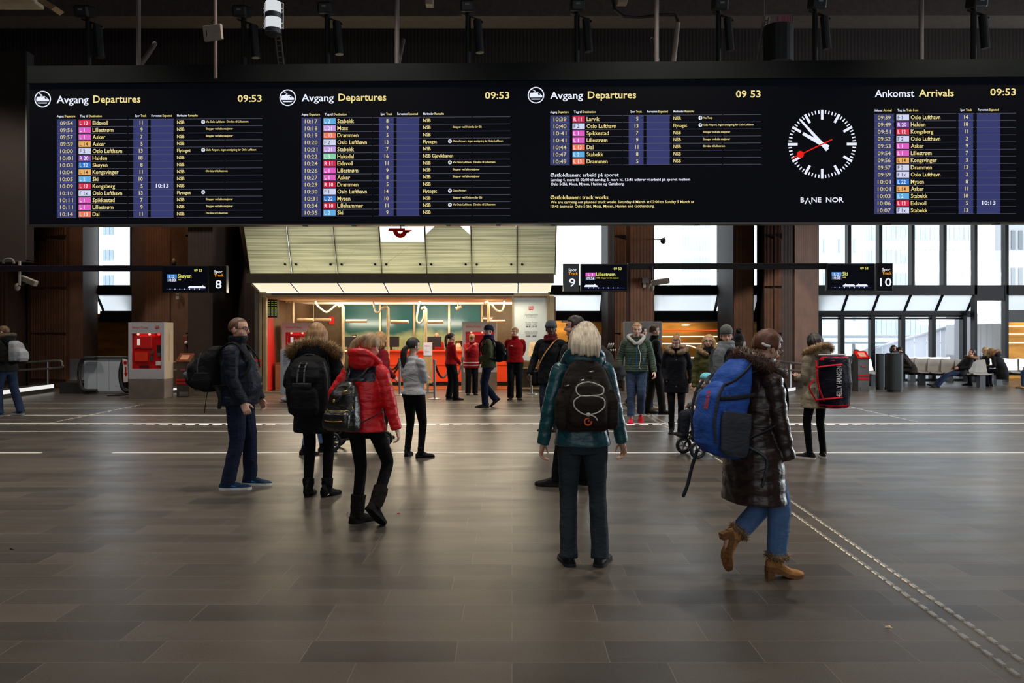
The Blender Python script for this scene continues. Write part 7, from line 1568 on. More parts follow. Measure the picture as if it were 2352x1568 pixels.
for sg in (-1, 1): b.tube('strap', [(-0.06 + sg * 0.03, -0.20, 1.28), (sg * 0.07, -0.17, 1.36), (sg * 0.11, -0.10, 1.45), (sg * 0.14, 0.0, 1.475), (sg * 0.17, 0.12, 1.36), (sg * 0.20, 0.11, 1.15), (sg * 0.20, -0.05, 1.03), (-0.06 + sg * 0.15, -0.20, 0.93)], (0.012, 0.005), MLE, ref=(1, 0, 0))

# ---------------------------------------------------------------- person in the white sweater
f = Fig('person with a black ponytail in a pale grey sweater, arms folded', 950, 10.6, -38, 1.585, feet=((-0.15, 0.02, 0, 0, 30), (0.12, 0.03, 0, 0, -30)), hands=((0.0, 0.17, 1.17), (-0.03, 0.19, 1.13)), elbow=((-1, -0.4, -0.8), (1, -0.4, -0.8)), head=(-14, 4, 0), side=-2, build=1.08, fem=True, vox=0.0075)
f.body(); f.trousers((13, 13, 15), thigh=0.096, knee=0.062, hem=0.046, wr=0.001); f.jacket((168, 168, 172), hem=0.925, t=0.014, sleeve=0.06, cuff=0.040, rough=0.95, name='sweater', wr=0.005, collar=0.03, sheen=0.4, bscale=260, wfreq=(20, 20, 52)); f.shoes((17, 17, 18), sole=(12, 12, 12), shaft=0.07, shaft_r=0.05, kind='ankle_boot'); f.hair((24, 18, 18), 'lowtail', 1.08, 3, side=-0.6)

# ---------------------------------------------------------------- person in the beige parka with the duffel
f = Fig('person in a beige parka with fur hood carrying a navy and red duffel', 1876, 10.5, 24, 1.655, feet=((-0.11, 0.02, 0, 0, 30), (0.14, 0.02, 0, 0, -38)), hands=((-0.10, 0.24, 1.12), (0.14, 0.24, 1.10)), head=(10, 18, 0), build=1.04, fem=True, vox=0.0075)
f.body(); f.trousers((13, 13, 14), thigh=0.082, knee=0.056, hem=0.044, wr=0.001); f.jacket((150, 138, 118), hem=0.71, t=0.032, sleeve=0.07, cuff=0.05, flare=0.03, rough=0.8, name='parka', wr=0.006, hood=True)
f.fur([(-0.12, 0.09, 1.45), (-0.17, -0.02, 1.48), (-0.14, -0.12, 1.54), (0, -0.17, 1.58), (0.14, -0.12, 1.54), (0.17, -0.02, 1.48), (0.12, 0.09, 1.45)], 0.038, 0.042, 2200, (124, 92, 56), tips=(186, 150, 104)); f.hair((18, 15, 16), 'bob', 1.1, 7); f.shoes((18, 18, 20), sole=(200, 190, 184), width=1.05, L=0.05)
f.emit_mb('belt', MB().tube([f.B(Vector((0.188 * math.cos(a), 0.148 * math.sin(a), 0.98))) for a in [math.tau * j / 24 for j in range(24)]], (0.006, 0.014), 6, ref=(1, 0, 0), close=True), m_cloth((120, 108, 90), 0.8), f.jk)
MNV = m_cloth((22, 24, 38), 0.62, bump=0.2, bscale=120); MRD = m_cloth((196, 28, 48), 0.6); MWH = mat('piping_white', (206, 204, 202), 0.5)
b = Bag(f, 'duffel_bag', 'navy duffel with red straps and white lettering on the beige parka', cat='duffel bag')
dprof = [(0.73, 0.15, -0.17, -0.42), (0.76, 0.19, -0.165, -0.47), (1.08, 0.205, -0.16, -0.50), (1.40, 0.19, -0.16, -0.47), (1.435, 0.165, -0.165, -0.43)]
b.soft('main_compartment', dprof, MNV, 0.009, 0.004)
b.soft('red_band', [(1.375, 0.194, -0.16, -0.474), (1.43, 0.172, -0.165, -0.445)], MRD, 0.009, 0.0, smooth=1); b.soft('red_band', [(0.735, 0.168, -0.168, -0.445), (0.785, 0.198, -0.16, -0.485)], MRD, 0.009, 0.0, smooth=1)
b.tube('piping', [(-0.16, -0.20, 1.45), (-0.12, -0.40, 1.455), (0.12, -0.40, 1.455), (0.16, -0.20, 1.45)], 0.010, MWH); 
for z in (1.30, 0.86): b.tube('grab_strap', [(-0.208, -0.20, z - 0.02), (-0.215, -0.34, z), (-0.17, -0.47, z + 0.02), (-0.06, -0.505, z + 0.03)], (0.005, 0.022), MRD, ref=(0, 1, 0), sm=6)
b.tube('strap', [(-0.20, -0.19, 1.36), (-0.235, -0.24, 1.20), (-0.235, -0.28, 1.0), (-0.21, -0.34, 0.84)], (0.016, 0.006), MRD, ref=(0, 1, 0)); b.tube('strap', [(-0.17, -0.13, 1.10), (-0.22, -0.08, 1.02), (-0.21, -0.14, 0.90), (-0.18, -0.20, 0.80)], (0.018, 0.006), MRD, ref=(0, 1, 0)); b.tube('strap', [(0.10, -0.14, 1.43), (0.12, -0.04, 1.49), (0.15, 0.08, 1.40), (0.19, 0.12, 1.2), (0.2, 0.0, 1.0), (0.16, -0.16, 0.82)], (0.018, 0.006), MRD, ref=(1, 0, 0))
lab = MB()
text(lab, 'HELLY HANSEN', lambda px, py: Vector((-0.075 + py, -0.512 - 0.004, px)), 0.88, 1.31, 0.0, 0.064, 0.016)
lab.xf(lambda p: Vector((p.x, -0.16 - 0.345 * (max(0.02, 1 - (abs(p.x) / 0.212) ** 3.2)) ** (1 / 3.2) - 0.011, p.z))); b.part('lettering', lab, mat('lettering_white', (232, 232, 234), 0.5), smooth=False)

# ---------------------------------------------------------------- person behind the person in teal
f = Fig('tall person with dark hair and earphone behind the person in teal', 1322, 8.6, 58, 1.84, feet=((-0.12, 0.16, 0, 0, 20), (0.12, -0.04, 0, 0, -5)), hands=((-0.27, 0.05, 0.88), (0.27, 0.04, 0.87)), head=(20, 0, 0), build=1.1, vox=0.008)
f.brow = mat('brow_dark', (40, 30, 26), 0.7); f.body((False, False)); f.trousers((15, 15, 17)); f.jacket((19, 20, 22), hem=0.45, t=0.03, sleeve=0.066, cuff=0.05, flare=0.03, name='coat', collar=0.07, hood=True); f.shoes((18, 17, 17), width=1.1, L=0.08); f.hair((40, 30, 26), 'short', 1.0, 2)
f.emit_mb('earphone', MB().tube([f.HM @ Vector((-0.084, 0.014, 1.622)), f.HM @ Vector((-0.086, 0.022, 1.60))], 0.005, 6, rnd=True), mat('earphone_white', (220, 220, 220), 0.3))
b = Bag(f, 'backpack', 'lumpy black backpack with dangling buckles behind the teal jacket')
b.soft('main_compartment', [[(0.95, 0.13, -0.15, -0.34), (1.0, 0.16, -0.15, -0.42), (1.2, 0.17, -0.15, -0.44), (1.36, 0.15, -0.14, -0.38), (1.44, 0.09, -0.14, -0.30)], [(1.10, 0.12, -0.3, -0.50), (1.16, 0.13, -0.3, -0.54), (1.24, 0.12, -0.3, -0.52), (1.28, 0.08, -0.3, -0.44)]], m_cloth((34, 30, 28), 0.75), 0.009, 0.006); b.soft('lower_bag', [(0.72, 0.10, -0.20, -0.36), (0.80, 0.14, -0.18, -0.44), (0.98, 0.14, -0.18, -0.42)], MBB, 0.009, 0.006)
for dx in (-0.05, 0.0, 0.05): b.part('buckle', MB().tube([(dx, -0.38, 1.42), (dx + 0.01, -0.40, 1.47)], 0.007, 6).ell((dx, -0.42, 1.40), (0.012, 0.008, 0.012)), mat('buckle_grey', (170, 166, 160), 0.3, 0.6))
b.straps(MBB, 1.42, 1.0, 0.12, 0.035)

# ---------------------------------------------------------------- person at the west edge
f = Fig('person at the west edge in dark hooded jacket and jeans', 14, 15.9, 78, 1.80, feet=((-0.10, 0.06, 0, 0, 5), (0.12, -0.22, 0, 0, -5)), hands=((-0.2, 0.2, 1.0), (0.26, 0.10, 0.95)), head=(12, 10, 0), lean=3, build=1.12, vox=V2)
f.brow = mat('brow_brown', (70, 48, 34), 0.7); f.body(); f.trousers((40, 52, 76), thigh=0.095, knee=0.078, hem=0.074); f.jacket((24, 23, 23), hem=0.80, t=0.035, sleeve=0.07, cuff=0.05, hood=True, collar=0.07); f.fur([(-0.1, 0.04, 1.47), (-0.12, -0.1, 1.55), (0, -0.17, 1.57), (0.12, -0.1, 1.55), (0.1, 0.04, 1.47)], 0.03, 0.03, 600, (74, 60, 44), tips=(110, 92, 66)); f.shoes((50, 66, 80), sole=(150, 146, 140), L=0.06, width=1.1); f.hair((96, 66, 44), 'short', 1.04, 3)
MGR = m_cloth((136, 138, 142), 0.75); b = Bag(f, 'backpack', 'pale grey backpack with black trim at the west edge')
b.soft('main_compartment', [(1.02, 0.12, -0.16, -0.30), (1.06, 0.15, -0.16, -0.38), (1.22, 0.155, -0.16, -0.40), (1.38, 0.13, -0.15, -0.34), (1.45, 0.07, -0.15, -0.26)], MGR, 0.01, 0.003); b.soft('front_pocket', [(1.04, 0.10, -0.32, -0.43), (1.10, 0.115, -0.32, -0.46), (1.22, 0.11, -0.32, -0.45), (1.30, 0.06, -0.32, -0.39)], m_cloth((150, 152, 156), 0.75), 0.01, 0.002); b.soft('base', [(1.0, 0.12, -0.16, -0.34), (1.03, 0.155, -0.155, -0.40), (1.06, 0.155, -0.155, -0.41)], MBB, 0.01, 0); b.tube('zip', [(0.11, -0.37, 1.38), (0.152, -0.38, 1.25), (0.152, -0.38, 1.12)], 0.010, MBB); b.tube('zip', [(0.07, -0.42, 1.30), (0.115, -0.44, 1.2), (0.115, -0.44, 1.08)], 0.009, MBB); b.straps(MBB, 1.42, 1.04, 0.12, 0.04)

# ---------------------------------------------------------------- person in the green quilted jacket
f = Fig('person with short blond hair in a green ribbed jacket and red shoes, walking', 1461, 14.7, 176, 1.85, feet=((-0.09, -0.10, 0.0, 28, -4), (0.10, 0.12, 0, 0, -10)), hands=((-0.30, 0.12, 0.90), (0.28, 0.02, 0.9)), head=(0, 10, -4), build=1.1, vox=0.0075)
f.brow = mat('brow_blond', (140, 100, 66), 0.7); f.skin = 'pale'; f.body((True, False)); f.trousers((58, 72, 98), thigh=0.098, knee=0.074, hem=0.066, wr=0.005, hemz=0.035); f.jacket((66, 82, 70), hem=0.895, t=0.028, quilt=0.013, step=0.042, sleeve=0.068, cuff=0.05, rough=0.5, collar=0.03, zip_rgb=(40, 110, 170), wr=0.002, sheen=0)
mbh = MB(); mbh.tube(spline([f.B(Vector(p)) for p in ((-0.03, 0.14, 1.38), (-0.10, 0.09, 1.45), (-0.13, -0.03, 1.51), (0, -0.11, 1.53), (0.13, -0.03, 1.51), (0.10, 0.09, 1.45), (0.03, 0.14, 1.38))], 5), 0.034, 10, rnd=True); me = remesh(mbh, 0.009, 2); wrinkle(me, 0.004, seed=3); f.emit('hoodie_hood', me, m_cloth((178, 176, 172), 0.9), f.jk)
f.emit_mb('earphone_cable', MB().tube(spline([f.B(Vector(p)) for p in ((-0.05, 0.15, 1.42), (-0.02, 0.16, 1.32), (-0.055, 0.165, 1.22), (-0.06, 0.17, 1.10), (-0.04, 0.165, 0.99), (-0.06, 0.16, 0.94))], 4), 0.005, 6), mat('earphone_white', (220, 220, 220), 0.3))
for sg in (-1, 1): f.emit_mb('pocket_zip', MB().tube([f.B(Vector((sg * 0.115, 0.135, 1.14))), f.B(Vector((sg * 0.125, 0.135, 1.0)))], 0.006, 6), m_cloth((40, 110, 170), 0.4), f.jk)
f.shoes((196, 30, 44), sole=(170, 40, 48), width=1.02); f.hair((176, 134, 84), 'short', 1.03, 5, line=1.70)
# ---------------------------------------------------------------- person in the navy coat, looking down
f = Fig('fair haired person in a navy black coat with pale fur collar, looking down', 1553, 13.2, 172, 1.635, feet=((-0.08, -0.10, 0.0, 20, 0), (0.085, 0.06, 0, 0, -6)), hands=((-0.27, 0.06, 0.90), (0.17, 0.10, 0.93)), head=(-22, 26, 0), build=1.08, fem=True, vox=0.0075)
f.skin = 'pale'; f.body((True, False)); f.trousers((15, 15, 17), thigh=0.085, knee=0.06, hem=0.05); f.jacket((15, 17, 26), hem=0.715, t=0.03, sleeve=0.066, cuff=0.05, flare=0.01, rough=0.8, name='coat', collar=0.04, wr=0.003)
f.fur([(-0.03, 0.13, 1.42), (-0.14, 0.06, 1.46), (-0.16, -0.04, 1.50), (0, -0.14, 1.54), (0.16, -0.04, 1.50), (0.14, 0.06, 1.46), (0.06, 0.12, 1.42)], 0.034, 0.035, 1200, (128, 106, 80), tips=(186, 164, 130)); f.shoes((16, 15, 15), shaft=0.12, shaft_r=0.056, kind='ankle_boot'); f.hair((150, 112, 70), 'bun', 1.04, 4, line=1.695)
for z in (1.30, 0.83): f.emit_mb('button', MB().ell(f.B(Vector((0.01, 0.158 if z > 1 else 0.16, z))), (0.012, 0.006, 0.012), nu=10, nv=6), M_STEEL, f.jk)
# ---------------------------------------------------------------- person in profile behind
f = Fig('person with brown hair in a black jacket walking east behind the person in green', 1503, 16.3, -86, 1.82, feet=((-0.09, -0.12, 0, 0, 0), (0.09, 0.14, 0, 0, 0)), hands=((-0.25, -0.08, 0.92), (0.26, 0.16, 0.95)), head=(-4, -2, 0), build=1.08, vox=V2)
f.brow = mat('brow_brown', (70, 48, 34), 0.7); f.body(); f.trousers((34, 31, 30), thigh=0.1, knee=0.08, hem=0.075); f.jacket((18, 18, 20), hem=0.80, t=0.03, sleeve=0.068, cuff=0.05, collar=0.08); f.shoes((22, 20, 19), L=0.08, width=1.1); f.hair((80, 58, 42), 'short', 1.06, 9)
f = Fig('black haired person in dark jacket mostly hidden by the person in green', 1474, 17.2, -70, 1.80, feet=((-0.09, -0.34, 0.02, 30, 0), (0.09, 0.16, 0, 0, 0)), hands=((-0.25, 0.1, 0.95), (0.26, -0.1, 0.92)), head=(-10, 0, 0), vox=V2)
f.body(); f.trousers((50, 58, 76), thigh=0.095, knee=0.072, hem=0.064); f.jacket((20, 20, 23), hem=0.82, t=0.03); f.shoes((150, 132, 108), sole=(120, 104, 84)); f.hair((22, 20, 20), 'short', 1.05, 3)
# ---------------------------------------------------------------- person with the grey beanie and tan strap
f = Fig('person in a grey beanie and black coat with a tan shoulder strap', 1265, 13.5, 155, 1.84, hands=((-0.28, 0.05, 0.92), (0.32, 0.12, 0.92)), head=(24, 0, 0), skin='dark', build=1.08, vox=V2)
f.brow = mat('brow_black', (26, 20, 18), 0.7); f.body((True, True)); f.trousers((34, 42, 58), thigh=0.09, knee=0.07, hem=0.06); f.jacket((17, 17, 20), hem=0.76, t=0.03, sleeve=0.07, cuff=0.052, name='coat', collar=0.05); f.scarf((74, 18, 24), 0.03); f.beanie((74, 78, 84)); f.shoes((20, 18, 18))
b = Bag(f, 'shoulder_bag', 'black shoulder bag on a tan strap worn across the black coat', cat='bag'); b.tube('strap', [(-0.13, -0.1, 1.44), (-0.11, 0.02, 1.475), (-0.06, 0.13, 1.38), (0.05, 0.165, 1.22), (0.17, 0.13, 1.02), (0.21, 0.03, 0.95)], (0.016, 0.005), m_cloth((176, 130, 84), 0.6), ref=(1, 0, 0)); b.soft('pouch', [(0.72, 0.05, 0.10, -0.14), (0.76, 0.06, 0.12, -0.16), (0.95, 0.05, 0.10, -0.14)], MBB, 0.01, 0.003, cx=0.25)
# ---------------------------------------------------------------- women on the right behind the blue pack
f = Fig('person with long fair hair and glasses in an olive parka with fur hood', 1628, 12.5, 172, 1.63, hands=((-0.24, 0.08, 0.88), (0.24, 0.05, 0.88)), head=(-10, 0, 0), fem=True, build=1.08, vox=0.008)
f.skin = 'pale'; f.body(); f.trousers((18, 18, 20), thigh=0.08, knee=0.058, hem=0.05); f.jacket((76, 74, 40), hem=0.70, t=0.03, sleeve=0.068, cuff=0.05, name='parka', wr=0.008, rough=0.6); f.fur([(-0.05, 0.13, 1.42), (-0.15, 0.05, 1.47), (-0.16, -0.05, 1.52), (0, -0.15, 1.56), (0.16, -0.05, 1.52), (0.15, 0.05, 1.47), (0.05, 0.13, 1.42)], 0.036, 0.035, 1200, (140, 114, 78), tips=(190, 166, 126)); f.hair((186, 148, 96), 'long', 1.03, 5, line=1.70); f.glasses((60, 50, 50)); f.scarf((24, 22, 24), 0.03); f.shoes((22, 20, 20))
f = Fig('person in a grey knitted beanie and large grey scarf pushing the pushchair', 1668, 11.6, 160, 1.72, feet=((-0.1, 0, 0, 0, 4), (0.1, 0.12, 0, 0, -4)), hands=((-0.16, 0.32, 1.02), (0.16, 0.34, 1.02)), head=(12, 4, 0), fem=True, build=1.05, vox=0.008)
f.body(); f.trousers((24, 26, 30)); f.jacket((44, 46, 50), hem=0.72, t=0.03, name='coat'); f.beanie((92, 94, 92), fold=False, top=1.25); f.scarf((104, 108, 112), 0.05, drop=[((0.06, 0.12, 1.48), (0.12, 0.17, 1.36), (0.13, 0.18, 1.22), (0.12, 0.19, 1.08), (0.13, 0.19, 0.98)), ((0.0, 0.13, 1.48), (0.06, 0.18, 1.36), (0.07, 0.19, 1.22), (0.06, 0.2, 1.05))]); f.shoes((24, 22, 22)); f.hair((96, 70, 48), 'short', 1.0, 3)
f = Fig('person in a black bobble hat turned away behind the person with the grey beanie', 1697, 12.6, -30, 1.60, head=(0, 0, 0), fem=True, vox=V2)
f.body((False, False)); f.trousers((20, 20, 22)); f.jacket((19, 19, 21), hem=0.7, t=0.035, name='coat', hood=True, collar=0.09); f.beanie((20, 20, 22), pom=(22, 21, 22), top=1.35); f.hair((30, 24, 22), 'bob', 1.0, 2); f.shoes((20, 20, 20))
# ---------------------------------------------------------------- around the first pushchair
f = Fig('person with fair cropped hair in a dark red coat half hidden behind the red jacket', 872, 12.5, -48, 1.67, hands=((-0.24, 0.1, 0.9), (0.27, 0.10, 1.02)), head=(-6, 4, 0), fem=True, build=1.05, vox=0.008)
f.body(); f.trousers((26, 22, 24)); f.jacket((112, 16, 26), hem=0.74, t=0.028, name='coat', sleeve=0.062, rough=0.85); f.hair((170, 126, 76), 'bob', 1.06, 6); f.shoes((24, 20, 20))
f = Fig('person in light blue jeans and black boots almost hidden behind the fur hooded person', 716, 10.9, -84, 1.60, feet=((-0.09, 0.16, 0, 0, 0), (0.09, -0.09, 0, 0, 0)), hands=((-0.16, 0.34, 1.02), (0.16, 0.34, 1.02)), head=(0, 4, 0), fem=True, vox=0.008)
f.body(); f.trousers((92, 118, 158), thigh=0.088, knee=0.066, hem=0.062, hemz=0.10); f.jacket((30, 28, 32), hem=0.84, t=0.025); f.shoes((20, 19, 19), shaft=0.14, shaft_r=0.055, kind='ankle_boot'); f.hair((60, 44, 34), 'bob', 1.0, 4)
# ---------------------------------------------------------------- ticket office staff and customers
SRED = (136, 14, 20)
f = Fig('staff person with brown ponytail in a red fleece and black trousers standing in profile', 1036, 19.7, -62, 1.655, feet=((-0.15, 0.0, 0, 0, 10), (0.16, 0.06, 0, 0, -16)), hands=((-0.06, 0.22, 0.98), (0.08, 0.22, 0.96)), head=(-8, 4, 0), fem=True, build=1.08, vox=V2)
f.body(); f.trousers((14, 14, 16), thigh=0.095, knee=0.082, hem=0.085); f.jacket(SRED, hem=0.93, t=0.018, name='fleece', rough=0.95); f.hair((50, 30, 24), 'tail', 1.03, 3); f.shoes((18, 17, 17), L=0.05)
f = Fig('staff person in a red jacket with reflective bands bowing the head over a phone', 1083, 21.3, 190, 1.66, hands=((-0.26, 0.1, 0.88), (-0.02, 0.24, 1.40)), elbow=((-1, -1, 0), (1, 0.2, -1)), head=(-18, 32, 0), lean=6, build=1.12, vox=V2)
f.body(); f.trousers((16, 16, 18), thigh=0.098, knee=0.085, hem=0.08); j = f.jacket((140, 16, 22), hem=0.76, t=0.04, name='jacket', rough=0.8); f.hair((120, 84, 46), 'short', 1.08, 3); f.shoes((18, 17, 17))
for z in (0.90, 0.82): f.emit_mb('reflective_band', MB().ring_loft(f.rings([(z, 0.23, 0.178, -0.004), (z + 0.03, 0.232, 0.180, -0.004)], fine=0.03)), mat('reflective_grey', (168, 162, 160), 0.4), j)
f = Fig('fair haired staff person in a red fleece, hands behind the back', 1183, 19.8, 178, 1.80, feet=((-0.10, 0, 0, 0, 12), (0.11, 0.02, 0, 0, -8)), hands=((-0.10, -0.20, 0.98), (0.10, -0.20, 0.98)), head=(-35, 2, 0), build=1.16, vox=V2)
f.body((False, False)); f.trousers((14, 14, 17), thigh=0.1, knee=0.085, hem=0.08); j = f.jacket(SRED, hem=0.90, t=0.02, name='fleece', rough=0.95, collar=0.07); f.hair((150, 108, 66), 'buzz', 1.02, 3); f.shoes((20, 19, 19), L=0.06, width=1.08, rough=0.3); f.emit_mb('name_badge', MB().obox(Matrix.Translation(f.B(Vector((0.08, 0.155, 1.30)))), 0.06, 0.006, 0.018), mat('badge_white', (210, 204, 200), 0.5), j)
f = Fig('person in a navy beanie and olive field jacket walking past the counter', 1122, 17.75, 86, 1.81, feet=((-0.08, 0.06, 0, 0, 8), (0.10, -0.22, 0.03, 40, 0)), hands=((-0.2, 0.16, 1.02), (0.20, 0.20, 1.04)), head=(44, 0, 4), build=1.1, vox=0.008)
f.skin = 'pale'; f.body((False, False)); f.trousers((34, 42, 66), thigh=0.1, knee=0.08, hem=0.075, wr=0.006); f.jacket((78, 82, 58), hem=0.80, t=0.034, sleeve=0.07, cuff=0.052, wr=0.006, rough=0.85); f.beanie((30, 34, 52)); f.scarf((42, 34, 74), 0.036, drop=[((0.0, 0.12, 1.47), (-0.02, 0.18, 1.36), (-0.02, 0.19, 1.24))]); f.shoes((20, 19, 20), L=0.08, width=1.1, rough=0.3)
b = Bag(f, 'backpack', 'black backpack on the olive field jacket'); b.soft('main_compartment', [(0.98, 0.12, -0.16, -0.28), (1.02, 0.145, -0.16, -0.36), (1.2, 0.15, -0.16, -0.38), (1.36, 0.12, -0.15, -0.32), (1.42, 0.07, -0.16, -0.24)], MBB, 0.01, 0.004); b.soft('front_pocket', [(1.0, 0.1, -0.3, -0.41), (1.1, 0.11, -0.3, -0.44), (1.24, 0.09, -0.3, -0.41), (1.3, 0.05, -0.3, -0.36)], MBB, 0.01, 0.003); b.straps(MBB, 1.4, 1.02, 0.12, 0.04)
for x, z in ((-0.1, 1.26), (-0.12, 1.18), (-0.08, 1.17)): b.tube('reflective_tab', [(x - 0.03, -0.37, z + 0.02), (x - 0.035, -0.38, z - 0.02)], 0.006, mat('tab_white', (190, 190, 192), 0.4), sm=0)
f = Fig('bald clerk behind the monitor over the orange counter', 1003, 26.0, 180, 1.66, skin='light', vox=V3); f.body((False, False)); f.trousers((20, 20, 24)); f.jacket((170, 30, 24), hem=0.9, t=0.02, name='fleece'); f.shoes((20, 20, 20))
f = Fig('clerk with short black hair behind the monitor next to the blonde person', 814, 26.0, 180, 1.62, vox=V3); f.body((False, False)); f.trousers((20, 20, 24)); f.jacket((120, 30, 30), hem=0.9, t=0.02, name='fleece'); f.hair((22, 20, 20), 'short', 1.04, 2); f.shoes((20, 20, 20))
# ---------------------------------------------------------------- people on the seats
def seated(label, px, d, yaw, h, top, legs, hair, style, head=(0, 8, 0), lean=12, feet=None, furc=None, shoes=(22, 20, 20), fem=False, hands=None, z=-0.46, y=0.0, jname='jacket', hem=0.84):
    feet = feet or ((-0.10, 0.40 + y, 0, 0, 4), (0.10, 0.42 + y, 0, 0, -4)); hands = hands or ((-0.12, 0.34, 0.62), (0.12, 0.34, 0.62))
    f = Fig(label, px, d, yaw, h, feet=feet, hands=hands, po=(0, 0, z), lean=lean, head=head, fem=fem, vox=V2); f.body(); f.trousers(legs); f.jacket(top, hem=hem, t=0.034, hood=bool(furc), name=jname)
    if furc: f.fur([(-0.12, 0.09, 1.46), (-0.17, -0.02, 1.49), (-0.12, -0.12, 1.55), (0, -0.17, 1.57), (0.12, -0.12, 1.55), (0.17, -0.02, 1.49), (0.12, 0.09, 1.46)], 0.04, 0.04, 900, furc[0], tips=furc[1])
    f.shoes(shoes, L=0.05); f.hair(hair, style, 1.05, 3); return f
FURB = ((120, 80, 46), (170, 126, 80))
seated('young person in navy bending over a phone behind the steel cabinet', 1953, 24.9, -60, 1.66, (24, 32, 58), (30, 34, 46), (40, 30, 26), 'short', head=(-8, 26, 0), lean=22)
seated('person with dark hair sitting upright in black behind the litter bins', 2052, 26.7, 165, 1.70, (18, 18, 20), (24, 24, 28), (30, 22, 20), 'bob', head=(10, 2, 0), lean=0, fem=True)
seated('person in a dark brown jacket hunched forward on the seats beside the litter bins', 2094, 25.0, 80, 1.78, (40, 34, 32), (28, 28, 32), (36, 26, 22), 'short', head=(0, 34, 0), lean=38)
seated('dark haired person on the seats almost hidden behind the hunched person', 2084, 26.6, 40, 1.70, (22, 22, 24), (24, 24, 28), (44, 32, 26), 'short', head=(0, 20, 0), lean=20)
seated('person in a fur collared black coat lying back on the seats, legs stretched', 2206, 24.2, 82, 1.72, (18, 18, 20), (36, 46, 72), (34, 26, 24), 'short', head=(0, 14, 0), lean=-34, feet=((-0.08, 0.70, 0.02, -20, 4), (0.09, 0.74, 0.04, -24, -4)), furc=FURB, hands=((-0.16, 0.10, 0.60), (0.16, 0.14, 0.60)))
seated('person with long grey blonde hair in black leaning sideways on the seats', 2260, 24.9, 60, 1.66, (17, 17, 19), (24, 26, 36), (168, 142, 104), 'long', head=(0, 0, 14), lean=-4, fem=True, hands=((-0.02, 0.30, 0.86), (0.12, 0.32, 0.80)))
seated('person in a black coat with brown fur hood hunched with back turned on the seats', 2302, 24.4, 30, 1.74, (16, 16, 18), (24, 28, 42), (150, 108, 66), 'bob', head=(0, 22, 0), lean=26, furc=FURB, fem=True, hem=0.70)
seated('person at the east edge whose jeans and tan boot reach into view', 2388, 23.8, 88, 1.75, (40, 40, 46), (52, 72, 104), (60, 44, 34), 'short', shoes=(150, 112, 66), lean=4)
# ---------------------------------------------------------------- pushchairs
def wheel(t, c, r, ax, spokes=5, rim=(120, 122, 126)):
    c = Vector(c); ax = Vector(ax).normalized(); u = ax.orthogonal().normalized(); w = ax.cross(u); ring = [c + (u * math.cos(a) + w * math.sin(a)) * (r - 0.018) for a in [math.tau * j / 28 for j in range(28)]]
    wh = part('wheel', MB().tube(ring, 0.018, 10, close=True), M_BLACK, t, True); rr = [c + (u * math.cos(a) + w * math.sin(a)) * (r - 0.045) for a in [math.tau * j / 28 for j in range(28)]]
    part('rim', MB().tube(rr, 0.009, 8, close=True), mat('wheel_grey', rim, 0.35, 0.5), wh, True); mb = MB()
    for j in range(spokes): a = math.tau * j / spokes; mb.tube([c, c + (u * math.cos(a) + w * math.sin(a)) * (r - 0.045)], 0.007, 6)
    mb.cyl(c - ax * 0.03, c + ax * 0.03, 0.022, 12); part('spoke', mb, mat('wheel_grey', rim, 0.35, 0.5), wh)
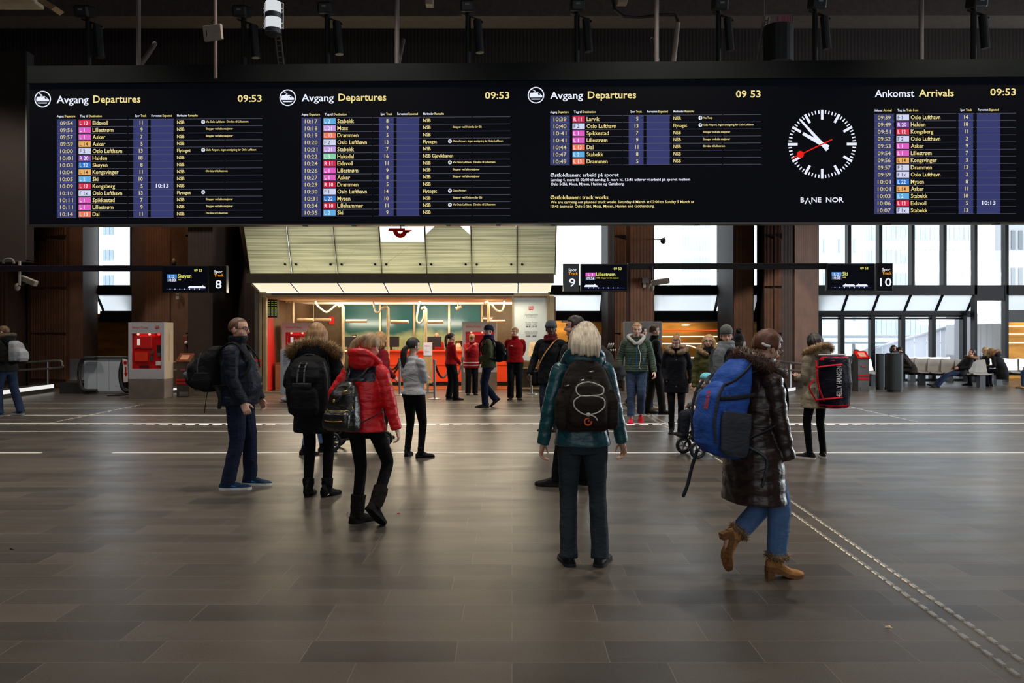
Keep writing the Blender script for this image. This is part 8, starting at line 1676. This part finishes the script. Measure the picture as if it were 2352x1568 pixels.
def pushchair(lab, px, d, yaw, seat_rgb):
    o = Vector((wx(px, d), d, 0)); t = thing('pushchair', lab, 'pushchair', o, R(yaw)); M = Matrix.Translation(o) @ Matrix.Rotation(R(yaw), 4, 'Z'); Q = lambda x, y, z: M @ Vector((x, y, z)); ax = M.to_3x3() @ Vector((1, 0, 0)); fr = M_BLACK
    for sg in (-1, 1):
        wheel(t, Q(sg * 0.27, -0.33, 0.14), 0.14, ax); wheel(t, Q(sg * 0.24, 0.36, 0.115), 0.115, ax)
        part('side_frame', MB().tube([Q(sg * 0.24, 0.36, 0.115), Q(sg * 0.25, 0.20, 0.30), Q(sg * 0.25, -0.10, 0.58), Q(sg * 0.25, -0.40, 0.98)], 0.014, 8).tube([Q(sg * 0.26, -0.33, 0.14), Q(sg * 0.25, -0.02, 0.48)], 0.014, 8).tube([Q(sg * 0.26, -0.33, 0.16), Q(sg * 0.25, 0.30, 0.20)], 0.012, 8), fr, t)
    part('handle', MB().tube([Q(-0.25, -0.40, 0.98), Q(-0.24, -0.46, 1.03), Q(0.24, -0.46, 1.03), Q(0.25, -0.40, 0.98)], 0.018, 8), fr, t)
    cl = m_cloth(seat_rgb, 0.8); part('basket', MB().ring_loft([[Q(x, y, 0.17) for x, y in ((-.2, -.28), (.2, -.28), (.2, .26), (-.2, .26))], [Q(x, y, 0.30) for x, y in ((-.23, -.30), (.23, -.30), (.23, .28), (-.23, .28))]]), cl, t)
    part('seat', MB().ring_loft([[Q(x, -0.24, 0.86), Q(x, -0.14, 0.46), Q(x, 0.14, 0.46), Q(x, 0.2, 0.40), Q(x, 0.2, 0.36), Q(x, -0.2, 0.40), Q(x, -0.32, 0.86)] for x in (-0.21, 0.21)]), cl, t)
    hood = [[Q(0.24 * math.cos(R(b)), -0.12 + 0.30 * math.cos(R(a)) * math.sin(R(b)), 0.74 + 0.36 * math.sin(R(a)) * math.sin(R(b)) + 0.02) for b in range(0, 181, 15)] for a in range(70, 171, 12)]
    hb = MB(); n = len(hood[0])
    for r_ in hood: hb.v.extend([tuple(p) for p in r_])
    hb.f = [(i * n + j, i * n + j + 1, (i + 1) * n + j + 1, (i + 1) * n + j) for i in range(len(hood) - 1) for j in range(n - 1)]; hb.mi = [0] * len(hb.f)
    ho = part('hood', hb, cl, t, True); so = ho.modifiers.new('thick', 'SOLIDIFY'); so.thickness = 0.012
    part('footrest', MB().tube([Q(-0.18, 0.2, 0.38), Q(-0.18, 0.34, 0.26), Q(0.18, 0.34, 0.26), Q(0.18, 0.2, 0.38)], 0.012, 8), fr, t); return t, M
pushchair('black pushchair behind the red jacket, only its wheels and basket showing', 822, 11.35, -86, (24, 24, 27))
t, M = pushchair('dark pushchair mostly hidden by the blue backpack', 1644, 10.75, 100, (26, 28, 32))
f = Fig('small child in a light blue hat sitting in the pushchair behind the blue backpack', 1621, 10.72, 100, 1.10, feet=((-0.09, 0.54, 0.42, -25, 0), (0.10, 0.54, 0.42, -25, 0)), hands=((-0.22, 0.3, 1.02), (0.22, 0.3, 1.02)), po=(0, 0.05, -0.10), lean=-4, head=(10, -4, 0), skin='pale', vox=0.014, headscale=1.45, build=1.25, z0=0.02)
f.body(); f.trousers((30, 34, 44), thigh=0.12, knee=0.10, hem=0.09); f.jacket((70, 76, 74), hem=0.86, t=0.05, sleeve=0.10, cuff=0.07); f.shoes((18, 18, 20), width=1.9, L=0.1, shaft=0.1, shaft_r=0.09, kind='winter_boot')
mb = MB(); 
mb.ring_loft([[Vector((0.125 * r * math.cos(a), -0.004 + 0.15 * r * math.sin(a), 1.72 + z)) for a in [math.tau * j / 24 for j in range(24)]] for z, r in ((-0.02, 1.0), (0.04, 1.02), (0.09, 0.85), (0.12, 0.55), (0.135, 0.1))]); mb.xf(lambda p: f.HM @ p); f.emit_mb('hat', mb, m_cloth((120, 196, 214), 0.9))
